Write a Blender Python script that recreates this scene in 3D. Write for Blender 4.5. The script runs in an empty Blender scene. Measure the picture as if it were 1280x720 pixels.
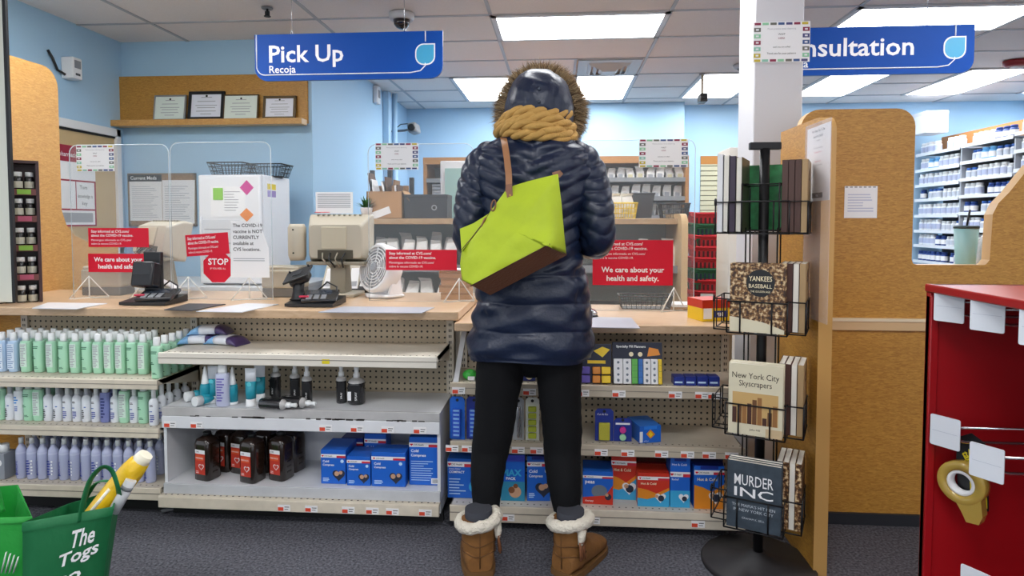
import bpy, bmesh, math, random
from mathutils import Matrix, Vector
random.seed(7)
PI = math.pi
R = math.radians
S = bpy.context.scene
COL = S.collection

# ------------------------------------------------------------------ camera
F = 800.0
TH = math.atan(36 / 800)
YAW = math.atan(60 / 800 * math.cos(TH))
HC = 1.2
_ct, _st, _cy, _sy = math.cos(TH), math.sin(TH), math.cos(YAW), math.sin(YAW)
cd = bpy.data.cameras.new('camera')
cam = bpy.data.objects.new('camera', cd)
COL.objects.link(cam)
cam.location = (0, 0, HC)
cam.rotation_euler = (PI / 2 - TH, 0, YAW)
cd.sensor_width = 36
cd.lens = F / 1280 * 36
cd.shift_y = -47 / 1280
cd.clip_start = 0.02
S.camera = cam


def ray(px, py):
    x = (px - 640) / F
    y = (313 - py) / F
    return (x * _cy - _sy * _ct - y * _sy * _st, x * _sy + _cy * _ct + y * _cy * _st, -_st + y * _ct)


def at(px, py, Y):
    "the place in the room seen at that pixel at depth Y"
    d = ray(px, py)
    t = Y / d[1]
    return Vector((d[0] * t, Y, HC + d[2] * t))


def gz(px, py, z):
    d = ray(px, py)
    t = (z - HC) / d[2]
    return Vector((d[0] * t, d[1] * t, z))


def ax(px, py, X):
    d = ray(px, py)
    t = X / d[0]
    return Vector((X, d[1] * t, HC + d[2] * t))


# ------------------------------------------------------------------ materials
def lin(h):
    h = h.lstrip('#')
    c = [int(h[i:i + 2], 16) / 255 for i in (0, 2, 4)]
    return tuple((v / 12.92 if v <= .04045 else ((v + .055) / 1.055) ** 2.4) for v in c) + (1,)


_mats = {}


def M(name, hexc='#808080', rough=.6, metal=0., bump=0., bscale=60., var=0., vscale=8., trans=0., spec=.5, alpha=1., coat=0., stretch=None, emit=0.):
    if name in _mats:
        return _mats[name]
    m = bpy.data.materials.new(name)
    m.use_nodes = True
    nt = m.node_tree
    b = nt.nodes['Principled BSDF']
    c = lin(hexc)
    b.inputs['Base Color'].default_value = c
    b.inputs['Roughness'].default_value = rough
    b.inputs['Metallic'].default_value = metal
    b.inputs['Specular IOR Level'].default_value = spec
    b.inputs['Transmission Weight'].default_value = trans
    b.inputs['Coat Weight'].default_value = coat
    b.inputs['Alpha'].default_value = alpha
    if emit:
        b.inputs['Emission Color'].default_value = c
        b.inputs['Emission Strength'].default_value = emit
    if bump or var:
        tc = nt.nodes.new('ShaderNodeTexCoord')
        mp = nt.nodes.new('ShaderNodeMapping')
        nt.links.new(tc.outputs['Object'], mp.inputs['Vector'])
        if stretch:
            mp.inputs['Scale'].default_value = stretch
        if bump:
            n = nt.nodes.new('ShaderNodeTexNoise')
            n.inputs['Scale'].default_value = bscale
            n.inputs['Detail'].default_value = 4
            nt.links.new(mp.outputs[0], n.inputs['Vector'])
            bp = nt.nodes.new('ShaderNodeBump')
            bp.inputs['Strength'].default_value = bump
            bp.inputs['Distance'].default_value = .01
            nt.links.new(n.outputs['Fac'], bp.inputs['Height'])
            nt.links.new(bp.outputs[0], b.inputs['Normal'])
        if var:
            n2 = nt.nodes.new('ShaderNodeTexNoise')
            n2.inputs['Scale'].default_value = vscale
            n2.inputs['Detail'].default_value = 6
            nt.links.new(mp.outputs[0], n2.inputs['Vector'])
            r = nt.nodes.new('ShaderNodeValToRGB')
            r.color_ramp.elements[0].position = .3
            r.color_ramp.elements[1].position = .7
            r.color_ramp.elements[0].color = tuple(v * (1 - var) for v in c[:3]) + (1,)
            r.color_ramp.elements[1].color = tuple(min(1, v * (1 + var)) for v in c[:3]) + (1,)
            nt.links.new(n2.outputs['Fac'], r.inputs[0])
            nt.links.new(r.outputs[0], b.inputs['Base Color'])
    _mats[name] = m
    return m


def wood(name, dark, light, axis=(1, 1, 1), scale=30., rough=.45):
    m = bpy.data.materials.new(name)
    m.use_nodes = True
    nt = m.node_tree
    b = nt.nodes['Principled BSDF']
    b.inputs['Roughness'].default_value = rough
    tc = nt.nodes.new('ShaderNodeTexCoord')
    mp = nt.nodes.new('ShaderNodeMapping')
    mp.inputs['Scale'].default_value = axis
    nt.links.new(tc.outputs['Object'], mp.inputs['Vector'])
    w = nt.nodes.new('ShaderNodeTexNoise')
    w.inputs['Scale'].default_value = scale
    w.inputs['Detail'].default_value = 5
    w.inputs['Distortion'].default_value = 1.2
    nt.links.new(mp.outputs[0], w.inputs['Vector'])
    r = nt.nodes.new('ShaderNodeValToRGB')
    r.color_ramp.elements[0].position = .35
    r.color_ramp.elements[1].position = .68
    r.color_ramp.elements[0].color = lin(dark)
    r.color_ramp.elements[1].color = lin(light)
    nt.links.new(w.outputs['Fac'], r.inputs[0])
    nt.links.new(r.outputs[0], b.inputs['Base Color'])
    bp = nt.nodes.new('ShaderNodeBump')
    bp.inputs['Strength'].default_value = .08
    nt.links.new(w.outputs['Fac'], bp.inputs['Height'])
    nt.links.new(bp.outputs[0], b.inputs['Normal'])
    _mats[name] = m
    return m


def pegmat(name, hexc, hole='#1a1613'):
    "perforated board: a hole every inch"
    m = bpy.data.materials.new(name)
    m.use_nodes = True
    nt = m.node_tree
    L = nt.links.new
    b = nt.nodes['Principled BSDF']
    b.inputs['Roughness'].default_value = .55
    tc = nt.nodes.new('ShaderNodeTexCoord')
    sx = nt.nodes.new('ShaderNodeSeparateXYZ')
    L(tc.outputs['Object'], sx.inputs[0])

    def fr(sock):
        d = nt.nodes.new('ShaderNodeMath')
        d.operation = 'DIVIDE'
        d.inputs[1].default_value = .0254
        L(sock, d.inputs[0])
        f = nt.nodes.new('ShaderNodeMath')
        f.operation = 'FRACT'
        L(d.outputs[0], f.inputs[0])
        s = nt.nodes.new('ShaderNodeMath')
        s.operation = 'SUBTRACT'
        s.inputs[1].default_value = .5
        L(f.outputs[0], s.inputs[0])
        p = nt.nodes.new('ShaderNodeMath')
        p.operation = 'MULTIPLY'
        L(s.outputs[0], p.inputs[0])
        L(s.outputs[0], p.inputs[1])
        return p.outputs[0]
    a = nt.nodes.new('ShaderNodeMath')
    a.operation = 'ADD'
    L(fr(sx.outputs['X']), a.inputs[0])
    L(fr(sx.outputs['Z']), a.inputs[1])
    lt = nt.nodes.new('ShaderNodeMath')
    lt.operation = 'LESS_THAN'
    lt.inputs[1].default_value = .033
    L(a.outputs[0], lt.inputs[0])
    mx = nt.nodes.new('ShaderNodeMix')
    mx.data_type = 'RGBA'
    mx.inputs[6].default_value = lin(hexc)
    mx.inputs[7].default_value = lin(hole)
    L(lt.outputs[0], mx.inputs[0])
    L(mx.outputs[2], b.inputs['Base Color'])
    _mats[name] = m
    return m


def glassy(name, tint, alpha, rough=.05):
    m = M(name, tint, rough, alpha=alpha, spec=.5)
    return m


# ------------------------------------------------------------------ mesh builder
_tc = {}


def text_mesh(s, bold):
    k = (s, bold)
    if k not in _tc:
        cu = bpy.data.curves.new('lettering_curve', 'FONT')
        cu.body = s
        cu.size = 1
        cu.resolution_u = 2
        cu.offset = bold
        cu.fill_mode = 'FRONT'
        o = bpy.data.objects.new('lettering_tmp', cu)
        COL.objects.link(o)
        bpy.context.view_layer.update()
        dg = bpy.context.evaluated_depsgraph_get()
        me = o.evaluated_get(dg).to_mesh()
        vs = [v.co.copy() for v in me.vertices]
        fs = [list(p.vertices) for p in me.polygons]
        o.evaluated_get(dg).to_mesh_clear()
        bpy.data.objects.remove(o)
        bpy.data.curves.remove(cu)
        _tc[k] = (vs, fs)
    return _tc[k]


class MB:
    def __init__(s):
        s.bm = bmesh.new()
        s.mats = []
        s.X = Matrix()

    def mi(s, mat):
        if mat not in s.mats:
            s.mats.append(mat)
        return s.mats.index(mat)

    def add(s, vs, fs, mat, smooth=False):
        i = s.mi(mat)
        bv = [s.bm.verts.new(s.X @ Vector(v)) for v in vs]
        out = []
        for f in fs:
            try:
                fc = s.bm.faces.new([bv[k] for k in f])
            except ValueError:
                continue
            fc.material_index = i
            fc.smooth = smooth
            out.append(fc)
        return bv, out

    def box(s, x0, y0, z0, x1, y1, z1, mat, r=0, seg=2):
        if x0 > x1: x0, x1 = x1, x0
        if y0 > y1: y0, y1 = y1, y0
        if z0 > z1: z0, z1 = z1, z0
        vs = [(x0, y0, z0), (x1, y0, z0), (x1, y1, z0), (x0, y1, z0), (x0, y0, z1), (x1, y0, z1), (x1, y1, z1), (x0, y1, z1)]
        fs = [(3, 2, 1, 0), (4, 5, 6, 7), (0, 1, 5, 4), (1, 2, 6, 5), (2, 3, 7, 6), (3, 0, 4, 7)]
        bv, fc = s.add(vs, fs, mat)
        if r > 0:
            r = min(r, .45 * (x1 - x0), .45 * (y1 - y0), .45 * (z1 - z0))
            ed = list({e for f in fc for e in f.edges})
            res = bmesh.ops.bevel(s.bm, geom=ed, offset=r, segments=seg, affect='EDGES', profile=.5)
            i = s.mi(mat)
            for f in res['faces']:
                f.material_index = i
                f.smooth = True
        return s

    def lathe(s, prof, mat, n=16, c=(0, 0, 0), sx=1, sy=1, smooth=True, cap=True, power=2):
        "prof: (r, z) or (r, z, mat for the ring above)"
        rings = []
        for p in prof:
            ring = []
            for k in range(n):
                a = 2 * PI * k / n
                ca, sa = math.cos(a), math.sin(a)
                if power != 2:
                    q = (abs(ca) ** power + abs(sa) ** power) ** (-1 / power)
                    ca, sa = ca * q, sa * q
                ring.append(s.bm.verts.new(s.X @ Vector((c[0] + p[0] * sx * ca, c[1] + p[0] * sy * sa, c[2] + p[1]))))
            rings.append(ring)
        for j in range(len(prof) - 1):
            mt = prof[j][2] if len(prof[j]) > 2 else mat
            i = s.mi(mt)
            for k in range(n):
                f = s.bm.faces.new((rings[j][k], rings[j][(k + 1) % n], rings[j + 1][(k + 1) % n], rings[j + 1][k]))
                f.material_index = i
                f.smooth = smooth
        if cap:
            for ring, rev, mt in ((rings[0], True, prof[0]), (rings[-1], False, prof[-2])):
                f = s.bm.faces.new(ring[::-1] if rev else ring)
                f.material_index = s.mi(mt[2] if len(mt) > 2 else mat)
        return s

    def tube(s, pts, r, mat, n=8, closed=False, rad=None, cap=True, flat=1.0):
        pts = [Vector(p) for p in pts]
        m = len(pts)
        rings = []
        up = None
        for i in range(m):
            if closed:
                d = (pts[(i + 1) % m] - pts[i - 1])
            else:
                d = pts[min(i + 1, m - 1)] - pts[max(i - 1, 0)]
            if d.length < 1e-9:
                d = Vector((0, 0, 1))
            d.normalize()
            if up is None:
                up = Vector((0, 0, 1)) if abs(d.z) < .9 else Vector((1, 0, 0))
            u = d.cross(up)
            if u.length < 1e-6:
                u = d.orthogonal()
            u.normalize()
            v = u.cross(d)
            up = v
            rr = rad[i] if rad else r
            rings.append([s.bm.verts.new(s.X @ (pts[i] + u * (rr * math.cos(2 * PI * k / n)) + v * (rr * flat * math.sin(2 * PI * k / n)))) for k in range(n)])
        mi = s.mi(mat)
        for i in range(m if closed else m - 1):
            a, b = rings[i], rings[(i + 1) % m]
            for k in range(n):
                f = s.bm.faces.new((a[k], b[k], b[(k + 1) % n], a[(k + 1) % n]))
                f.material_index = mi
                f.smooth = True
        if cap and not closed:
            for ring in (rings[0], rings[-1][::-1]):
                f = s.bm.faces.new(ring)
                f.material_index = mi
        return s

    def loft(s, rings, mat, smooth=True, cap=True, closed=True):
        "rings: lists of points of equal length"
        rv = [[s.bm.verts.new(s.X @ Vector(p)) for p in r] for r in rings]
        mi = s.mi(mat)
        n = len(rv[0])
        for a, b in zip(rv, rv[1:]):
            for k in range(n if closed else n - 1):
                f = s.bm.faces.new((a[k], a[(k + 1) % n], b[(k + 1) % n], b[k]))
                f.material_index = mi
                f.smooth = smooth
        if cap and closed:
            for ring in (rv[0][::-1], rv[-1]):
                f = s.bm.faces.new(ring)
                f.material_index = mi
        return s

    def prism(s, poly, axis, a0, a1, mat, mat_side=None):
        "polygon of (u, v) extruded along axis from a0 to a1; u, v are the other two axes in order x, y, z"
        def P(u, v, a):
            return {'x': (a, u, v), 'y': (u, a, v), 'z': (u, v, a)}[axis]
        n = len(poly)
        vs = [P(u, v, a0) for u, v in poly] + [P(u, v, a1) for u, v in poly]
        s.add(vs, [tuple(range(n)), tuple(range(2 * n - 1, n - 1, -1))], mat)
        bv = s.bm.verts
        bv.ensure_lookup_table()
        base = len(bv) - 2 * n
        i = s.mi(mat_side or mat)
        for k in range(n):
            k2 = (k + 1) % n
            f = s.bm.faces.new((bv[base + k2], bv[base + k], bv[base + n + k], bv[base + n + k2]))
            f.material_index = i
        return s

    def quad(s, a, b, c, d, mat):
        s.add([a, b, c, d], [(0, 1, 2, 3)], mat)
        return s

    def fr(s, x0, z0, x1, z1, y, mat, t=.0006):
        "a thin printed patch on a face that looks along -y"
        s.box(x0, y - t, z0, x1, y, z1, mat)
        return s

    def text(s, st, o, h, mat, right=(1, 0, 0), up=(0, 0, 1), al='L', bold=.0, w=None, sxx=1.0):
        "lettering: o = baseline start, h = cap height"
        vs, fs = text_mesh(st, bold)
        if not vs:
            return s
        k = h / .73
        x0 = min(v.x for v in vs)
        x1 = max(v.x for v in vs)
        kx = k * sxx
        if w:
            kx = min(kx, w / (x1 - x0)) if w > 0 else -w / (x1 - x0)
        off = {'L': -x0, 'C': -(x0 + x1) / 2, 'R': -x1}[al]
        rt, u, o = Vector(right), Vector(up), Vector(o)
        s.add([o + rt * ((v.x + off) * kx) + u * (v.y * k) for v in vs], fs, mat)
        return s

    def build(s, name, parent=None, loc=None, fixn=True):
        me = bpy.data.meshes.new(name)
        if fixn:
            bmesh.ops.recalc_face_normals(s.bm, faces=s.bm.faces)
        s.bm.to_mesh(me)
        s.bm.free()
        for m in s.mats:
            me.materials.append(m)
        o = bpy.data.objects.new(name, me)
        COL.objects.link(o)
        if parent:
            o.parent = parent
        if loc:
            o.location = loc
        return o


def tag(o, label=None, cat=None, group=None, kind=None):
    if label: o['label'] = label
    if cat: o['category'] = cat
    if group: o['group'] = group
    if kind: o['kind'] = kind
    return o


def thing(name, label, cat, loc=(0, 0, 0), rz=0, group=None):
    o = bpy.data.objects.new(name, None)
    o.empty_display_size = .05
    COL.objects.link(o)
    o.location = loc
    o.rotation_euler = (0, 0, rz)
    return tag(o, label, cat, group)


def kids(o):
    return [c for c in bpy.data.objects if c.parent == o]


_kc = {}


def dup(o, loc, rz=None, label=None, group=None):
    "a copy of a thing with copies of its parts and sub-parts"
    if o.name not in _kc:
        _kc[o.name] = [(c, kids(c)) for c in kids(o)]
    r = o.copy()
    COL.objects.link(r)
    r.location = loc
    if rz is not None:
        r.rotation_euler = (0, 0, rz) if not hasattr(rz, '__len__') else rz
    if label: r['label'] = label
    if group: r['group'] = group
    for c, g in _kc[o.name]:
        d = c.copy()
        COL.objects.link(d)
        d.parent = r
        for e in g:
            h = e.copy()
            COL.objects.link(h)
            h.parent = d
    return r


class Kind:
    "makes the first one with make(), then copies it"
    def __init__(s, make):
        s.make, s.first, s.n = make, None, 0

    def put(s, loc, label, rz=0, group=None):
        if s.first is None:
            s.first = s.make()
            s.first.location = loc
            s.first.rotation_euler = (0, 0, rz) if not hasattr(rz, '__len__') else rz
            s.first['label'] = label
            if group: s.first['group'] = group
            return s.first
        return dup(s.first, loc, rz, label, group)


ORD = 'first second third fourth fifth sixth seventh eighth ninth tenth eleventh twelfth thirteenth fourteenth fifteenth sixteenth seventeenth eighteenth nineteenth twentieth'.split()


def nth(i):
    if i < 20:
        return ORD[i]
    t = ['twenty', 'thirty', 'forty', 'fifty'][(i + 1) // 10 - 2]
    k = (i + 1) % 10
    return t + '-' + ORD[k - 1] if k else {'twenty': 'twentieth', 'thirty': 'thirtieth', 'forty': 'fortieth', 'fifty': 'fiftieth'}[t]


def arc(cx, cz, r, a0, a1, n=8):
    return [(cx + r * math.cos(R(a0 + (a1 - a0) * i / n)), cz + r * math.sin(R(a0 + (a1 - a0) * i / n))) for i in range(n + 1)]


def rrect(x0, z0, x1, z1, r, n=5):
    return arc(x1 - r, z1 - r, r, 0, 90, n) + arc(x0 + r, z1 - r, r, 90, 180, n) + arc(x0 + r, z0 + r, r, 180, 270, n) + arc(x1 - r, z0 + r, r, 270, 360, n)


white = M('white_paint', '#e8e8ea', .5)
paper = M('white_paper', '#efeff0', .8)
paper_grey = M('printed_grey', '#a9abb0', .8)
black = M('black_plastic', '#16171a', .38)
blackmetal = M('black_metal', '#141416', .45, .3)
ink = M('black_ink', '#1a1a1c', .7)
beige = M('beige_shelf_metal', '#c9bfae', .45, var=.06, vscale=12)
cream = M('cream_shelf_metal', '#ddd6c8', .42, var=.05, vscale=14)
greyshelf = M('pale_grey_shelf_metal', '#c4c5c8', .42, var=.08, vscale=10)
peg = pegmat('perforated_beige_board', '#b3a48c')
honey = wood('honey_wood_laminate', '#a6732b', '#c6933f', (.5, .5, 2.2), 75)
honeyl = wood('light_honey_wood', '#bd8a4a', '#d3a35e', (.5, .5, 2.2), 75)
edge_wood = M('pale_wood_edging', '#d2b184', .4)
counter_wood = wood('counter_laminate', '#c3a27f', '#d3b493', (.3, 3, 1), 40, .3)
blue_wall = M('sky_blue_wall_paint', '#aacde8', .7, bump=.03, bscale=200)
red = M('sign_red', '#d81c36', .5, spec=.25)
white_ink = M('white_ink', '#f4f4f4', .6)
beige_pl = M('beige_plastic', '#b8b09e', .45)
beige_dk = M('dark_beige_plastic', '#8d8675', .5)  # darker beige for stands, ledges, vents and some cables
grey_mid = M('mid_grey_plastic', '#8a8c90', .5)
chrome = M('steel', '#c8c8cc', .25, 1.)
cardboard = M('brown_cardboard', '#b48a5e', .8, var=.08)
orange_tag = M('price_tag_red', '#d8472a', .6)
# ------------------------------------------------------------------ the setting
ZC = 2.62
GX, GY, DX, DY = .742, 5.06, 1.222, .62


def struct(name, mb, parent=None):
    o = mb.build(name, parent)
    if not parent:
        o['kind'] = 'structure'
    return o


carpet = M('charcoal_carpet', '#5b5b62', .95, bump=.7, bscale=200, var=.6, vscale=110, spec=.1)
tile_m = M('ceiling_tile', '#efe6e2', .9, bump=.12, bscale=220, var=.03, vscale=120, spec=.1)
grid_m = M('ceiling_grid_metal', '#b5b4b8', .5)
lamp_m = M('lamp_diffuser', '#fbfdff', .5, emit=12.)
lamp_rim = M('lamp_rim', '#d8d8dc', .5)

mb = MB(); mb.box(-5, -4, -.1, 6.4, 8.3, 0, carpet); struct('floor', mb)
mb = MB(); mb.box(-5, -4, ZC, 6.4, 8.3, ZC + .1, tile_m); struct('ceiling', mb)
mb = MB()
for i in range(-5, 6):
    x = GX + i * DX
    mb.box(x - .012, -4, ZC - .006, x + .012, 8.1, ZC + .002, grid_m)
for j in range(-14, 6):
    y = GY + j * DY
    mb.box(-5, y - .012, ZC - .006, 6.2, y + .012, ZC + .002, grid_m)
for i, j in ((-1, 2), (-1, 3), (0, 2), (0, 3), (0, 1), (1, 2), (1, 3), (2, 2), (2, 3), (3, 2)):
    x = GX + i * DX - DX / 2
    mb.box(x - .012, GY + j * DY, ZC - .006, x + .012, GY + (j + 1) * DY, ZC + .002, grid_m)
struct('trim_1', mb)

mb = MB(); mb.box(-3.58, 2.0, 0, -3.48, 5.0, ZC, blue_wall); struct('wall_left', mb)
mb = MB(); mb.box(-3.58, 4.9, 0, -1.93, 8.1, ZC, blue_wall); struct('wall_front', mb)
mb = MB(); mb.box(-2, 8.02, 0, 6.4, 8.12, ZC, blue_wall); mb.box(.25, 7.8, 0, 1.47, 8.02, ZC, blue_wall); struct('wall_back', mb)
mb = MB(); mb.box(5.5, 2.6, 0, 5.6, 8.1, ZC, blue_wall); struct('wall_right', mb)
# pipe-like corner casing on the side of the front wall
mb = MB(); mb.box(-1.93, 6.9, 0, -1.86, 7.0, ZC, blue_wall, .01); mb.tube([(-1.84, 7.07, 0), (-1.84, 7.07, ZC)], .03, blue_wall, 12); struct('trim_2', mb)

# ceiling lights
LIGHTS = [(-.48, GX, 4.45, 5.06, 'wide bright ceiling panel light above the aisle in front of the hood'),
          (GX + DX, GX + 2 * DX, 4.45, 5.06, 'wide bright ceiling panel light above the consultation sign'),
          (-1.09, -.48, 6.3, 7.54, 'long ceiling panel light just beyond the left side of the fur hood'),
          (.13, GX, 6.3, 7.54, 'long ceiling panel light behind the square air vent'),
          (1.353, 1.964, 6.3, 7.54, 'long ceiling panel light beside the white column, on its left'),
          (2.575, 3.186, 6.3, 7.54, 'long ceiling panel light under the consultation sign, beside the column'),
          (3.797, 4.408, 6.3, 7.54, 'long ceiling panel light above the wall of pill bottles'),
          (5.02, 5.63, 6.3, 7.54, 'long ceiling panel light at the far right edge of the ceiling')]
for i in (-2, 0, 2):
    for y in (2.58, .1, -2.38):
        LIGHTS.append((GX + (i - 1) * DX, GX + i * DX, y, y + DY, None))
for k, (x0, x1, y0, y1, lb) in enumerate(LIGHTS):
    if lb is None:
        lb = 'ceiling panel light over the shop floor, %s of those above the customer side' % nth(k - 8)
    t = thing('ceiling_light', lb, 'ceiling light', ((x0 + x1) / 2, (y0 + y1) / 2, ZC - .004), 0, 'ceiling panel lights')
    w, d = (x1 - x0) / 2, (y1 - y0) / 2
    mb = MB()
    for a in ((-w, -d, w, -d + .035), (-w, d - .035, w, d), (-w, -d, -w + .035, d), (w - .035, -d, w, d)):
        mb.box(a[0], a[1], -.008, a[2], a[3], 0, lamp_rim)
    mb.build('frame', t)
    mb = MB(); mb.box(-w + .03, -d + .03, -.005, w - .03, d - .03, -.001, lamp_m); mb.build('diffuser', t)

# white column behind the book rack
p, q = at(939, 300, 2.86), at(1000, 300, 2.86)
mb = MB(); mb.box(p.x, 2.86, 0, q.x, 3.10, ZC, M('white_column_paint', '#cfced2', .55), .006)
struct('column', mb)
colx = (p.x, q.x)

# honey wood consultation wall (facing), with a pass-through on the right
YF = 2.59
tl, tr = at(1002, 137, YF), at(1145, 137, YF)
sill = at(1141, 331, YF).z
x_s = at(1238, 300, YF).x
x0, x1, zt = tl.x, tr.x, tl.z
poly = [(x0, 0), (3.6, 0), (3.6, at(1280, 205, YF).z + .1)]
c1 = at(1241, 268, YF); c2 = at(1262, 240, YF); c3 = at(1290, 205, YF)
poly += [(c3.x, c3.z), (c2.x, c2.z), ((c1.x + c2.x) / 2 - .01, (c1.z + c2.z) / 2 + .0), (c1.x, c1.z), (x_s, sill + .02), (x_s - .012, sill + .004), (x_s - .02, sill)]
poly += [(x1 + .02, sill), (x1 + .005, sill + .005), (x1, sill + .02)]
poly += arc(x1 - .07, zt - .07, .07, 0, 90, 6) + arc(x0 + .07, zt - .07, .07, 90, 180, 6)
mb = MB(); mb.prism(poly, 'y', YF, YF + .05, honey, edge_wood); mb.X = Matrix()
struct('wall_consultation', mb)
# chair rail and baseboard on it
z1, z0 = at(1090, 400, YF).z, at(1090, 413, YF).z
mb = MB(); mb.box(x0 + .06, YF - .012, z0, 3.5, YF, z1, edge_wood, .003); mb.box(x0 + .06, YF - .016, z1 - .004, 3.5, YF, z1 + .008, M('rail_cap', '#e6d5b4', .4)); struct('trim_3', mb)
zb = at(1090, 641, YF).z
mb = MB(); mb.box(x0 + .06, YF - .012, 0, 3.5, YF, zb, M('dark_vinyl_baseboard', '#24262c', .5)); struct('baseboard_right', mb)
# inner ledge behind the pass-through
mb = MB(); mb.box(x1 - .1, YF + .05, sill - .05, 3.4, YF + .36, sill - .02, edge_wood, .004); struct('trim_4', mb)

# privacy wing at right angles to it, standing into the aisle
n0 = gz(1030, 720, 0)
wx1 = .905; wx0 = wx1 - .045
zt2 = at(1055, 144, 2.19).z
poly = [(2.19, 0), (YF, 0), (YF, zt2)] + arc(2.19 + .05, zt2 - .05, .05, 90, 180, 6)
mb = MB(); mb.prism(poly, 'x', wx0, wx1, honey, M('honey_edging', '#c29757', .4))
struct('wall_wing_right', mb)
# thin clear panel in front of it (holds the notice)
WX0 = wx0

# left privacy wing with its curved foot
wl = at(8, 380, 2.9).x - .0
pf = ax(72, 100, wl)      # far end of the tall part
zt3 = ax(12, 69, wl).z
lowz = ax(112, 303, wl).z
yf = pf.y
poly = [(2.55, 0), (3.7, 0), (3.7, lowz - .02), (yf + .32, lowz - .01), (yf + .18, lowz + .005), (yf + .09, lowz + .04), (yf + .03, lowz + .1), (yf, lowz + .18)]
poly += arc(yf - .1, zt3 - .1, .1, 0, 90, 7) + [(2.7, zt3), (2.7, .84), (2.55, .84)]
mb = MB(); mb.prism(poly, 'x', wl - .05, wl, honeyl, edge_wood)
struct('wall_wing_left', mb)
# cream pillar with its black edge further left
mb = MB()
mb.box(-4.2, 2.62, 0, wl - .15, 2.70, ZC, M('cream_wall_paint', '#dfe0d2', .6)); struct('wall_pillar_left', mb)
pe = at(6.5, 100, 2.6)
mb = MB(); mb.box(pe.x - .007, 2.604, .85, pe.x + .007, 2.618, ZC, M('black_edge_strip', '#121214', .5)); struct('trim_5', mb)
mb = MB(); mb.box(-4.2, 2.606, .85, pe.x - .007, 2.618, ZC, M('cream_wall_paint')); struct('trim_6', mb)
# honey wood panel under the left end of the counter
mb = MB(); mb.box(-3.4, 2.72, 0, -2.43, 2.76, .79, honey); struct('wall_under_counter', mb)
# ------------------------------------------------------------------ sales shelving under the counter
YP, YS = 2.72, 2.43
XL, XM, XR0, XR1 = -2.52, -1.6, -.435, .72
lipc = M('shelf_lip_cream', '#d6cbb8', .4, var=.07, vscale=20)
dark_kick = M('black_kick_plate', '#131315', .6)
scuff = M('dark_scuff', '#4b4744', .7)
tag_white = M('price_tag_white', '#eceaea', .6)


def price_tag(parent, x, y, z, i=0, w=.05, h=.026):
    mb = MB()
    mb.box(x, y - .0015, z, x + w, y, z + h, tag_white)
    mb.fr(x + .001, z + .002, x + w * .46, z + h * .62, y - .0015, orange_tag)
    mb.fr(x + w * .55, z + h * .62, x + w * .92, z + h * .72, y - .0015, ink)
    mb.fr(x + w * .55, z + h * .3, x + w * .85, z + h * .38, y - .0015, ink)
    mb.build('price_tag', parent)


def shelf(name, parent, x0, x1, zt, lip, mat, matl, yb=YP, yf=YS, tags=(), tagz=None, skirt=0):
    mb = MB()
    mb.box(x0, yf, zt - .02, x1, yb - .002, zt, mat)
    mb.box(x0, yf - .012, zt - lip, x1, yf, zt + .004, matl, .003)
    mb.box(x0, yf - .014, zt - lip * .42, x1, yf - .011, zt - lip * .36, M('lip_groove', '#8d867c', .5))
    for k in range(int((x1 - x0) / .0254)):
        xx = x0 + .02 + k * .0254
        mb.box(xx, yf + .022, zt, xx + .006, yf + .028, zt + .0005, M('deck_hole', '#6d6557', .8))
    for sx in (x0, x1 - .004):      # side brackets
        mb.prism([(yf + .03, zt - .02), (yb, zt - .075), (yb, zt), (yf, zt)], 'x', sx, sx + .004, mat)
    o = mb.build(name, parent)
    for i, tx in enumerate(tags):
        price_tag(o, tx, yf - .0145, (tagz if tagz is not None else zt - lip + .003), i)
    return o


def upright(parent, x, zt=.79, y=YP):
    mb = MB()
    mb.box(x - .016, y - .012, 0, x + .016, y + .02, zt, beige, .002)
    k = 0
    while .1 + k * .025 < zt - .02:
        mb.box(x - .006, y - .0125, .1 + k * .025, x - .002, y - .0115, .112 + k * .025, ink)
        mb.box(x + .002, y - .0125, .1 + k * .025, x + .006, y - .0115, .112 + k * .025, ink)
        k += 1
    mb.build('upright', parent)


# left section
zA = at(100, 474, YS).z
zB = at(100, 533.5, YS).z
zC0 = at(100, 607, YS).z
gl = thing('gondola_shelving', 'beige shelving section at the far left, full of mint and lavender bottles', 'shelving', (0, 0, 0), 0, 'shelving sections under the pharmacy counter')
mb = MB(); mb.box(-2.42, YP, .05, XM - .003, YP + .03, .795, peg); mb.build('back_panel', gl)
upright(gl, -2.42); upright(gl, XM - .02)
shelf('shelf', gl, XL, XM - .004, zA, .035, beige, lipc)
shelf('shelf', gl, XL, XM - .004, zB, .037, beige, lipc)
shelf('base_deck', gl, XL, XM - .004, zC0, .047, beige, lipc)
mb = MB(); mb.box(XL, YS + .07, 0, XM - .004, YS + .09, zC0 - .047, dark_kick); mb.build('kick_plate', gl)

# middle section: upper perforated shelf, then a white bin unit
z1m = at(380, 444, YS).z
gm = thing('gondola_shelving', 'middle shelving section with a nearly empty upper shelf and a white cubby below', 'shelving', (0, 0, 0), 0, 'shelving sections under the pharmacy counter')
mb = MB(); mb.box(XM, YP, .3, -.468, YP + .03, .795, peg); mb.build('back_panel', gm)
upright(gm, -.47 - .0)
o = shelf('shelf', gm, XM + .002, -.472, z1m, .042, cream, M('shelf_lip_white', '#e4ddd0', .4))
mb = MB()
sx = at(404, 452, YS).x
mb.box(sx, YS - .0135, z1m - .03, sx + .03, YS - .0125, z1m - .012, M('yellow_sticker', '#e5d21c', .6)); mb.build('yellow_sticker', o)
zw = at(380, 512, YS).z
zw2 = at(380, 538, YS).z
zwf = at(380, 608, YS).z
zwb = at(380, 621, YS).z
zw0 = at(380, 636, YS).z
wx0, wx1 = XM + .012, -.462
wh = M('white_cubby_metal', '#dcdde0', .4, var=.04, vscale=10)
mb = MB()
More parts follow.
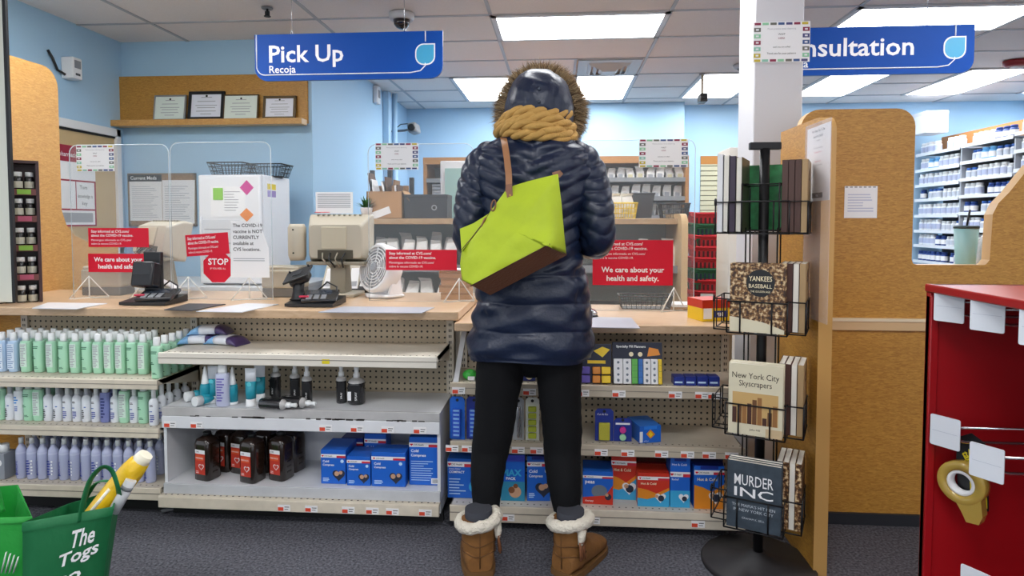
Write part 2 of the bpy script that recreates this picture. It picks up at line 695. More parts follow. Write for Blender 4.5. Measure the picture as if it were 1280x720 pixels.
mb.box(wx0, YS, zw - .012, wx1, YP - .003, zw, wh, .002)
mb.box(wx0, YS - .012, zw - .034, wx1, YS, zw + .002, M('cubby_lip', '#b9b7b6', .4, var=.15, vscale=9), .003)
mb.box(wx0, YS - .014, zw2, wx1, YS, zw - .034, wh, .003)
rr = random.Random(3)
for k in range(34):                                   # scuffed paint along the lip
    xx = wx0 + .1 + rr.random() * (wx1 - wx0 - .15)
    mb.box(xx, YS - .0146, zw - .036 + rr.random() * .004, xx + .006 + rr.random() * .03, YS - .0118, zw - .031 + rr.random() * .003, scuff)
topp = mb.build('top_panel', gm)
for tx in (.012, .17, .70, .86, .99, 1.01 - .37 + .0):
    pass
for px in (208, 241, 401, 440, 478, 518):
    price_tag(topp, at(px, 535, YS).x, YS - .0142, zw2 + .003)
for nm, a, b in (('side_panel', wx0, wx0 + .012), ('side_panel', wx1 - .012, wx1)):
    mb = MB(); mb.box(a, YS, zw0, b, YP - .003, zw - .012, wh); mb.build(nm, gm)
mb = MB(); mb.box(wx0 + .012, YP - .015, zw0, wx1 - .012, YP - .004, zw - .012, wh); mb.build('back_board', gm)
mb = MB(); mb.box(wx0 + .012, YS - .004, zwf - .012, wx1 - .012, YP - .015, zwf, wh)
mb.box(wx0, YS - .012, zwb, wx1, YS, zwf - .001, greyshelf, .002); mb.build('cubby_floor', gm)
mb = MB()
mb.box(wx0 - .01, YS - .03, zwb - .012, wx1, YS + .1, zwb, lipc, .002)
mb.box(wx0 - .01, YS - .034, zw0, wx1, YS - .022, zwb - .004, lipc, .003)
for k in range(44):
    mb.box(wx0 + .01 + k * .0254, YS - .02, zwb, wx0 + .017 + k * .0254, YS - .014, zwb + .0006, scuff)
base = mb.build('base_deck', gm)
for px in (348, 382, 428, 458, 483, 524):
    price_tag(base, at(px, 633, YS - .03).x, YS - .0345, zw0 + .004)
mb = MB(); mb.box(wx0, YS + .05, 0, wx1, YS + .07, zw0, dark_kick); mb.build('kick_plate', gm)

# right section, in front of the customer
YR = 2.45
z1r, z2r, z3r = at(745, 482, YR).z, at(745, 556, YR).z, at(745, 634, YR).z
gr = thing('gondola_shelving', 'shelving section with first-aid boxes in front of the customer', 'shelving', (0, 0, 0), 0, 'shelving sections under the pharmacy counter')
mb = MB(); mb.box(-.43, YP, .05, XR1, YP + .03, .75, peg); mb.build('back_panel', gr)
upright(gr, -.412, .75); upright(gr, XR1 - .03, .75)
shelf('shelf', gr, XR0 + .01, XR1 - .02, z1r, .042, beige, M('shelf_lip_taupe', '#bdb09c', .4), yf=YR, tags=[at(p, 480, YR).x for p in (566, 654, 720, 765, 835, 868, 884)])
shelf('shelf', gr, XR0 + .01, XR1 - .02, z2r, .04, beige, M('shelf_lip_taupe'), yf=YR, tags=[at(p, 560, YR).x for p in (558, 578, 640, 663, 743, 776, 818, 850, 877, 905)])
shelf('base_deck', gr, XR0 + .01, XR1 - .02, z3r, .06, cream, lipc, yf=YR - .02, tags=[at(p, 640, YR).x for p in (628, 733, 862)], tagz=z3r - .05)
mb = MB(); mb.box(XR0, YR + .06, 0, XR1, YR + .08, z3r - .06, dark_kick); mb.build('kick_plate', gr)
for xx in (XR0 + .02, ):                              # slanted steel end bracket
    mb = MB(); mb.prism([(YR, z1r), (YR + .02, z1r), (YP, .74), (YP - .03, .74)], 'x', xx, xx + .02, greyshelf); mb.build('end_bracket', gr)
# loose strip of trim lying on the carpet
a, b = gz(196, 641, .02), gz(252, 629, .02)
mb = MB(); mb.tube([(a.x, a.y + .03, .012), (b.x, b.y + .06, .012)], .011, M('grey_rubber', '#5a5c60', .6), 6, flat=.6)
o = mb.build('trim_strip'); tag(o, 'loose grey strip lying on the carpet under the white cubby', 'strip')

# counter tops
def slab(name, label, x0, x1, y0, y1, z0, z1):
    mb = MB(); mb.box(x0, y0, z0, x1, y1, z1, counter_wood, .004)
    o = mb.build(name); tag(o, label, 'counter', 'pharmacy counter tops'); return o


ZL = at(300, 387, 2.55).z
ZR = at(760, 406, 2.52).z
CLX = at(573, 392, 2.55).x
slab('pharmacy_counter', 'higher pale wood counter top on the left, under the monitors', -2.9, CLX, 2.55, 3.24, ZL - .036, ZL)
slab('pharmacy_counter', 'lower pale wood counter top in front of the customer', CLX - .012, XR1 + .03, 2.52, 3.14, ZR - .034, ZR - .0)
# carcass under the counters behind the perforated boards
mb = MB(); mb.box(-2.43, 2.76, 0, -.46, 3.2, ZL - .037, beige); o = mb.build('wall_counter_front'); o['kind'] = 'structure'
mb = MB(); mb.box(-.455, 2.76, 0, XR1, 3.1, ZR - .035, beige); o = mb.build('wall_counter_side'); o['kind'] = 'structure'

# ------------------------------------------------------------------ bottles
mint = M('mint_plastic', '#aee0c0', .4)
mint_p = M('mint_print', '#3c7a58', .6)
wcap = M('white_cap_plastic', '#eef0f0', .35)
wbody = M('white_bottle_plastic', '#e4e8ee', .4)
bluep = M('blue_print', '#3a63b0', .5)
pale_b = M('pale_blue_bottle', '#b9d3ee', .4)
lav = M('clear_lavender_plastic', '#c2c6de', .15, coat=.4)
lav_l = M('lavender_liquid', '#b3b8d6', .2, coat=.3)
indigo = M('indigo_print', '#2f3f9a', .5)


def bottle(name, cat, body, cap, h, w, d, shape, prints, power=3, n=20):
    def mk():
        t = thing(name, name, cat)
        a, b = w / 2, d / 2
        sy = b / a
        if shape == 'lotion':
            bh, ch = h * .79, h * .21
            mb = MB(); mb.lathe([(a * .9, 0), (a, .004), (a, bh - .006), (a * .92, bh)], body, n, sy=sy, power=power); mb.build('body', t)
            mb = MB(); mb.lathe([(a * .66, bh), (a * .66, bh + ch * .3), (a * .62, h - .002), (a * .56, h)], cap, 14, sy=sy, power=3); mb.build('cap', t)
        elif shape == 'round':
            bh = h * .7
            mb = MB(); mb.lathe([(a * .9, 0), (a, .004), (a, bh * .86), (a * .86, bh * .94), (a * .45, bh), (a * .4, bh + .004)], body, n, sy=sy); mb.build('body', t)
            mb = MB(); mb.lathe([(a * .46, bh + .002), (a * .46, h - .002), (a * .42, h)], cap, 14); mb.build('cap', t)
        elif shape == 'alcohol':
            mb = MB(); mb.lathe([(a * .9, 0), (a, .005), (a, h * .62, lav), (a, h * .66), (a * .88, h * .73), (a * .5, h * .81), (a * .38, h * .84), (a * .38, h * .87)], body, n, sy=sy); mb.build('body', t)
            mb = MB(); mb.lathe([(a * .44, h * .86), (a * .44, h - .002), (a * .4, h)], cap, 12); mb.build('cap', t)
        mb = MB(); prints(mb, a, b, h)
        mb.build('label', t)
        return t
    return Kind(mk)


def pr_lines(mat, x0, x1, z0, z1, n, panel=None, inset=.0):
    def f(mb, a, b, h):
        y = -b * 1.0 - .0004
        if panel:
            mb.fr(a * x0 - .002, h * z0 - .003, a * x1 + .002, h * z1 + .003, y, panel)
            y -= .0007
        r = random.Random(n + int(x0 * 100))
        for i in range(n):
            z = h * z0 + (h * z1 - h * z0) * (i + .2) / n
            mb.fr(a * x0, z, a * (x0 + (x1 - x0) * (.5 + .5 * r.random())), z + (h * (z1 - z0) / n) * .5, y, mat)
    return f


def pr_big(words, mat):
    def f(mb, a, b, h):
        y = -b - .0008
        for i, (s, z, hh) in enumerate(words):
            mb.text(s, (-a * .7, y, h * z), h * hh, mat, al='L', bold=.02, w=a * 1.4)
    return f


def both(*fs):
    def g(mb, a, b, h):
        for f in fs:
            f(mb, a, b, h)
    return g


k_green_a = bottle('lotion_bottle', 'bottle', mint, wcap, .168, 0.04, .034, 'lotion', both(pr_lines(paper_grey, -.62, .62, .16, .72, 13, M('pale_mint_label', '#d2e8da', .6))))
k_green_b = bottle('lotion_bottle', 'bottle', mint, wcap, .168, 0.04, .034, 'lotion', both(pr_lines(mint_p, -.7, .5, .60, .68, 2), pr_lines(mint_p, -.8, -.1, .34, .42, 2), pr_lines(mint_p, -.5, .6, .1, .16, 2)))
k_bluew = bottle('lotion_bottle', 'bottle', pale_b, wcap, .168, 0.04, .034, 'lotion', pr_lines(M('grey_blue_print', '#8fa6c8', .6), -.7, .7, .1, .7, 12, M('label_ice', '#d9e6f4', .6)))
k_white = bottle('lotion_bottle', 'bottle', wbody, wcap, .158, .037, .035, 'round', both(pr_lines(bluep, -.5, .6, .36, .4, 1), pr_lines(ink, -.4, .4, .5, .56, 2), pr_lines(indigo, -.4, .5, .1, .3, 4)))
k_whitep = bottle('lotion_bottle', 'bottle', wbody, M('grey_cap_plastic', '#b9bcc4', .4), .158, .037, .035, 'round', both(pr_lines(bluep, .0, .8, .38, .43, 1), pr_lines(ink, -.5, .2, .1, .34, 5)))
k_navy = bottle('lotion_bottle', 'bottle', M('navy_lilac_plastic', '#7a82b8', .4), wcap, .158, 0.0385, .034, 'lotion', pr_lines(M('navy_print', '#25306e', .5), -.5, .5, .12, .68, 7))
k_bluesplash = bottle('lotion_bottle', 'bottle', wbody, wcap, .158, 0.0385, .034, 'lotion', both(pr_lines(M('splash_blue', '#3f8fd6', .5), -.6, .5, .45, .66, 3), pr_lines(bluep, -.5, .4, .25, .4, 3)))
k_alc = bottle('alcohol_bottle', 'bottle', lav_l, wcap, .172, .0412, .0412, 'alcohol', both(pr_lines(indigo, -.45, .5, .1, .16, 1), lambda mb, a, b, h: mb.text('ISOPROPYL', (a * .12, -b - .001, h * .12), a * .42, indigo, right=(0, 0, 1), up=(-1, 0, 0), bold=.03)))
k_alcb = bottle('alcohol_bottle', 'bottle', lav_l, wcap, .172, .0412, .0412, 'alcohol', both(pr_lines(indigo, -.6, .1, .12, .5, 6), pr_lines(white_ink, .2, .6, .12, .5, 5)))

GA = 'mint lotion bottles on the upper left shelf'
# upper shelf: front row stops at the bracket, rows behind
fx = [4, 18.5, 34, 50, 66, 81, 95.5, 110, 124, 138, 152, 166, 180]
for row in range(3):
    y = YS + .108 + row * .056
    cnt = {}
    for i, px in enumerate(fx):
        X = at(px, 465, YS + .108).x - row * .012
        blue = i < 2
        k = k_bluew if blue else (k_green_a if (i + row) % 2 == 0 or i == 9 else k_green_b)
        c = 'pale blue lotion bottle' if blue else ('mint lotion bottle with white label' if k is k_green_a else 'mint lotion bottle with green print')
        lb = '%s, %s from the left, %s row, upper left shelf' % (c, nth(i), ('front', 'second', 'rear')[row])
        k.put((X, y, zA + .0005), lb, R(random.uniform(-3, 3)), GA)
# the slanting group at the right end of that shelf
for i, (px, py) in enumerate([(192, 470), (205, 466), (217, 462.5), (228, 459.5), (240, 457)]):
    p = gz(px, py, zA); p.y = YS + .04 + i * .052; p.x = XM - .03
    k_green_b.put((min(p.x, XM - .035), min(max(p.y, YS + .03), YP - .03), zA + .0005), 'mint lotion bottle under the middle shelf corner, %s from the front of its line' % nth(i), R(random.uniform(-5, 5)), GA)
# middle shelf
GB = 'assorted lotion bottles on the second left shelf'
_k = [(k_green_a, 'mint'), (k_whitep, 'white'), (k_bluesplash, 'white and blue'), (k_green_b, 'slim mint'), (k_green_a, 'mint'), (k_whitep, 'white'), (k_whitep, 'white'), (k_white, 'white'), (k_white, 'white'), (k_whitep, 'white'), (k_white, 'white'), (k_navy, 'lilac'), (k_white, 'white'), (k_green_a, 'mint'), (k_white, 'white'), (k_green_b, 'mint')]
kb = [(2 + i * 11.9,) + v for i, v in enumerate(_k)]
for row in range(2):
    for i, (px, k, c) in enumerate(kb):
        X = at(px, 528, YS + .07).x - row * .01
        k.put((X, YS + .07 + row * .075, zB + .0005), '%s bottle, %s from the left, %s row, second left shelf' % (c, nth(i), ('front', 'back')[row]), R(random.uniform(-4, 4)), GB)
for i, (px, py) in enumerate([(193, 540), (203, 535), (212, 531), (222, 527), (232, 523)]):
    p = gz(px, py, zB); p.y = YS + .045 + i * .05; p.x = at(px, py, p.y).x
    k_white.put((min(p.x, XM - .03), min(max(p.y, YS + .04), YP - .04), zB + .0005), 'white and blue bottle, %s in the line beside the white cubby' % nth(i), R(8), GB)
# base deck
GC = 'clear lavender alcohol bottles on the bottom left shelf'
for row in range(3):
    for i in range(13):
        px = 28 + i * 13.4
        if row == 0 and i in (6, ):
            px += .3
        X = at(px, 600, YS + .06).x - row * .014
        k = (k_alc, k_alcb)[(i + row) % 2]
        k.put((X, YS + .06 + row * .085, zC0 + .0005), 'lavender rubbing alcohol bottle, %s from the left, %s row, bottom left shelf' % (nth(i), ('front', 'middle', 'rear')[row]), R(random.uniform(-30, 30)), GC)
# grey boxed jars at the far left of the base deck
for i, px in enumerate((-4, 7)):
    X = at(px, 600, YS + .06).x
    t = thing('boxed_jar', 'grey box with a round jar picture, far left of bottom shelf, %s one' % ('outer', 'inner')[i], 'box', (X, YS + .06, zC0 + .0012))
    mb = MB(); mb.box(-.024, -.03, 0, .024, .03, .11, M('grey_carton', '#8f949c', .5), .002)
    mb.build('carton', t)
    mb = MB(); mb.lathe([(.014, 0), (.014, .0008)], white, 16); o = mb.build('jar_picture', t); o.rotation_euler = (PI / 2, 0, 0); o.location = (0, -.0301, .07)
    mb = MB(); mb.lathe([(.018, 0), (.018, .03), (.016, .032)], wcap, 16); o = mb.build('lid', t); o.location = (0, 0, .11)

# middle section: tubes, spray bottles, wipes
teal = M('teal_tube_print', '#1f93a6', .4)
ZT = zw + .0012
smoke = M('clear_smoky_plastic', '#2b2a2c', .15, coat=.5)
clearp = M('clear_bottle_neck', '#b8b6b4', .15, coat=.4)


def mk_tube():
    t = thing('cream_tube', 'x', 'tube')
    mb = MB()
    n = 20
    rings = []
    for z, a, b in ((.03, .0195, .0195), (.06, .0215, .018), (.10, .0225, .012), (.145, .0235, .004), (.152, .0235, .0012)):
        rings.append([(a * math.cos(2 * PI * k / n), b * math.sin(2 * PI * k / n), z) for k in range(n)])
    mb.loft(rings[:3], teal); mb.loft(rings[2:], wbody)
    mb.build('tube', t)
    mb = MB(); mb.lathe([(.0195, 0), (.02, .002), (.0195, .03)], wcap, 20); mb.build('cap', t)
    mb = MB(); mb.X = Matrix.Translation((0, 0, 0)); mb.lathe([(.0095, 0), (.0095, .001)], M('cyan_mark', '#66d0dc', .4), 14); o = mb.build('round_emblem', t); o.rotation_euler = (R(97), 0, 0); o.location = (0, -.0145, .09)
    return t


def mk_nozzle():
    t = thing('nozzle_bottle', 'x', 'bottle')
    mb = MB(); mb.lathe([(.018, 0), (.021, .003), (.021, .012)], wcap, 18); mb.lathe([(.0205, .012), (.0205, .07), (.017, .082)], teal, 18, cap=True); mb.build('body', t)
    mb = MB(); mb.lathe([(.016, .08), (.014, .09), (.004, .15), (.0025, .152)], wcap, 16); mb.build('nozzle', t)
    return t


def mk_spray():
    t = thing('spray_bottle', 'x', 'bottle')
    mb = MB(); mb.lathe([(.019, 0), (.021, .003), (.021, .092, clearp), (.0205, .1, clearp), (.010, .112)], smoke, 20); mb.build('body', t)
    mb = MB(); mb.box(-.014, -.0215, .012, .014, -.0195, .085, M('black_label', '#141416', .4)); mb.text('SPRAY', (0.004, -.022, .02), .007, white_ink, right=(0, 0, 1), up=(-1, 0, 0)); mb.build('label', t)
    mb = MB(); mb.lathe([(.0115, .110), (.0115, .126), (.0075, .128), (.0075, .142), (.0085, .143), (.0085, .152), (.006, .154)], wcap, 14); mb.build('sprayer', t)
    return t


kt, kn, ks = Kind(mk_tube), Kind(mk_nozzle), Kind(mk_spray)
TG = 'teal and white tubes on the white cubby'


def on_top(px, py):
    p = gz(px, py, ZT)
    return p


p = on_top(318 - 4, 507); kt.put((p.x, p.y, ZT), 'teal and white tube standing, the nearer of the two beside the lying black sprays', 0, TG)
p = on_top(322, 501); kt.put((p.x + .006, p.y + .01, ZT), 'teal and white tube half hidden behind another beside the black sprays', 0, TG)
p = on_top(267, 503); kt.put((p.x, p.y, ZT), 'teal and white tube standing behind the clear lavender bottle', 0, TG)
p = on_top(257, 504); kn.put((p.x, p.y, ZT), 'teal bottle with a tall white nozzle, next to the lying tubes', 0, 'teal nozzle bottles')
p = on_top(291, 505); kn.put((p.x, p.y, ZT), 'teal bottle with a tall white nozzle, right of the lavender bottle', 0, 'teal nozzle bottles')
p = on_top(279, 507)
k_l = bottle('alcohol_bottle', 'bottle', lav, wcap, .168, .054, .036, 'lotion', both(pr_lines(M('violet_print', '#6a62b0', .5), -.6, .6, .12, .7, 9)))
k_l.put((p.x, p.y, ZT), 'clear lavender bottle with purple print standing among the teal tubes', 0)
for i, (px, py, rz, lb) in enumerate([(232, 497, 205, 'teal and white tube lying down, farther back of the two at the cubby corner'), (243, 503, 215, 'teal and white tube lying down, nearer of the two at the cubby corner')]):
    p = gz(px, py, ZT + .02)
    kt.put((p.x, p.y, ZT + .0225), lb, (R(-90), 0, R(rz + 120)), TG)
SG = 'dark spray bottles on the white cubby'
for px, py, lb in [(345, 497, 'dark spray bottle with white sprayer standing behind the lying black bottle'), (369, 499, 'dark spray bottle standing, middle one of the three behind the lying bottles'), (384, 503, 'dark spray bottle standing beside the tip of the lying bottles'), (427, 503, 'slim dark spray bottle standing apart beside the wider round one')]:
    p = on_top(px, py)
    ks.put((p.x, p.y, ZT), lb, R(random.uniform(-20, 20)), SG)
for px, py, rz, lb in [(326, 505, 84, 'dark spray bottle lying on its side nearest the cubby edge'), (352, 502, 80, 'dark spray bottle lying on its side behind the other lying one')]:
    p = gz(px, py, ZT + .02)
    ks.put((p.x, min(p.y, YP - .05), ZT + .0225), lb, (R(-90), 0, R(rz - 180)), SG)


def mk_round():
    t = thing('pump_bottle', 'x', 'bottle')
    mb = MB(); mb.lathe([(.03, 0), (.034, .004), (.034, .088, clearp), (.03, .098, clearp), (.012, .108)], smoke, 24); mb.build('body', t)
    mb = MB(); mb.box(-.026, -.035, .014, .026, -.031, .082, M('black_label')); mb.box(-.027, -.0352, .02, -.012, -.0345, .056, white); mb.text('SPRAY', (.012, -.0354, .02), .009, white_ink, right=(0, 0, 1), up=(-1, 0, 0)); mb.build('label', t)
    mb = MB(); mb.lathe([(.013, .106), (.013, .122), (.009, .124), (.009, .138), (.010, .14), (.010, .15), (.007, .152)], wcap, 14); mb.build('pump', t)
    return t


p = on_top(446, 504); Kind(mk_round).put((p.x, p.y, ZT), 'wide dark bottle with clear shoulders and white pump, last on the white cubby')

# packs of wipes on the shelf above
wipe_b = M('wipes_film_blue', '#7fb4e2', .3, coat=.5)


def mk_wipes():
    t = thing('wipes_pack', 'x', 'pack')
    mb = MB()
    n = 10
    rings = []
    for i in range(n + 1):
        u = -1 + 2 * i / n
        hh = .019 * (1 - abs(u) ** 4) + .0015
        w_ = .047
        rings.append([(u * .085, w_ * math.cos(2 * PI * k / 16), hh + hh * (abs(math.sin(2 * PI * k / 16)) ** .6) * (1 if math.sin(2 * PI * k / 16) > 0 else -1)) for k in range(16)])
    mb.loft(rings[:4], wipe_b); mb.loft(rings[3:8], M('wipes_film_white', '#e2e6ee', .3, coat=.5)); mb.loft(rings[7:], M('wipes_film_purple', '#4a3a6a', .3, coat=.5))
    mb.build('film', t)
    mb = MB(); mb.box(-.035, -.02, .0375, .025, .02, .0392, M('wipes_flap', '#b9d8ef', .4), .0005); mb.build('flap', t)
    return t


kw = Kind(mk_wipes)
wz = z1m + .0005
for px, py, dz, rz, lb in [(250, 429, 0, 12, 'shiny blue and white wipes pack at the corner, bottom of the pile'), (284, 430, 0, -14, 'shiny wipes pack, lower one nearer the middle of the shelf'), (262, 429, .039, 8, 'shiny wipes pack, topmost of the small pile on the upper shelf')]:
    p = gz(px, py, wz)
    kw.put((p.x, min(p.y, YP - .06) if dz == 0 else YP - .07, wz + dz), lb, R(rz), 'wipes packs on the upper shelf')
# ------------------------------------------------------------------ boxed goods
cblue = M('carton_blue', '#1d62c6', .35)
cnavy = M('carton_navy', '#1b2f86', .35)
cred = M('carton_red', '#c9331f', .35)
corange = M('carton_orange', '#e08a24', .35)
ccyan = M('carton_cyan', '#3aa6d8', .35)
cyellow = M('carton_yellow', '#edc81e', .4)
skin_p = M('printed_skin', '#c79a7c', .6)
dark_p = M('printed_dark', '#23283c', .6)
lime_p = M('printed_lime', '#b9c437', .5)
purple_p = M('printed_purple', '#6a58b4', .5)
magenta = M('magenta_print', '#c8308c', .6)


def heart(mb, cx, cz, r, y, mat):
    P = []
    for i in range(24):
        a = 2 * PI * i / 24
        P.append((cx + r * .062 * 16 * math.sin(a) ** 3, cz + r * .062 * (13 * math.cos(a) - 5 * math.cos(2 * a) - 2 * math.cos(3 * a) - math.cos(4 * a))))
    mb.prism(P, 'y', y - .0006, y, mat)


def disc(mb, cx, cz, r, y, mat, n=18, sx=1.):
    mb.prism([(cx + sx * r * math.cos(2 * PI * i / n), cz + r * math.sin(2 * PI * i / n)) for i in range(n)], 'y', y - .0006, y, mat)


def lines(mb, x0, x1, z0, z1, n, y, mat, seed=1, gap=.5):
    r = random.Random(seed)
    s_ = (z1 - z0) / n
    for i in range(n):
        mb.fr(x0, z0 + s_ * i, x0 + (x1 - x0) * (.55 + .45 * r.random()), z0 + s_ * i + s_ * gap, y, mat)


def brand_strip(mb, w, h, z0, z1, y):
    mb.fr(-w / 2, h * z0, w / 2, h * z1, y, white)
    mb.fr(w * .14, h * z0, w / 2, h * z0 + h * (z1 - z0) * .6, y - .0006, M('strip_red', '#c8283c', .5))
    heart(mb, -w * .42, h * (z0 + z1) / 2, h * (z1 - z0) * .32, y - .0006, red)
    mb.text('CVS Health', (-w * .36, y - .0012, h * z0 + h * (z1 - z0) * .32), h * (z1 - z0) * .38, ink, bold=.01, w=w * .42)


def d_cold(mb, w, h):
    brand_strip(mb, w, h, .78, .88, 0)
    mb.text('Cold', (-w * .42, -.0008, h * .64), h * .07, white_ink, bold=.02)
    mb.text('Compress', (-w * .42, -.0008, h * .54), h * .06, white_ink, bold=.02, w=w * .6)
    disc(mb, w * .36, h * .68, h * .05, 0, M('pale_blue_print', '#bcd8f2', .5))
    heart(mb, w * .22, h * .27, h * .19, 0, dark_p)
    disc(mb, w * .14, h * .31, h * .07, -.0006, skin_p); disc(mb, w * .3, h * .34, h * .055, -.0006, skin_p)
    lines(mb, -w * .42, -w * .1, h * .08, h * .2, 3, 0, M('pale_blue_print'), 3)


def d_cold_tall(mb, w, h):
    brand_strip(mb, w, h, .80, .89, 0)
    mb.text('Cold', (-w * .44, -.0008, h * .69), h * .06, white_ink, bold=.02)
    mb.text('Compress', (-w * .44, -.0008, h * .60), h * .055, white_ink, bold=.02, w=w * .66)
    lines(mb, -w * .44, w * .3, h * .1, h * .54, 9, 0, M('pale_blue_print'), 5, .25)
    mb.fr(w * .22, h * .03, w * .48, h * .15, 0, white)
    for i in range(7):
        mb.fr(w * (.27 + .025 * i), h * .05, w * (.28 + .025 * i), h * .13, -.0006, ink)


def d_hot(mb, w, h, bottom=ccyan, top=None):
    if top:
        mb.fr(-w / 2, h * .62, w / 2, h * .8, 0, top)
    brand_strip(mb, w, h, .8, .9, 0)
    mb.text('Hot & Cold', (-w * .4, -.0014, h * .66), h * .07, M('cream_print', '#f6e7c0', .5), bold=.015, w=w * .68)
    mb.prism([(-w / 2, 0), (w / 2, 0), (w / 2, h * .5), (w * .1, h * .3), (-w * .2, h * .22), (-w / 2, h * .26)], 'y', -.0006, 0, bottom)
    mb.prism([(-w / 2, h * .26), (-w * .2, h * .22), (w * .1, h * .3), (w / 2, h * .5), (w / 2, h * .58), (w * .1, h * .4), (-w * .2, h * .5), (-w / 2, h * .56)], 'y', -.0009, 0, corange)
    heart(mb, w * .22, h * .28, h * .16, -.001, white)
    disc(mb, w * .24, h * .26, h * .09, -.0017, dark_p)
    disc(mb, w * .1, h * .32, h * .05, -.0017, skin_p)


def d_hotblue(mb, w, h):
    d_hot(mb, w, h, corange, cblue)


def d_ace(mb, w, h):
    brand_strip(mb, w, h, .80, .93, 0)
    mb.text('Instant Relief', (-w * .44, -.0008, h * .73), h * .04, white_ink, w=w * .7)
    mb.text('COMPACT', (-w * .44, -.0008, h * .64), h * .06, white_ink, bold=.02, w=w * .86)
    lines(mb, -w * .44, w * .2, h * .1, h * .55, 6, 0, M('pale_blue_print'), 8, .3)
    disc(mb, w * .42, h * .3, h * .12, 0, ccyan, sx=.6)


def d_max(mb, w, h):
    mb.fr(-w / 2, h * .86, w / 2, h, 0, M('carton_violet', '#3a48c0', .4))
    mb.text('MAX', (-w * .45, -.001, h * .55), h * .14, ccyan, bold=.04, w=w * .9)
    mb.text('PACK', (-w * .28, -.001, h * .46), h * .06, white_ink, bold=.02, w=w * .7)
    mb.fr(-w / 2, 0, w / 2, h * .42, 0, M('printed_teal', '#2b86a8', .5))
    disc(mb, w * .1, h * .2, h * .13, -.0006, skin_p); disc(mb, -w * .05, h * .24, h * .07, -.0012, M('printed_brown', '#7a4a2a', .6)); disc(mb, w * .12, h * .33, h * .05, -.0012, M('printed_brown'))


def d_peas(mb, w, h):
    brand_strip(mb, w, h, .80, .88, 0)
    mb.text('peas', (-w * .42, -.001, h * .64), h * .12, white_ink, bold=.02, w=w * .6)
    disc(mb, w * .05, h * .4, h * .2, 0, M('printed_slate', '#6d7884', .6), sx=1.2)
    mb.prism([(-w / 2, 0), (w / 2, 0), (w / 2, h * .6), (w * .25, h * .28), (-w / 2, h * .2)], 'y', -.0009, 0, cred)
    disc(mb, w * .34, h * .24, h * .1, -.001, dark_p); disc(mb, w * .3, h * .3, h * .05, -.0016, skin_p)
    mb.text('therapy', (-w * .42, -.0016, h * .08), h * .06, white_ink, w=w * .4)


def d_slim(mb, w, h):
    brand_strip(mb, w, h, .62, .72, 0)
    mb.text('Hot & Cold', (-w * .42, -.001, h * .85), h * .045, white_ink, w=w * .8)
    mb.text('Relief', (-w * .42, -.001, h * .55), h * .045, white_ink, w=w * .6)
    mb.fr(-w / 2, h * .0, w / 2, h * .34, 0, ccyan)
    heart(mb, w * .18, h * .2, h * .1, -.0007, white); disc(mb, w * .22, h * .18, h * .05, -.0013, dark_p)


def carton(name, label, px0, px1, ptop, zb, Yf, dep, body, design, lidm=None, rz=0, group=None, cat='box', x=None, h=None):
    a, b = at(px0, 500, Yf).x, at(px1, 500, Yf).x
    w = (b - a)
    h = h or at((px0 + px1) / 2, ptop, Yf).z - zb
    t = thing(name, label, cat, ((a + b) / 2, Yf, zb + .0006), rz, group)
    mb = MB(); mb.box(-w / 2, 0, 0, w / 2, dep, h, body, .0012, 1); mb.build('carton', t)
    mb = MB(); mb.box(-w / 2 + .001, .001, h, w / 2 - .001, dep - .001, h + .0012, lidm or body); mb.box(-w * .3, -.0005, h - .012, w * .3, .0002, h, lidm or body); mb.build('tuck_lid', t)
    mb = MB(); design(mb, w, h); mb.build('front_print', t)
    return t


# cold compress boxes and peroxide bottles in the white cubby
ZFc = zwf + .0005
GCC = 'blue cold compress boxes in the white cubby'
carton('compress_box', 'blue cold compress box leaning back on the left end of its group', 400, 431, 563, ZFc, YS + .03, .14, cblue, d_cold, group=GCC)
carton('compress_box', 'smaller blue cold compress box between two others in front', 432.5, 462, 571, ZFc, YS + .02, .11, cblue, d_cold, group=GCC)
carton('compress_box', 'wide blue cold compress box in the middle of the front row', 463.5, 506, 566, ZFc, YS + .02, .09, cblue, d_cold, group=GCC)
carton('compress_box', 'tall blue compress box with a barcode at the cubby right end', 511, 549, 547, ZFc, YS + .045, .13, cblue, d_cold_tall, group=GCC)
b1 = carton('compress_box', 'blue cold compress box raised behind the front row', 455, 482, 543, ZFc, YS + .14, .08, cblue, d_cold, group=GCC)
carton('compress_box', 'dark blue box half hidden beside the raised compress box', 426, 453, 548, ZFc, YS + .175, .07, cnavy, d_cold, group=GCC)

amber = M('dark_amber_plastic', '#241811', .2, coat=.4)


def mk_perox():
    t = thing('peroxide_bottle', 'x', 'bottle')
    mb = MB()
    mb.lathe([(.036, 0), (.0395, .004), (.0395, .148), (.034, .166), (.016, .176), (.014, .180)], amber, 28, power=6, sy=.98)
    for k in range(5):
        mb.box(.0385, -.012 + .0, .03 + k * .022, .0405, .012, .036 + k * .022, amber, .001)
    mb.build('body', t)
    mb = MB(); mb.lathe([(.0165, .178), (.0165, .19), (.0155, .192)], black, 18); mb.build('cap', t)
    mb = MB()
    mb.fr(-.025, .028, .025, .112, -.0388, M('label_red', '#c23a2a', .4))
    mb.fr(-.025, .112, .025, .128, -.0388, white)
    mb.text('CVS', (-.02, -.0396, .117), .006, ink, bold=.02)
    mb.fr(-.022, .085, .018, .105, -.0394, M('label_orange', '#d9582e', .4))
    mb.text('PEROXIDE', (-.021, -.0402, .092), .006, white_ink, w=.038)
    heart(mb, .006, .06, .014, -.0394, white)
    heart(mb, .006, .06, .010, -.04, M('label_red'))
    lines(mb, -.021, .0, .033, .045, 2, -.0394, white_ink, 4, .3)
    mb.build('label', t)
    return t


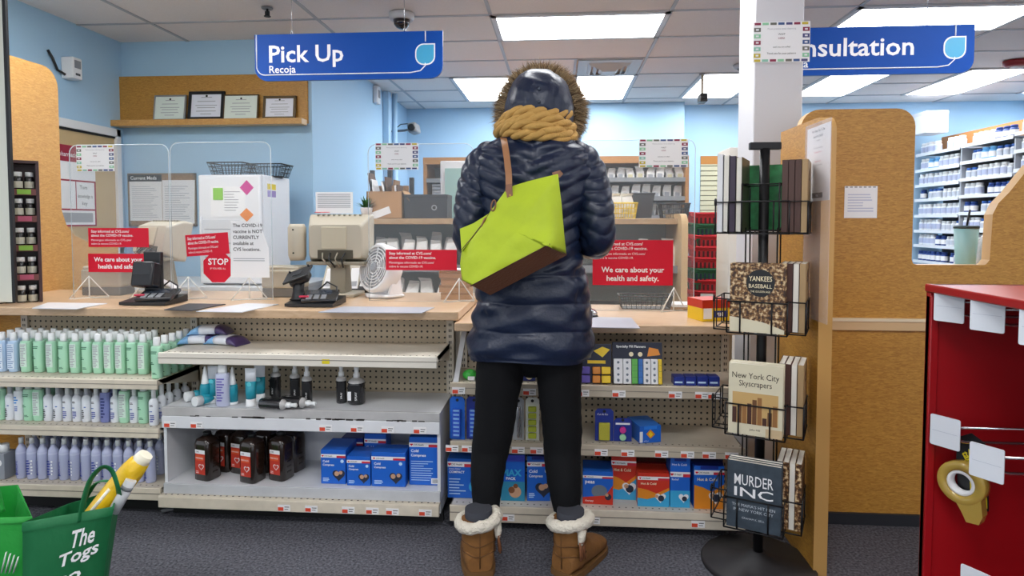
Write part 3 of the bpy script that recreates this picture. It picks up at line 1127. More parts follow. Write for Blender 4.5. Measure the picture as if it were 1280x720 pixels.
kp = Kind(mk_perox)
GP = 'brown peroxide bottles in the white cubby'
for px, y, rz, lb in [(260, YS + .055, -16, 'dark peroxide bottle nearest the left wall of the cubby, front row'), (284, YS + .15, -16, 'dark peroxide bottle behind the one at the left, label hidden'),
                      (304, YS + .135, -16, 'dark peroxide bottle with its label peeking out behind the centre one'), (316, YS + .045, -16, 'dark peroxide bottle in front centre with a heart label'),
                      (352, YS + .075, -16, 'dark peroxide bottle on the right side of the cubby, front row'), (333, YS + .155, -16, 'dark peroxide bottle behind, between centre and right ones'), (367, YS + .165, -16, 'dark peroxide bottle at the right, rear row')]:
    kp.put((at(px, 590, y).x, y, ZFc), lb, R(rz), GP)

# right section, bottom deck
YD = YR + .02
z3 = z3r + .0005
GH = 'hot and cold therapy boxes on the bottom deck'
carton('therapy_box', 'blue and white compact box at the left end of the bottom deck', 559, 592, 574, z3, YD + .02, .1, cblue, d_ace, group=GH)
carton('therapy_box', 'tall blue max pack box seen between the legs', 626, 656, 569, z3, YD + .01, .08, cblue, d_max, group=GH)
carton('therapy_box', 'blue box with a white strip beside the leg, right of the max pack', 659, 688, 571, z3, YD + .015, .08, cblue, d_cold, cnavy, R(3), group=GH)
carton('therapy_box', 'blue and red peas therapy box beside the right leg', 729, 767, 590, z3, YD + .005, .12, cblue, d_peas, cblue, R(-2), group=GH)
carton('therapy_box', 'tall red and orange box standing farther back beside the peas box', 765, 796, 571, z3, YD + .055, .1, cred, lambda m, w, h: d_hot(m, w, h), cred, R(-3), group=GH)
carton('therapy_box', 'short red hot and cold box in the front of the deck', 798, 838, 592, z3, YD, .1, cred, lambda m, w, h: d_hot(m, w, h), cred, group=GH)
carton('therapy_box', 'dark red box behind the short red hot and cold box', 798, 834, 578, z3, YD + .13, .08, M('carton_dark_red', '#7d1820', .4), d_hot, group=GH)
carton('therapy_box', 'slim blue relief box, first from the red ones', 839, 864, 573, z3, YD, .1, cblue, d_slim, cnavy, group=GH)
carton('therapy_box', 'blue and orange hot and cold box behind the rack of books', 869, 907, 583, z3, YD - .005, .09, cblue, d_hotblue, cnavy, R(2), group=GH)
carton('therapy_box', 'dark blue box standing behind the blue and orange one', 864, 905, 572, z3, YD + .11, .08, cnavy, d_slim, group=GH)

# middle shelf: blister packs and small boxes
z2 = z2r + .0005


def blister(name, label, px0, px1, ptop, zb, Y, body, fill, group=None, cat='pack', dep=.02, rz=0):
    a, b = at(px0, 500, Y).x, at(px1, 500, Y).x
    w = b - a
    h = at((px0 + px1) / 2, ptop, Y).z - zb
    t = thing(name, label, cat, ((a + b) / 2, Y, zb + .0006), rz, group)
    mb = MB(); mb.prism([(-w / 2, 0), (w / 2, 0), (w / 2, h - .012), (w / 2 - .01, h), (-w / 2 + .01, h), (-w / 2, h - .012)], 'y', .0, .003, body)
    disc(mb, 0, h * .92, .006, 0, ink); mb.build('card', t)
    mb = MB(); fill(mb, w, h); mb.build('contents', t)
    return t


def f_week(mb, w, h):
    mb.box(-w * .28, -dep_, .012, w * .28, -.0005, h * .72, M('pill_case_blue', '#2c56c4', .3), .003)
    for k in range(7):
        mb.box(-w * .2, -dep_ - .002, .018 + k * h * .095, w * .2, -dep_, .012 + k * h * .095 + h * .078, M('pill_lid', '#86b3e6', .25, coat=.5), .001)


dep_ = .016


def f_lime(mb, w, h):
    for k in range(5):
        mb.box(-w * .3, -.014, .01 + k * h * .155, w * .3, -.0005, .01 + k * h * .155 + h * .12, lime_p, .003)


def f_balls(mb, w, h):
    for z, m in ((h * .18, M('printed_mint', '#9fd3a6', .5)), (h * .5, magenta)):
        mb.X = Matrix.Translation((0, 0, z)) @ Matrix.Rotation(R(90), 4, 'X')
        mb.lathe([(.013, .0005), (.013, .006), (.011, .008)], m, 18)
    mb.X = Matrix()
    mb.fr(-w * .4, h * .72, w * .4, h * .8, -.0003, white)


def f_yellow(mb, w, h):
    mb.box(-w * .3, -.014, .005, w * .3, -.0005, h * .58, M('olive_sponge', '#b9b33c', .7, bump=.5, bscale=300), .003)
    mb.text('Cut & Go', (-w * .38, -.001, h * .8), h * .06, white_ink, w=w * .76)


def f_clear(mb, w, h):
    mb.box(-w * .12, -.012, .01, w * .12, -.0005, h * .8, chrome, .004)
    mb.box(w * .22, -.01, .01, w * .3, -.0005, h * .85, chrome, .002)


blister('pill_organizer', 'blue blister card with a weekly pill case at the left shelf end', 562, 581, 496, z2, YR + .02, cblue, f_week, 'blue pill cases on the second shelf', rz=R(-6))
blister('pill_organizer', 'blue blister card with a pill case next to the left leg', 583, 602, 496, z2, YR + .025, cnavy, f_week, 'blue pill cases on the second shelf', rz=R(-4))
blister('tweezer_pack', 'clear grey pack with steel tweezers between the legs', 641, 655, 497, z2, YR + .03, M('grey_card', '#aeb0b4', .4), f_clear)
blister('ice_pack_strip', 'card with lime pill cups between the legs, right of the steel pack', 657, 674, 497, z2, YR + .03, M('white_card', '#d9dad2', .4), f_lime)
blister('pill_cutter_pack', 'navy card with an olive insert on the second shelf', 744, 767, 511, z2, YR + .045, cnavy, f_yellow)
blister('pill_cup_pack', 'navy card with pink and green discs on the second shelf', 767.5, 790, 523, z2, YR + .045, cnavy, f_balls)


def d_blue_small(mb, w, h):
    mb.prism([(0, h * .25), (w * .22, h * .5), (0, h * .8), (-w * .2, h * .55)], 'y', -.0006, 0, corange)
    mb.prism([(0, h * .35), (w * .12, h * .5), (0, h * .7), (-w * .1, h * .55)], 'y', -.0012, 0, cyellow)
    mb.text('pill box', (-w * .3, -.001, h * .1), h * .07, white_ink, w=w * .6)
    mb.fr(-w / 2, h * .05, -w * .36, h * .7, 0, white)


carton('small_box', 'bright blue box with an orange diamond, standing at an angle on the second shelf', 799, 828, 533, z2, YR + .035, .13, cblue, d_blue_small, M('carton_bright_blue', '#2f7ee0', .35), R(16))

# upper shelf of the right section
z1_ = z1r + .0005


def tilted_display(name, label, px0, px1, ptop, zb, Y, fill, tilt=10):
    a, b = at(px0, 450, Y).x, at(px1, 450, Y).x
    w = b - a
    h = at((px0 + px1) / 2, ptop, Y + .03).z - zb
    t = thing(name, label, 'display', ((a + b) / 2, Y + .006, zb + .0022))
    mb = MB(); mb.X = Matrix.Rotation(R(-tilt), 4, 'X'); mb.box(-w / 2, 0, .0, w / 2, .006, h, dark_p, .001); o = mb.build('board', t)
    for nm, f in fill:
        mb = MB(); mb.X = Matrix.Rotation(R(-tilt), 4, 'X'); f(mb, w, h); mb.build(nm, t)
    return t


def f_hdr(mb, w, h):
    mb.text('Specialty Pill Planners', (-w * .42, -.0008, h * .87), h * .06, white_ink, bold=.02, w=w * .8)
    for k in (-.12, .06):
        disc(mb, w * k, h * .71, h * .055, 0, M('cream_print'))
    mb.prism([(w * .2, h * .66), (w * .46, h * .7), (w * .42, h * .84), (w * .24, h * .88)], 'y', -.0006, 0, corange)


def f_grid(mb, w, h):
    for k, (x0, x1, m) in enumerate([(-.48, -.30, white), (-.29, -.13, white), (-.12, .0, M('planner_green', '#5fb24a', .4)), (.01, .1, M('planner_blue', '#2c6cb8', .4)), (.11, .25, white), (.26, .4, white), (.41, .48, cyellow)]):
        mb.box(w * x0, -.016, 0.001, w * x1, -.0006, h * .6, m, .0015)
        for r_ in range(4):
            if m is white:
                disc(mb, w * (x0 + x1) / 2, h * (.08 + .145 * r_), h * .03, -.0165, M('printed_slate'))
            else:
                mb.fr(w * x0 + .002, h * (.02 + .145 * r_), w * x1 - .002, h * (.025 + .145 * r_), -.0162, ink)


tilted_display('planner_display', 'dark display board with white, green and blue pill planners', 766, 829, 428, z1_, YR + .02, [('header_print', f_hdr), ('planner_rows', f_grid)])


def f_hdr2(mb, w, h):
    mb.prism([(-w * .1, h * .82), (w * .2, h * .66), (w * .45, h * .86), (w * .2, h * .93)], 'y', -.0006, 0, cyellow)
    mb.fr(-w * .3, h * .5, w * .3, h * .58, 0, cyellow)


def f_cols(mb, w, h):
    for x0, x1, m in ((-.5, -.22, purple_p), (-.14, .12, corange), (.16, .46, cyellow)):
        for k in range(2):
            mb.box(w * x0, -.016, .002 + k * h * .22, w * x1, -.0006, h * .2 + k * h * .22, m, .003)


tilted_display('planner_display', 'blue display board with purple, orange and yellow pill cases beside the coat', 727, 765, 430, z1_, YR + .02, [('header_print', f_hdr2), ('pill_cases', f_cols)])
for i in range(4):
    px = 842 + i * 14.6
    carton('small_box', 'low navy box lying in the row right of the display boards, %s of four' % nth(i), px, px + 13.6, 472, z1_, YR + .02, .06, cnavy, lambda m, w, h: m.fr(-w * .4, h * .3, w * .3, h * .5, 0, M('pale_blue_print')), group='low navy boxes on the upper right shelf')
# green pack next to the bracket and dark strip between the legs
p = at(580, 478, YR + .04)
t = thing('green_pack', 'small bright green pack at the left end of the upper shelf', 'pack', (p.x + .022, YR + .06, z1_))
mb = MB(); mb.lathe([(.016, 0), (.024, .01), (.026, .022), (.018, .034), (.006, .04)], M('green_film', '#35a83a', .35, bump=.8, bscale=60), 14, sx=1.2); mb.build('film', t)
mb = MB(); mb.box(-.006, -.028, .002, .022, -.024, .018, white, .002); mb.build('label', t)
blister('hanging_pack', 'narrow navy card with cream buttons between the coat hem and the legs', 654, 669, 447, z1_, YR + .05, cnavy, lambda mb, w, h: [disc(mb, 0, h * z, w * .28, -.0005, M('cream_print')) for z in (.2, .45, .7)])
# ------------------------------------------------------------------ on the pharmacy counter
acr = M('clear_acrylic', '#dfeaf2', .04, alpha=.07)
acr_e = M('acrylic_edge', '#e6f0f6', .1, alpha=.6)
YG = 2.88


def shield(label, px0, px1, ptop, Y, zc, feet):
    a, b = at(px0, 300, Y).x, at(px1, 300, Y).x
    zt = at((px0 + px1) / 2, ptop, Y).z
    w, h = b - a, zt - zc
    t = thing('acrylic_shield', label, 'shield', ((a + b) / 2, Y, zc + .0005), 0, 'clear acrylic counter shields')
    r = .04
    out = [(-w / 2, 0), (w / 2, 0)] + arc(w / 2 - r, h - r, r, 0, 90, 5) + arc(-w / 2 + r, h - r, r, 90, 180, 5)
    mb = MB(); mb.prism(out, 'y', -.002, .002, acr, acr_e)
    mb.build('pane', t)
    mb = MB(); mb.tube([(u, 0, v) for u, v in out], .0022, acr_e, 5, closed=True); mb.build('edge', t)
    for px in feet:
        x = at(px, 375, Y).x - (a + b) / 2
        mb = MB()
        mb.X = Matrix.Translation((x, 0, 0)) @ Matrix.Rotation(R(38), 4, 'Z')
        mb.tube([(-.078, .0, .003), (0, 0, .105), (.078, 0, .003)], .0035, M('acrylic_foot', '#eceae4', .2, alpha=.85), 6)
        mb.tube([(0, 0, .105), (0, 0, .0)], .003, M('acrylic_foot'), 6)
        mb.box(-.08, -.004, 0, .08, .004, .004, M('acrylic_foot'))
        mb.build('foot', t)
    return t


shield('clear acrylic shield at the left end of the counter, before the tilted monitor', 90, 213, 181, YG, ZL, (112, 186))
shield('clear acrylic shield in front of the white fridge', 215, 340, 178, YG, ZL, (236, 312))
shield('clear acrylic shield behind the white fan, left of the customer', 461, 592, 180, YG, ZL, (574,))
shield('clear acrylic shield on the lower counter right of the customer', 722, 868, 175, 2.93, ZR, (842,))

bcol = ['#c8b43a', '#8fc4b0', '#8a2846', '#8fc9a2', '#6a6a62', '#3f5a8c', '#4a4a7a', '#8a2846']
bmats = [M('card_border_%s' % n, c, .6) for n, c in zip(('mustard', 'aqua', 'wine', 'sage', 'olive', 'denim', 'violet', 'plum'), bcol)]


def card(label, px0, py0, px1, py1, Y, rz=0):
    p, q = at(px0, py0, Y), at(px1, py1, Y)
    w, h = q.x - p.x, p.z - q.z
    t = thing('notice_card', label, 'notice', ((p.x + q.x) / 2, Y, q.z), rz, 'colour-bordered notice cards')
    mb = MB(); mb.box(-w / 2, 0, 0, w / 2, .002, h, paper); mb.build('card', t)
    mb = MB()
    for i in range(7):
        for zz in (.015, .925):
            x = -w * .48 + i * w * .139
            mb.fr(x, h * zz, x + w * .11, h * (zz + .06), 0, bmats[(i + int(zz * 3)) % 8])
    for i in range(5):
        for x in (-w * .49, w * .37):
            z = h * (.12 + i * .16)
            mb.fr(x, z, x + w * .12, z + h * .1, 0, bmats[(i + (3 if x > 0 else 0)) % 8])
            mb.fr(x + w * .035, z + h * .03, x + w * .085, z + h * .07, -.0006, white)
    mb.build('border', t)
    mb = MB()
    mb.text('Please practice social distancing', (0, -.0008, h * .81), h * .045, paper_grey, al='C', w=w * .5)
    mb.text('WAIT', (0, -.0008, h * .67), h * .05, ink, al='C')
    mb.text('HERE', (0, -.0008, h * .57), h * .05, bmats[7], al='C')
    mb.text('until you are called', (0, -.0008, h * .36), h * .04, ink, al='C', w=w * .45)
    mb.text('Thank you for your patience', (0, -.0008, h * .2), h * .045, ink, al='C', w=w * .6)
    mb.build('lettering', t)
    return t


card('colour-bordered notice on the leftmost shield, over the notice board', 95, 182, 143, 214, YG - .006)
card('colour-bordered notice at the top of the shield left of the customer', 469, 179, 523, 212, YG - .006)
card('colour-bordered notice on the shield right of the customer', 799, 174, 860, 209, 2.922)
card('colour-bordered notice taped high on the white column', 942, 28, 1012, 77, 2.8575)


def redcard(label, px0, py0, px1, py1, Y, kind, tilt=0):
    p, q = at(px0, py0, Y), at(px1, py1, Y)
    w, h = q.x - p.x, p.z - q.z
    t = thing('red_notice', label, 'notice', ((p.x + q.x) / 2, Y, q.z), 0, 'red notices on the shields')
    t.rotation_euler = (0, R(tilt), 0)
    mb = MB(); mb.box(-w / 2, 0, 0, w / 2, .0015, h, red); mb.build('card', t)
    mb = MB()
    z0 = 0
    if kind in ('info', 'both'):
        if kind == 'both':
            z0 = h * .52; hh = h * .48
        else:
            hh = h
        x = -w * .45
        mb.text('Stay informed at CVS.com/', (x, -.0006, z0 + hh * .76), hh * .14, white_ink, bold=.015, w=w * .66)
        mb.text('about the COVID-19 vaccine.', (x, -.0006, z0 + hh * .55), hh * .14, white_ink, bold=.015, w=w * .72)
        mb.text('Manténgase informado en CVS.com/', (x, -.0006, z0 + hh * .32), hh * .11, white_ink, w=w * .7)
        mb.text('sobre la vacuna COVID-19.', (x, -.0006, z0 + hh * .13), hh * .11, white_ink, w=w * .56)
    if kind in ('care', 'both'):
        hh = h if kind == 'care' else h * .5
        mb.text('We care about your', (0, -.0006, hh * .58), hh * .24, white_ink, bold=.025, al='C', w=w * .86)
        mb.text('health and safety.', (0, -.0006, hh * .2), hh * .24, white_ink, bold=.025, al='C', w=w * .78)
    mb.build('lettering', t)
    return t


redcard('upper red notice about the vaccine on the leftmost shield', 110, 285, 186, 309, YG - .006, 'info')
redcard('red health and safety notice behind the tall black card reader', 110, 317, 186, 340.5, YG - .006, 'care')
redcard('tilted red vaccine notice on the shield before the fridge', 233, 292, 287, 319, YG - .008, 'info', -4)
redcard('red vaccine notice beside the white fan', 482, 312, 571, 338, YG - .006, 'info')
redcard('big red health and safety notice right of the coat', 741, 300, 841, 357, 2.922, 'both')

# STOP notice and vaccine poster
p, q = at(257, 315, YG - .006), at(288, 353, YG - .006)
t = thing('stop_notice', 'red octagonal STOP notice on the shield before the fridge', 'notice', ((p.x + q.x) / 2, YG - .006, (p.z + q.z) / 2))
r_ = (p.z - q.z) / 2 / math.cos(R(22.5))
mb = MB(); mb.prism([(r_ * math.cos(R(22.5 + 45 * i)), r_ * math.sin(R(22.5 + 45 * i))) for i in range(8)], 'y', 0, .0015, red); mb.build('octagon', t)
mb = MB(); mb.text('STOP', (.002, -.0006, .012), .030, white_ink, bold=.02, al='C', w=r_ * 1.6); mb.text('IF YOU FEEL ILL', (0, -.0006, -.01), .008, white_ink, al='C'); mb.build('lettering', t)
p, q = at(287, 276, YG - .01), at(337, 347, YG - .01)
w, h = q.x - p.x, p.z - q.z
t = thing('vaccine_poster', 'white paper poster about the vaccine beside the STOP notice', 'poster', ((p.x + q.x) / 2, YG - .01, q.z))
mb = MB(); mb.prism([(-w / 2, 0), (w / 2, 0), (w / 2 - .002, h * .52), (w * .27, h * .96), (-w / 2 + .005, h)], 'y', 0, .001, paper); mb.build('sheet', t)
mb = MB()
for i, s_ in enumerate(['The COVID-19', 'vaccine is NOT', 'CURRENTLY', 'available at', 'CVS locations.']):
    mb.text(s_, (-w * .42, -.0006, h * (.89 - .105 * i)), h * .062, ink, bold=.015, w=w * .86)
lines(mb, -w * .42, w * .4, h * .29, h * .36, 2, -.0002, paper_grey, 2, .4)
mb.build('lettering', t)

# flat pads and papers on the counter
def flat(name, label, cat, pts, z, mat, th=.003, dz=0):
    P = [gz(x, y, z) for x, y in pts]
    c = sum((v for v in P), Vector()) / len(P)
    mb = MB(); mb.prism([(v.x - c.x, v.y - c.y) for v in P], 'z', 0, th, mat)
    o = mb.build(name, None, (c.x, c.y, z + .0005 + dz))
    return tag(o, label, cat)


pad_m = M('signature_pad_grey', '#b7b9c4', .3)
sheet_m = M('glossy_white_sheet', '#dddfe4', .3)
flat('counter_mat', 'white counter mat with a dark edge in front of the fan', 'mat', [(398, 391), (527, 392), (543, 385), (430, 384)], ZL, pad_m)
flat('counter_mat', 'white sheet on the counter before the STOP notice', 'mat', [(245, 390), (302, 391), (348, 381), (308, 380)], ZL, sheet_m)
flat('counter_mat', 'dark pad on the counter beside the tall card reader', 'mat', [(205, 388), (240, 389), (282, 381), (236, 380)], ZL, M('dark_pad', '#33343a', .4))
flat('counter_mat', 'white sheet at the left end of the counter', 'mat', [(40, 386), (95, 387), (134, 380), (60, 379)], ZL, sheet_m)
flat('counter_mat', 'grey signature mat on the lower counter by the coat', 'mat', [(738, 410), (800, 411), (789, 398), (738, 397)], ZR, pad_m)

# beige monitors seen from behind
def monitor(label, px0, px1, ptop, pbot, Y, rz, speaker, tilt=0, paper_sheet=False):
    a, b = at(px0, 300, Y), at(px1, 300, Y)
    zt, zb = at((px0 + px1) / 2, ptop, Y).z, at((px0 + px1) / 2, pbot, Y).z
    w, h = b.x - a.x, zt - zb
    t = thing('monitor', label, 'monitor', ((a.x + b.x) / 2, Y, ZL + .0005), rz, 'beige monitors on the counter')
    z0 = zb - ZL
    T = Matrix.Translation((0, 0, z0 + h / 2)) @ Matrix.Rotation(R(tilt), 4, 'X') @ Matrix.Translation((0, 0, -h / 2))
    mb = MB(); mb.X = T
    def rr_(w_, h0, h1, y, r=.012):
        return [(u, y, v) for u, v in rrect(-w_ / 2, h0, w_ / 2, h1, r, 3)]
    mb.loft([rr_(w, 0, h, .10), rr_(w, 0, h, .06), rr_(w * .97, .005, h * .95, .04), rr_(w * .86, h * .08, h * .80, -.015, .02), rr_(w * .82, h * .1, h * .78, -.02, .02)], beige_pl, smooth=False)
    mb.build('housing', t)
    mb = MB(); mb.X = T; mb.box(-w * .22, -.026, h * .28, w * .18, -.016, h * .74, M('beige_panel', '#bdb49d', .5), .003); mb.build('rear_panel', t)
    mb = MB(); mb.X = T; mb.box(-w * .28, -.024, h * .08, w * .28, -.018, h * .26, M('connector_bay', '#4a4538', .7)); 
    for i in range(4):
        mb.tube([(-w * .2 + i * w * .12, -.024, h * .2), (-w * .18 + i * w * .1, -.045, h * .08), (-w * .06 + i * .02, -.03, -h * .1)], .004, black if i % 2 else beige_dk, 6)
    mb.build('connector_bay', t)
    mb = MB(); mb.X = T; mb.box(-w * .44, .07, h * .06, w * .44, .102, h * .92, M('dark_screen', '#15181c', .15)); mb.build('screen', t)
    for i in range(5):
        mb = MB()
    mb = MB()
    for i in range(9):
        mb.X = T; mb.box(w * (-.36 + i * .085), .042, h * .962, w * (-.33 + i * .085), .06, h * 1.003, beige_dk)
    mb.build('vent', t)
    # arm and foot
    mb = MB(); mb.prism([(.0, 0), (.11, 0), (.07, z0 + h * .3), (.02, z0 + h * .3)], 'x', -w * .12, w * .12, beige_dk); mb.box(-w * .3, -.04, 0, w * .3, .14, .018, beige_pl, .005); mb.build('stand', t)
    mb = MB(); mb.box(-w * .46, -.03, z0 - .012, w * .46, .05, z0 + .004, beige_dk, .004); mb.build('keyboard_ledge', t)
    if speaker:
        mb = MB(); mb.X = Matrix.Translation((-w / 2 - .042, 0, 0)); mb.lathe([(.034, z0 + h * .04), (.042, z0 + h * .14), (.042, z0 + h * .72), (.034, z0 + h * .8)], beige_pl, 18, sy=1.1); mb.tube([(0, -.045, z0 + h * .68), (0, -.05, z0 + h * .68)], .004, ink, 8); mb.tube([(0, -.045, z0 + h * .2), (0, -.05, z0 + h * .2)], .004, ink, 8)
        mb.build('side_speaker', t)
    return t


monitor('beige monitor seen from behind with a paper sheet on top', 382, 460, 268, 328, 3.02, 0, True)
monitor('beige monitor at the left, turned and tilted back, seen from behind', 158, 226, 272, 322, 3.06, R(-24), False, -14)
# sheet and red reading glasses on the monitor
p, q = at(393, 241, 3.08), at(440, 263, 3.08)
mb = MB(); mb.box(0, 0, 0, q.x - p.x, .001, .02 + p.z - q.z, paper)
for i in range(8):
    mb.fr(.01, .03 + i * .009, q.x - p.x - .012, .034 + i * .009, 0, paper_grey)
o = mb.build('paper_sheet', None, (p.x, 3.095, at(420, 267, 3.07).z + .0)); tag(o, 'printed sheet propped up on top of the monitor', 'paper')
p = at(401, 264, 3.06)
t = thing('reading_glasses', 'red reading glasses lying on the beige monitor', 'glasses', (p.x, 3.075, at(420, 267, 3.07).z + .004))
for s_ in (-1, 1):
    mb = MB(); mb.tube([(s_ * .018 + .014 * math.cos(a * PI / 8), .009 * math.sin(a * PI / 8) - .01, 0.0025) for a in range(16)], .0018, red, 6, closed=True); mb.build('lens_rim', t)
mb = MB(); mb.tube([(-.032, -.008, .003), (-.03, .03, .003)], .0015, red, 5); mb.tube([(.032, -.008, .003), (.03, .03, .003)], .0015, red, 5); mb.tube([(-.005, -.01, .003), (.005, -.01, .003)], .0015, red, 5); mb.build('temple', t)

# receipt printers
def printer(label, px0, px1, ptop, pbot, Y, rz=0):
    a, b = at(px0, 350, Y), at(px1, 350, Y)
    w = b.x - a.x
    h = at((px0 + px1) / 2, ptop, Y).z - ZL
    t = thing('receipt_printer', label, 'printer', ((a.x + b.x) / 2, Y, ZL + .0005), rz, 'receipt printers on the counter')
    mb = MB(); mb.box(-w / 2, 0, h * .28, w / 2, .12, h * .9, beige_pl, .012, 3); mb.build('body', t)
    mb = MB(); mb.box(-w / 2 + .004, .004, 0, w / 2 - .004, .116, h * .3, M('printer_base', '#6d6a64', .5), .004); mb.build('base', t)
    mb = MB(); mb.box(-w * .46, .005, h * .86, w * .46, .115, h, beige_pl, .008, 3); mb.build('cover', t)
    return t


printer('low beige receipt printer between the fridge and the monitor', 326, 375, 333, 378, 2.97)
printer('long beige printer behind the red notices at the left', 100, 150, 333, 376, 2.98)

# card readers
def reader(label, px, pbot, Y, style):
    p = at(px, pbot, Y)
    t = thing('card_reader', label, 'card reader', (p.x, Y, ZL + .0035), 0, 'black card readers')
    mb = MB()
    mb.prism([(-.07, 0), (.1, 0), (.1, .03), (-.07, .012)], 'x', -.085, .125, black); mb.build('base', t)
    mb = MB(); mb.X = Matrix.Translation((.03, .0, .026)) @ Matrix.Rotation(R(14), 4, 'Z') @ Matrix.Rotation(R(12), 4, 'X')
    mb.box(-.06, -.06, 0, .09, .08, .016, M('reader_black', '#202125', .25), .005)
    mb.box(-.045, .015, .016, .06, .07, .0175, M('reader_screen', '#3c4450', .1))
    for i in range(4):
        for j in range(3):
            mb.box(-.04 + j * .03, -.05 + i * .015, .016, -.018 + j * .03, -.04 + i * .015, .018, grey_mid, .001)
    mb.build('keypad', t)
    mb = MB(); mb.X = Matrix.Translation((.0, -.045, .036)) @ Matrix.Rotation(R(14), 4, 'Z'); mb.box(-.03, 0, 0, .01, .015, .008, M('reader_red', '#c8304c', .4), .002); mb.build('button_strip', t)
    if style == 'tall':
        mb = MB(); mb.box(-.05, .05, .03, .03, .075, .225, black, .004); mb.build('post', t)
        mb = MB(); mb.X = Matrix.Translation((-.02, .03, .12)) @ Matrix.Rotation(R(-12), 4, 'X'); mb.box(-.05, -.04, -.055, .05, .03, .06, M('reader_black'), .01); mb.box(-.04, -.042, .0, .04, -.039, .05, M('reader_face', '#2a2c30', .3)); mb.build('scanner_head', t)
    else:
        mb = MB(); mb.lathe([(.04, .02), (.03, .03), (.024, .06), (.026, .1)], black, 16, c=(-.06, .02, 0)); mb.build('pedestal', t)
        mb = MB(); mb.X = Matrix.Translation((-.06, .02, .125)) @ Matrix.Rotation(R(-20), 4, 'Y') @ Matrix.Rotation(R(24), 4, 'X')
        mb.box(-.06, -.05, .0, .06, .05, .01, black, .003); mb.box(-.045, -.035, -.035, .045, .035, 0, black, .012); mb.box(-.02, -.015, .01, .02, .015, .014, M('reader_face'), .003)
        for sx_ in (-1, 1):
            mb.lathe([(.005, .01), (.005, .018)], black, 8, c=(sx_ * .045, .04, 0))
        mb.build('cradle', t)
    mb = MB(); mb.tube([(.0, .08, .05), (.04, .1, .09), (.09, .08, .07), (.105, .05, .02), (.115, .03, .012)], .004, M('cable_black', '#1c1c1e', .5), 7); mb.build('cable', t)
    return t


reader('black card reader with a tall scanner post, before the red notices', 185, 384, 2.70, 'tall')
reader('black card reader with a tilted empty cradle, before the beige printer', 388, 386, 2.70, 'cradle')
# slanted rack of papers and photos under the monitor
p = at(422, 372, 3.05)
t = thing('paper_rack', 'slanted rack of papers and dark photos under the beige monitor', 'rack', (p.x, 3.205, ZL + .0005))
T = Matrix.Rotation(R(-38), 4, 'X')
mb = MB(); mb.X = T; mb.box(-.15, 0, 0, .15, .008, .17, beige_pl, .003); mb.box(-.15, -.02, 0, .15, 0, .012, black); mb.build('board', t)
rr = random.Random(12)
for i in range(6):
    mb = MB(); mb.X = T @ Matrix.Translation((-.115 + i * .046, -.002 - .001 * (i % 2), .016)) @ Matrix.Rotation(R(rr.uniform(-9, 9)), 4, 'Y')
    mb.box(-.022, -.001, 0, .022, 0, .11 + rr.uniform(0, .03), (paper, M('photo_dark', '#3a3638', .4), M('photo_grey', '#8f9098', .4))[i % 3])
    mb.fr(-.016, .02, .016, .05, -.001, (paper_grey, paper, ink)[i % 3]); mb.build('sheet', t)
# white handset behind the tall reader
p = at(210, 358, 3.0)
t = thing('handset', 'white handset leaning behind the tall card reader', 'phone', (p.x, 3.0, ZL + .0005))
mb = MB(); mb.tube([(-.05, 0, .075), (-.02, 0, .068), (.02, 0, .05), (.06, 0, .022)], .016, white, 10, rad=[.018, .015, .014, .018], flat=.8); mb.build('handle', t)
mb = MB(); mb.box(-.06, -.04, 0, .075, .05, .02, grey_mid, .006); mb.build('cradle', t)

# white desk fan
p = at(477, 380, 3.03)
t = thing('desk_fan', 'white desk fan turned sideways beside the red notice', 'fan', (p.x, 3.03, ZL + .0005), R(-38))
mb = MB(); mb.lathe([(.06, 0), (.065, .006), (.06, .018), (.03, .024)], white, 28, sy=1.2); mb.prism([(-.03, .015), (.05, .015), (.035, .12), (.01, .13)], 'x', .085, .1, white); mb.box(-.07, -.05, .004, .105, .06, .018, white, .006); mb.build('base', t)
TF = Matrix.Translation((0, 0, .135)) @ Matrix.Rotation(R(75), 4, 'X')
mb = MB(); mb.X = TF
mb.lathe([(.095, -.055), (.118, -.03), (.122, .03), (.112, .045), (.106, .045), (.106, -.0)], white, 36, cap=False)
mb.build('housing', t)
mb = MB(); mb.X = TF
for r2 in (.03, .045, .06, .075, .09, .104):
    mb.tube([(r2 * math.cos(2 * PI * k / 32), r2 * math.sin(2 * PI * k / 32), .043) for k in range(32)], .0028, white, 6, closed=True)
for k in range(8):
    a = 2 * PI * k / 8
    mb.tube([(.02 * math.cos(a), .02 * math.sin(a), .042), (.106 * math.cos(a), .106 * math.sin(a), .042)], .0025, white, 6)
mb.build('grille', t)
mb = MB(); mb.X = TF; mb.lathe([(.022, .038), (.022, .05), (.016, .054)], grey_mid, 20); mb.build('hub', t)
for k in range(3):
    mb = MB(); mb.X = TF @ Matrix.Rotation(2 * PI * k / 3, 4, 'Z'); mb.loft([[(.02 + u, -.02 - u * .1, .0 + v * .004), (.02 + u, .02 + u * .3, .018 + v * .004), (.02 + u, .02 + u * .3, .021 + v * .004), (.02 + u, -.02 - u * .1, .003 + v * .004)] for u, v in ((0, 0), (.04, 1), (.075, 1))], grey_mid, smooth=False); mb.build('blade', t)
mb = MB(); mb.X = TF; mb.lathe([(.05, -.055), (.095, -.055)], M('fan_dark', '#55575c', .6), 30, cap=False); mb.build('rear_grille', t)

# brown stacked boxes beside the customer
kbx = None


def mk_bx():
    t = thing('cardboard_box', 'x', 'box')
    mb = MB(); mb.box(-.07, -.055, 0, .07, .055, .03, cardboard, .001, 1); mb.build('carton', t)
    mb = MB(); mb.box(-.071, -.056, .022, .071, .056, .0325, M('cardboard_lid', '#9c7448', .8), .001, 1); mb.build('lid', t)
    return t


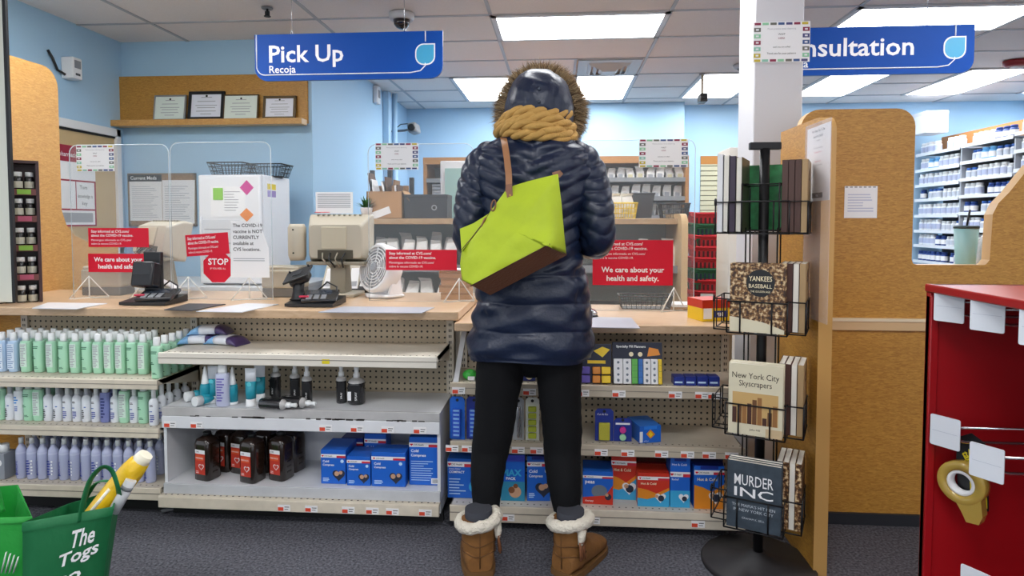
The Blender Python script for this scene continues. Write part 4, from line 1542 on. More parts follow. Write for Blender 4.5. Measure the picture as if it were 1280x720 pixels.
kbx = Kind(mk_bx)
p = at(571, 382, 3.0)
for i in range(4):
    kbx.put((p.x + .002 * (-1) ** i, 3.0, ZL + .0006 + i * .0335), 'flat brown cardboard box beside the bag, %s from the bottom of its stack' % nth(i), R(3 * (-1) ** i), 'stacked flat cardboard boxes')
mb = MB(); mb.box(-.066, -.05, 0, .06, .05, .006, paper, .002); o = mb.build('paper_stack', None, (p.x, 3.0, ZL + .1355)); tag(o, 'thin stack of white paper on top of the brown boxes', 'paper')

# lower counter: food box, bell, paper pile, tray
p, q = at(881, 412, 2.62), at(905, 380, 2.62)
t = thing('yellow_box', 'yellow and red carton on the lower counter beside the book rack', 'box', (at(893, 412, 2.64).x, 2.64, ZR + .0005), R(18))
hb = .086
mb = MB(); mb.box(-.055, 0, 0, .075, .12, hb, cyellow, .001, 1); mb.build('carton', t)
mb = MB(); mb.box(-.0555, -.0008, hb * .62, .0755, .1208, hb + .0012, cred); mb.build('red_band', t)
mb = MB(); mb.fr(.0, .015, .06, .042, 0, cnavy); mb.text('PIM', (.006, -.0008, .02), .016, white_ink, bold=.02); mb.fr(-.05, .01, -.012, .06, 0, paper); mb.build('print', t)
p = at(735, 395, 2.7)
t = thing('service_bell', 'small chrome service bell on the lower counter by the coat', 'bell', (p.x + .01, 2.72, ZR + .0005))
mb = MB(); mb.lathe([(.034, 0), (.034, .006), (.028, .008)], black, 20); mb.build('base', t)
mb = MB(); mb.lathe([(.032, .009), (.03, .02), (.02, .032), (.006, .037)], chrome, 20); mb.lathe([(.004, .036), (.005, .044), (.002, .047)], chrome, 10); mb.build('dome', t)
for i, (px, dz, lb) in enumerate([(864, 0, 'brown folder at the bottom of the paper pile behind the yellow carton'), (866, .013, 'white papers fanned on top of the pile behind the yellow carton')]):
    p = at(px, 388, 3.0)
    mb = MB()
    rnd = random.Random(i)
    for k in range(4):
        mb.X = Matrix.Translation((rnd.uniform(-.008, .008), rnd.uniform(-.008, .008), k * .003)) @ Matrix.Rotation(R(rnd.uniform(-6, 6)), 4, 'Z')
        mb.box(-.095, -.06, 0, .095, .06, .0028, cardboard if i == 0 else paper)
    o = mb.build('paper_pile', None, (p.x, 3.02, ZR + .0005 + dz)); tag(o, lb, 'paper')

# ------------------------------------------------------------------ vitamin rack at the far left
burg = M('burgundy_laminate', '#3a1c1e', .4)
RZ = R(40)
pc = at(10, 300, 2.66)
zt = at(15, 203, 2.66).z
t = thing('vitamin_rack', 'dark burgundy shelf rack of small supplement bottles at the left edge', 'rack', (pc.x, 2.66, ZL + .0005), RZ)
w = .235
h = zt - ZL
mb = MB(); mb.box(-w / 2, -.0, 0, -w / 2 + .012, .1, h, burg); mb.build('side_panel', t)
mb = MB(); mb.box(w / 2 - .012, .0, 0, w / 2, .1, h, burg); mb.build('side_panel', t)
mb = MB(); mb.box(-w / 2, .1, 0, w / 2, .108, h, burg); mb.build('back_panel', t)
mb = MB(); mb.box(-w / 2, -.004, h, w / 2, .108, h + .012, burg); mb.build('top', t)
SZ = []
for i, py in enumerate((382, 346, 309, 272, 238)):
    z = at(15, py, 2.66).z - ZL
    SZ.append(z)
    mb = MB(); mb.box(-w / 2 + .012, 0, z - .008, w / 2 - .012, .1, z, burg); mb.box(-w / 2 + .012, -.005, z - .02, w / 2 - .012, 0, z + .008, M('shelf_strip_brown', '#6a3a36', .5)); sh = mb.build('shelf', t)
    mb = MB(); mb.box(w / 2 - .08, -.0065, z - .016, w / 2 - .03, -.0052, z + .006, M('shelf_talker_green', '#7fae3a', .5) if i % 2 == 0 else M('shelf_talker_pink', '#b0506a', .5)); mb.build('shelf_label', sh)


def mk_vit():
    t = thing('supplement_bottle', 'x', 'bottle')
    mb = MB(); mb.lathe([(.016, 0), (.018, .002), (.018, .055), (.014, .064), (.012, .066)], M('dark_glass', '#1c1a1c', .2, coat=.4), 16); mb.build('body', t)
    mb = MB(); mb.lathe([(.0155, .064), (.0155, .082), (.0145, .084)], wcap, 14); mb.build('cap', t)
    mb = MB(); mb.lathe([(.0183, .012), (.0183, .042)], M('supplement_label', '#c9c6b4', .5), 16, cap=False); mb.build('label', t)
    return t


kv = Kind(mk_vit)
lv = ['bottom', 'fourth', 'third', 'second', 'top']
for i in range(5):
    for k in range(5):
        u, v = -.082 + k * .041, .03
        kv.put((pc.x + u * math.cos(RZ) - v * math.sin(RZ), 2.66 + u * math.sin(RZ) + v * math.cos(RZ), ZL + SZ[i] + .0012), 'supplement bottle, %s from the left, on the %s shelf of the burgundy rack' % (nth(k), lv[i]), RZ + R(random.uniform(-20, 20)), 'supplement bottles in the burgundy rack')
# ------------------------------------------------------------------ ceiling fittings and hanging signs
def on_ceiling(px, py):
    p = gz(px, py, ZC - .006); return p


p = on_ceiling(334, 10)
t = thing('sprinkler', 'small dark sprinkler head on the ceiling above the pick-up sign', 'sprinkler', (p.x, p.y, ZC - .0065))
mb = MB(); mb.lathe([(.035, -.006), (.038, 0)], grey_mid, 18); mb.build('escutcheon', t)
mb = MB(); mb.lathe([(.008, -.05), (.008, -.004)], blackmetal, 10); mb.box(-.016, -.004, -.05, .016, .004, -.02, blackmetal, .002); mb.build('frame', t)
mb = MB(); mb.lathe([(.022, -.056), (.022, -.052)], blackmetal, 14); mb.build('deflector', t)
p = on_ceiling(502, 17)
t = thing('dome_camera', 'dark dome security camera on the ceiling above the pick-up sign', 'camera', (p.x, p.y, ZC - .0065))
mb = MB(); mb.lathe([(.075, -.045), (.085, -.03), (.085, 0)], M('camera_white', '#cfcfd2', .4), 26); mb.build('housing', t)
mb = MB(); mb.lathe([(.012, -.105), (.035, -.095), (.052, -.075), (.058, -.045)], M('smoked_dome', '#1a1418', .08, coat=.8), 24); mb.build('dome', t)
t = thing('air_vent', 'square metal air vent in the ceiling in front of a panel light', 'vent', (.436, 5.99, ZC - .0065))
mb = MB()
for a in ((-.28, -.29, .28, -.2), (-.28, .2, .28, .29), (-.28, -.2, -.19, .2), (.19, -.2, .28, .2)):
    mb.box(a[0], a[1], -.008, a[2], a[3], 0, M('vent_metal', '#bcc3ca', .5))
mb.build('frame', t)
for k in range(3):
    s_ = .19 - k * .05
    mb = MB(); mb.loft([[(-s_, -s_, -.004 - k * .012), (s_, -s_, -.004 - k * .012), (s_, s_, -.004 - k * .012), (-s_, s_, -.004 - k * .012)], [(-s_ + .03, -s_ + .03, -.03 - k * .012), (s_ - .03, -s_ + .03, -.03 - k * .012), (s_ - .03, s_ - .03, -.03 - k * .012), (-s_ + .03, s_ - .03, -.03 - k * .012)]], M('vent_metal'), smooth=False, cap=(k == 2)); mb.build('deflector', t)
p = on_ceiling(927, 81)
t = thing('smoke_detector', 'small white smoke detector on the ceiling left of the column', 'detector', (p.x, p.y, ZC - .0065))
mb = MB(); mb.lathe([(.055, -.035), (.07, -.02), (.075, 0)], M('detector_white', '#bdbcc0', .5), 22); mb.build('housing', t)
mb = MB(); mb.lathe([(.03, -.05), (.04, -.035)], M('detector_grey', '#7d7c80', .5), 18); mb.build('sensor', t)
p = on_ceiling(878, 92)
zc_ = ZC - .0065
t = thing('hanging_camera', 'small dark camera hanging on a stem before a ceiling light', 'camera', (p.x, p.y, zc_))
mb = MB(); mb.lathe([(.03, -.01), (.03, 0)], grey_mid, 14); mb.tube([(0, 0, -.005), (0, 0, -.2)], .012, M('stem_tan', '#b8a890', .5), 10); mb.build('stem', t)
mb = MB(); mb.box(-.035, -.09, -.28, .035, .05, -.2, M('camera_dark', '#3a3836', .4), .01); mb.build('body', t)
mb = MB(); mb.X = Matrix.Translation((0, -.09, -.24)) @ Matrix.Rotation(R(90), 4, 'X'); mb.lathe([(.024, 0), (.024, .02), (.018, .022)], black, 16); mb.build('lens', t)
p = on_ceiling(1272, 76)
t = thing('fire_alarm', 'red fire alarm strobe on the ceiling at the right edge', 'alarm', (p.x, p.y, ZC - .0065))
mb = MB(); mb.lathe([(.07, -.05), (.09, -.03), (.09, 0)], M('alarm_red', '#8a2026', .4), 22, sx=1.3); mb.build('housing', t)
mb = MB(); mb.box(-.05, -.03, -.062, .05, .03, -.048, white, .005); mb.build('strobe', t)

sign_b = M('sign_blue', '#06479f', .55, var=.1, vscale=2., spec=.2)
sign_t = M('sign_teal', '#3ba0cc', .4)
sign_w = M('sign_white', '#e9ebf0', .4)
YSG = 3.8


def hang_sign(label, px0, py0, px1, py1, word, wordx, sub, subx, wires, wend):
    p, q = at(px0, py0, YSG), at(px1, py1, YSG)
    w, h = q.x - p.x, p.z - q.z
    t = thing('hanging_sign', label, 'sign', ((p.x + q.x) / 2, YSG, q.z))
    X = lambda px: at(px, py0, YSG).x - (p.x + q.x) / 2
    r = .075
    pts = [(w / 2, h), (-w / 2, h)] + arc(-w / 2 + r, r, r, 180, 270, 6) + arc(w / 2 - r, r, r, 270, 360, 6)
    mb = MB(); mb.prism(pts, 'y', 0, .02, sign_b, M('sign_edge_blue', '#0d3f86', .4)); mb.build('board', t)
    # white line round the left and the foot, up into the leaf mark
    k = w / 1.15
    ex = w / 2 - .105
    line = [(-w / 2 + .012, h), (-w / 2 + .012, .075)] + arc(-w / 2 + .062, .085, .05, 190, 270, 6) + [(ex - .09, .035)] + [(ex - .03, .045), (ex, .075), (ex, .09)]
    mb = MB(); mb.tube([(u, -.001, v) for u, v in line], .0035, sign_w, 6)
    mb.tube([(ex + .002, -.001, h), (ex + .002, -.001, h - .062)], .0035, sign_w, 6)
    mb.build('line', t)
    lw, lh = .06, .063
    lz = .078
    leaf = [(ex + lw, lz + 2 * lh)] + arc(ex + .0 - lw * 0 - .0, lz + lh, lw, 90, 180, 6)[0:] + arc(ex, lz + lh, lw, 180, 360, 10)
    leaf = [(ex + lw, lz + lh * 2)] + [(ex - .01, lz + lh * 2)] + arc(ex - .01, lz + lh * 2 - .05, .05, 90, 180, 5) + arc(ex - .01, lz + .05, .05, 180, 270, 5) + arc(ex + .01, lz + .05, .05, 270, 360, 5)
    mb = MB(); mb.prism(leaf, 'y', -.002, 0, sign_w); mb.build('leaf_outline', t)
    cx_, cz_ = ex, lz + lh
    mb = MB(); mb.prism([(cx_ + (u - cx_) * .88, cz_ + (v - cz_) * .88) for u, v in leaf], 'y', -.0032, -.002, sign_t); mb.build('leaf', t)
    mb = MB()
    mb.text(word, (X(wordx), -.0012, h * .40), .104, sign_w, bold=.016, w=-(X(wend) - X(wordx)))
    mb.build('lettering', t)
    mb = MB(); mb.text(sub, (X(subx[0]), -.0012, h * .17), .045, sign_w, bold=.012, w=-(X(subx[1]) - X(subx[0]))); mb.build('small_lettering', t)
    for px in wires:
        x = X(px)
        mb = MB(); mb.tube([(x, .01, h), (x, .01, ZC - .007 - q.z)], .002, chrome, 5); mb.tube([(x + .006 * math.cos(a), .01, h + .012 + .012 * math.sin(a)) for a in [2 * PI * i / 10 for i in range(10)]], .002, chrome, 5, closed=True); mb.build('wire', t)
    return t


hang_sign('blue hanging sign with white words Pick Up and a leaf mark', 318, 43.5, 553.5, 97.5, 'Pick Up', 336, 'Recoja', (336, 369), (364, 505), 429)
hang_sign('blue hanging sign with the word Consultation, partly behind the column', 950, 36, 1217, 91, 'Consultation', 962, 'Consulta', (962, 1011), (1000, 1160), 1143)

# ------------------------------------------------------------------ left wall and front wall
XLW = -3.48
pa, pb = ax(66, 146, XLW), ax(147, 163, XLW)
ya, yb = 2.95, ax(146, 163, XLW).y
zt = ax(110, 155, XLW).z
zb_ = .95
t = thing('notice_board', 'white framed board with a tan panel on the left wall', 'board', (XLW, (ya + yb) / 2, zb_))
d = (yb - ya) / 2
h = zt - zb_
tan = M('tan_board', '#c9ae82', .8, var=.08, vscale=3)
mb = MB(); mb.box(.001, -d + .03, .03, .012, d - .03, h - .03, tan); mb.build('panel', t)
mb = MB()
for a in ((-d, 0, -d + .05, h), (d - .05, 0, d, h), (-d, h - .06, d, h), (-d, 0, d, .05)):
    mb.box(.001, a[0], a[1], .035, a[2], a[3], white, .003)
mb.box(.012, -d + .05, h - .075, .022, d - .05, h - .06, ink)
mb.build('frame', t)
# red and white poster on it
q0, q1 = ax(73, 183, XLW + .03), ax(123, 283, XLW + .03)
t = thing('whiteboard_poster', 'red and white poster with handwriting pinned on the tan board', 'poster', (XLW + .0135, (q0.y + q1.y) / 2, ax(98, 283, XLW + .03).z), R(90))
w, h = (q1.y - q0.y), ax(98, 183, XLW + .03).z - ax(98, 283, XLW + .03).z
wine = M('poster_wine', '#a01f38', .5)
mb = MB(); mb.box(-w / 2, -.004, 0, w / 2, 0, h, paper); mb.build('sheet', t)
mb = MB()
mb.fr(-w / 2, h * .8, w * .12, h, -.004, wine)
for a in ((-w / 2, h * .56, w / 2, h * .58), (-w / 2, h * .2, w / 2, h * .22), (w * .46, 0, w / 2, h * .58), (-.02, h * .22, -.012, h * .56), (-w / 2, 0, w / 2, h * .02)):
    mb.fr(a[0], a[1], a[2], a[3], -.004, wine)
mb.fr(w * .12, h * .8, w / 2, h * .83, -.004, paper_grey)
mb.fr(-w * .45, h * .05, w * .4, h * .17, -.004, paper_grey)
mb.build('printed_grid', t)
mb = MB()
mb.text('pharmacist', (-w * .45, -.005, h * .86), h * .06, white_ink, w=w * .5)
mb.text('Tom', (0.02, -.005, h * .47), h * .05, ink)
mb.text('knowledge is', (0.0, -.005, h * .36), h * .05, ink, w=w * .4)
mb.text('key', (0.04, -.005, h * .27), h * .05, ink)
mb.build('lettering', t)
# sensor with its cable
p = ax(82, 86, XLW)
t = thing('motion_sensor', 'small white wall sensor with a black cable on the left wall', 'sensor', (XLW + .0005, p.y, p.z))
mb = MB(); mb.box(0, -.045, -.075, .09, .045, .075, white, .008); mb.build('housing', t)
mb = MB(); mb.box(.088, -.03, .0, .092, .03, .055, grey_mid, .002); mb.box(.0885, -.02, -.05, .093, .02, -.035, M('sensor_dark', '#45474c', .4)); mb.build('window', t)
mb = MB(); mb.tube([(.03, -.045, -.05), (.02, -.1, -.03), (.02, -.14, .04), (.004, -.16, .09)], .009, black, 8); mb.build('cable', t)

# award shelf
YW = 4.9
p, q = at(146, 97, YW), at(386, 158, YW)
t = thing('display_shelf', 'honey wood wall shelf with a backboard, holding framed certificates', 'shelf', ((p.x + q.x) / 2, YW - .0005, q.z))
w, h = (q.x - p.x), p.z - q.z
mb = MB(); mb.box(-w / 2, -.03, .02, w / 2, 0, h, honey, .002); mb.build('backboard', t)
mb = MB(); mb.box(-w / 2 - .03, -.14, .0, w / 2, -.03, .045, edge_wood, .003); mb.box(-w / 2 - .03, -.142, .0, w / 2, -.138, .045, honeyl); mb.build('ledge', t)
shz = q.z + .0455
gold = M('frame_dark_gold', '#5c4a30', .35, .4)
silver = M('frame_silver', '#9a9a98', .3, .5)


def cert(label, px0, px1, ptop, fm, mat_c, wide):
    Yc = YW - .075
    a, b = at(px0, 130, Yc), at(px1, 130, Yc)
    w = b.x - a.x
    h = at((px0 + px1) / 2, ptop, Yc).z - shz
    t = thing('framed_certificate', label, 'certificate', ((a.x + b.x) / 2, Yc, shz + .0005), 0, 'framed certificates on the wall shelf')
    T = Matrix.Rotation(R(-8), 4, 'X')
    mb = MB(); mb.X = T
    for r_ in ((-w / 2, 0, -w / 2 + wide, h), (w / 2 - wide, 0, w / 2, h), (-w / 2, 0, w / 2, wide), (-w / 2, h - wide, w / 2, h)):
        mb.box(r_[0], -.008, r_[1], r_[2], .01, r_[3], fm, .002)
    mb.build('frame', t)
    mb = MB(); mb.X = T; mb.box(-w / 2 + .004, -.002, .004, w / 2 - .004, .006, h - .004, mat_c); mb.build('sheet', t)
    mb = MB(); mb.X = T
    for i, (z, ww) in enumerate(((.78, .3), (.64, .5), (.5, .6), (.42, .5), (.3, .55), (.2, .3))):
        mb.fr(-w * ww / 2, h * z, w * ww / 2, h * z + h * .025, -.002, paper_grey)
    disc(mb, 0, h * .84, h * .04, -.002, ink)
    mb.build('lettering', t)
    return t


cert('framed pale green certificate, first from the left on the wall shelf', 191, 231, 118, silver, M('certificate_mint', '#dfe9df', .4), .012)
cert('certificate in the thick dark frame on the wall shelf', 234, 279, 113, M('frame_black', '#1c1a1c', .3), M('certificate_white', '#e2e4ee', .4), .025)
cert('certificate in a thin frame between the dark frame and the last one', 278, 322, 117, gold, M('certificate_mint'), .01)
cert('small framed white certificate, nearest the shelf right end', 328, 369, 119, gold, M('certificate_white'), .02)

# pinboard
p, q = at(161, 217, YW), at(247, 283, YW)
t = thing('pinboard', 'cork pinboard on the blue wall beside the fridge', 'board', ((p.x + q.x) / 2, YW - .0005, q.z))
w, h = q.x - p.x, p.z - q.z
cork = M('cork', '#9a7a58', .9, bump=.3, bscale=120, var=.2, vscale=60)
mb = MB(); mb.box(-w / 2, -.012, 0, w / 2, 0, h, cork); mb.build('cork', t)
mb = MB()
for r_ in ((-w / 2, 0, -w / 2 + .02, h), (w / 2 - .02, 0, w / 2, h), (-w / 2, 0, w / 2, .015), (-w / 2, h - .015, w / 2, h)):
    mb.box(r_[0], -.018, r_[1], r_[2], 0, r_[3], M('cork_frame', '#8a7458', .6))
mb.build('frame', t)
for i, (px0, px1, y0, y1, lb) in enumerate(((163, 202, 226, 276, 'printed list under a black heading on the pinboard'), (204, 242, 225, 281, 'printed list without heading on the pinboard, next to the fridge'))):
    a, b = at(px0, y1, YW - .02), at(px1, y0, YW - .02)
    w, h = b.x - a.x, b.z - a.z
    t = thing('printed_list', lb, 'paper', ((a.x + b.x) / 2, YW - .0195, a.z), 0, 'printed lists on the pinboard')
    mb = MB(); mb.prism([(-w / 2, 0), (w / 2, .01 * i), (w / 2 + .01 * i, h), (-w / 2, h)], 'y', -.001, 0, paper); mb.build('sheet', t)
    mb = MB(); lines(mb, -w * .43, w * .43, h * .08, h * .9, 16, -.001, M('faint_print', '#c3c5cc', .8), i, .35); mb.build('lettering', t)
    if i == 0:
        mb = MB(); mb.box(-w / 2 - .01, -.002, h - .005, w / 2, .0, h + .05, ink); mb.text('Current Meds', (-w * .46, -.003, h + .01), .028, white_ink, bold=.01, w=w * .9); mb.build('heading', t)

# side wall fittings
XS = -1.93
p = ax(468, 119, XS)
t = thing('wall_box', 'small white box high on the blue side wall', 'sensor', (XS + .0005, p.y, p.z))
mb = MB(); mb.box(0, -.06, -.09, .05, .06, .09, white, .01); mb.build('housing', t)
mb = MB(); mb.box(.049, -.035, -.03, .053, .035, .05, grey_mid, .002); mb.build('grille', t)
p = at(505, 162, 7.3)
t = thing('security_camera', 'grey security camera on an arm in the far blue corner', 'camera', (XS + .0005, 7.3, p.z))
mb = MB(); mb.tube([(0, 0, -.02), (.14, 0, -.01), (.24, 0, .01)], .014, grey_mid, 8); mb.tube([(0, 0, -.02), (.1, 0, .06), (.22, 0, .07)], .006, black, 6); mb.lathe([(.04, 0), (.04, .012)], grey_mid, 12, c=(0.005, 0, -.03)); mb.build('arm', t)
mb = MB(); mb.X = Matrix.Translation((.25, 0, .0)) @ Matrix.Rotation(R(-10), 4, 'Y'); mb.box(-.04, -.14, -.05, .06, .1, .06, M('camera_grey', '#8d8c8c', .4), .02); mb.build('body', t)
mb = MB(); mb.X = Matrix.Translation((.26, -.145, .0)) @ Matrix.Rotation(R(90), 4, 'X'); mb.lathe([(.04, 0), (.04, .025), (.03, .03)], black, 16); mb.build('lens', t)

# ------------------------------------------------------------------ fridge on its bench
YFr = 4.2
p, q = at(247, 218, YFr), at(327, 357, YFr)
fw, fh = q.x - p.x, p.z - q.z
zf = q.z
mb = MB(); mb.box(p.x - .7, YFr - .08, 0, q.x + .25, 4.86, zf - .03, M('bench_white', '#c9ccd2', .5)); mb.box(p.x - .7, YFr - .1, zf - .03, q.x + .25, 4.88, zf - .001, M('bench_top', '#d8dadd', .4), .004)
o = mb.build('work_bench'); tag(o, 'pale work bench along the blue wall under the white fridge', 'bench')
t = thing('fridge', 'compact white fridge covered with notes and magnets', 'fridge', ((p.x + q.x) / 2, YFr, zf))
fr_m = M('fridge_white', '#e6e8ec', .3)
mb = MB(); mb.box(-fw / 2, .045, 0, fw / 2, .48, fh, fr_m, .008, 3); mb.build('body', t)
mb = MB(); mb.box(-fw / 2, 0, .012, fw / 2, .04, fh - .004, fr_m, .012, 3); dr = mb.build('door', t)
mb = MB(); mb.box(-fw / 2 + .005, .035, .004, fw / 2 - .005, .05, fh - .006, M('door_gasket', '#8f9298', .6)); mb.build('gasket', t)
mb = MB(); mb.box(-fw / 2 + .012, -.018, fh * .4, -fw / 2 + .03, .002, fh * .62, fr_m, .006); mb.build('handle', dr)
for i in range(2):
    for s_ in (-1, 1):
        pass
FX, FZ = (p.x + q.x) / 2, zf


def on_fridge(name, label, cat, px0, py0, px1, py1, mat, poly=None, extra=None, y=-.0008):
    a, b = at(px0, py1, YFr), at(px1, py0, YFr)
    cx, cz = (a.x + b.x) / 2, (a.z + b.z) / 2
    w, h = b.x - a.x, b.z - a.z
    mb = MB()
    if poly:
        mb.prism([(u * w, v * h) for u, v in poly], 'y', -.002, 0, mat)
    else:
        mb.box(-w / 2, -.0015, -h / 2, w / 2, 0, h / 2, mat)
    if extra: extra(mb, w, h)
    o = mb.build(name, None, (cx, YFr + y, cz)); tag(o, label, cat)
    return o


dia = [(0, -.5), (.5, 0), (0, .5), (-.5, 0)]
on_fridge('magnet', 'magenta diamond magnet on the fridge door', 'magnet', 300, 225, 317, 244, magenta, dia)
on_fridge('magnet', 'orange diamond magnet on the fridge door', 'magnet', 300, 260, 317, 277, M('magnet_orange', '#e8862a', .5), dia)
on_fridge('sticky_note', 'lime green sticky note on the fridge door', 'note', 267, 235, 279, 250, M('note_green', '#8cc93c', .6), y=-.0045)
on_fridge('fridge_note', 'white list taped on the fridge door beside the green sticky note', 'note', 264, 233, 306, 271, paper, None, lambda mb, w, h: lines(mb, -w * .1, w * .4, -h * .3, h * .4, 8, -.0015, paper_grey, 3, .3))
on_fridge('fridge_note', 'faint white sheet low on the fridge door behind the red notice', 'note', 252, 275, 300, 340, M('sheet_grey', '#d6d8dc', .7), None, lambda mb, w, h: lines(mb, -w * .4, w * .3, -h * .4, h * .4, 9, -.0015, paper_grey, 5, .25))
# sheet on the side of the fridge
xs_ = q.x + .0008
a_, b_ = ax(333, 246, xs_), ax(345, 225, xs_)
t = thing('side_sheet', 'yellow and purple sheet on the side of the fridge', 'note', (xs_, (a_.y + b_.y) / 2, at(336, 247, a_.y).z), R(90))
w, h = max(.08, b_.y - a_.y), .115
mb = MB(); mb.box(-w / 2, -.001, 0, w / 2, 0, h, paper); mb.build('sheet', t)
mb = MB(); mb.fr(-w * .4, h * .5, w * .45, h * .85, -.001, M('sheet_yellow', '#d9c43c', .6)); mb.fr(-w * .4, h * .05, w * .45, h * .45, -.001, M('sheet_purple', '#9a8cc4', .6)); mb.build('print', t)


def basket(name, label, loc, w, d, h, mat, rz=0, taper=.82, nx=9, nz=3, handle=False, cat='basket', group=None):
    t = thing(name, label, cat, loc, rz, group)
    a, b = w / 2, d / 2
    mb = MB()
    def ring(k, z):
        f = taper + (1 - taper) * k
        return [(a * f * u, b * f * v, z) for u, v in ((-1, -1), (1, -1), (1, 1), (-1, 1))]
    r_ = min(w, h) * .022
    for side in range(4):
        for i in range(nx + 1):
            u = i / nx
            p0 = Vector(ring(0, 0)[side]).lerp(Vector(ring(0, 0)[(side + 1) % 4]), u)
            p1 = Vector(ring(1, h)[side]).lerp(Vector(ring(1, h)[(side + 1) % 4]), u)
            mb.tube([p0, p1], r_, mat, 4, cap=False)
    for j in range(nz + 1):
        mb.tube(ring(j / nz, h * j / nz), r_ * 1.2, mat, 4, closed=True)
    f = taper
    mb.box(-a * f, -b * f, 0, a * f, b * f, h * .02 + .002, mat)
    mb.build('basket_body', t)
    mb = MB()
    R1 = ring(1, h)
    for k in range(4):
        p0, p1 = Vector(R1[k]), Vector(R1[(k + 1) % 4])
        mb.tube([p0, p1], r_ * 2.6, mat, 6)
    mb.build('rim', t)
    return t


bl = M('basket_black', '#1d2024', .45)
ztop = zf + fh
for i, (px, lb) in enumerate(((290, 'black plastic basket on top of the fridge, at its front left corner'), (338, 'black plastic basket on top of the fridge, the one overhanging the side'))):
    a = at(px, 218, YFr + .16 + .13 * i)
    basket('plastic_basket', lb, (a.x, YFr + .16 + .13 * i, ztop + .001), .25, .2, .085, bl, 0, .8, 10, 3, group='black baskets on the fridge')

# ------------------------------------------------------------------ prescription shelving behind the counter
YB = 4.3
shelf_wood = wood('shelf_top_wood', '#a98a66', '#bd9c76', (.3, 3, 1), 40, .5)
dkg = M('dark_grey_metal', '#6a6d70', .5)
grn = M('grey_green_panel', '#93a19a', .5)
pL, pR = at(436, 280, YB), at(853, 280, YB)
zt = at(700, 273, YB).z
w = pR.x - pL.x
cx0 = (pL.x + pR.x) / 2
bc = thing('prescription_bench', 'long low shelving bench behind the counter holding bagged prescriptions', 'shelving', (cx0, YB, 0))
mb = MB(); mb.box(-w / 2, -.0, zt - .04, w / 2, .5, zt, shelf_wood, .004); mb.build('top_board', bc)
mb = MB(); mb.box(-w / 2, .47, .1, w / 2, .5, zt - .04, grn); mb.build('back_panel', bc)
bz = []
for py in (334, 384):
    z = at(500, py, YB).z
    bz.append(z)
    mb = MB(); mb.box(-w / 2 + .02, .0, z - .015, w / 2 - .03, .46, z, dkg); mb.box(-w / 2 + .02, -.012, z - .03, w / 2 - .03, 0, z + .02, M('tier_lip', '#8c8f92', .4)); mb.build('tier', bc)
for xx in (-w / 2, -w * .12, w * .14):
    mb = MB(); mb.box(xx, .0, 0, xx + .02, .47, zt - .04, M('divider_grey', '#9c968a', .5)); mb.build('divider', bc)
r_ = .09
mb = MB(); mb.prism([(.0 - .14, 0), (.5, 0), (.5, zt + .03)] + arc(-.14 + r_, zt + .03 - r_, r_, 90, 180, 6), 'x', w / 2 - .03, w / 2 + .01, edge_wood); mb.build('end_panel', bc)

bag_w = M('paper_bag_white', '#e8e6e2', .8)
bag_b = M('label_buff', '#d8cfa8', .8)


def mk_bag(v):
    def f():
        t = bpy.data.objects.new('tmp', None)
        mb = MB()
        w, d, h = ((.10, .06, .17), (.13, .05, .14), (.09, .07, .2), (.14, .08, .12))[v]
        tw = (.012, -.02, .0, .02)[v]
        mb.loft([[(-w / 2, -d / 2, 0), (w / 2, -d / 2, 0), (w / 2, d / 2, 0), (-w / 2, d / 2, 0)],
                 [(-w / 2 - .004, -d / 2 - .006, h * .5), (w / 2 + .006, -d / 2, h * .45), (w / 2, d / 2, h * .5), (-w / 2, d / 2, h * .5)],
                 [(-w / 2 + tw, -d * .1, h * .86), (w / 2 + tw, -d * .14, h * .9), (w / 2 + tw, d * .1, h * .9), (-w / 2 + tw, d * .1, h * .86)],
                 [(-w / 2 + tw * 2, -d * .06 - .02, h), (w / 2 + tw, -.03, h * .98), (w / 2 + tw, -.027, h * .985), (-w / 2 + tw * 2, -.015, h * 1.005)]], bag_w, smooth=False)
        mb.add([(-w * .34, -d / 2 - .008, h * .12), (w * .3, -d / 2 - .004, h * .12), (w * .3, -d / 2 - .003, h * .44), (-w * .34, -d / 2 - .0085, h * .46)], [(0, 1, 2, 3)], (paper_grey, bag_b, M('label_dark', '#55504c', .7), paper_grey)[v])
        bpy.data.objects.remove(t)
        o = mb.build('prescription_bag')
        o['category'] = 'bag'
        return o
    return Kind(f)


KB = [mk_bag(i) for i in range(4)]
cnt = 0


def bag_row(px0, px1, n, Y, z, place, seed, hmax=.14, dmax=.14):
    rr = random.Random(seed)
    pitch_ = (at(px1, 300, Y).x - at(px0, 300, Y).x) / n
    for i in range(n):
        px = px0 + (px1 - px0) * (i + .5) / n
        X = at(px, 300, Y).x
        v_ = rr.randrange(4)
        k = KB[v_]
        bw_, bd_, bh_ = ((.10, .06, .17), (.13, .05, .14), (.09, .07, .2), (.14, .08, .12))[v_]
        o_ = k.put((X, Y + rr.uniform(0, .02), z + .0006), 'white prescription bag, %s from the left, %s' % (nth(i), place), R(rr.uniform(-4, 4)), 'bagged prescriptions')
        o_.scale = (pitch_ * .86 / (bw_ + .022), min(1.2, dmax / (bd_ + .04)), hmax / bh_ * rr.uniform(.8, 1.0))


bag_row(448, 572, 7, YB + .12, bz[0], 'bench middle tier', 1, .2)
bag_row(466, 570, 6, YB + .32, bz[0], 'rear row, bench middle tier', 2, .24, .1)
bag_row(448, 640, 10, YB + .1, bz[1], 'bench lower tier', 3, .2)
bag_row(775, 846, 4, YB + .12, bz[0], 'bench tier beside the rounded end panel', 4, .2)
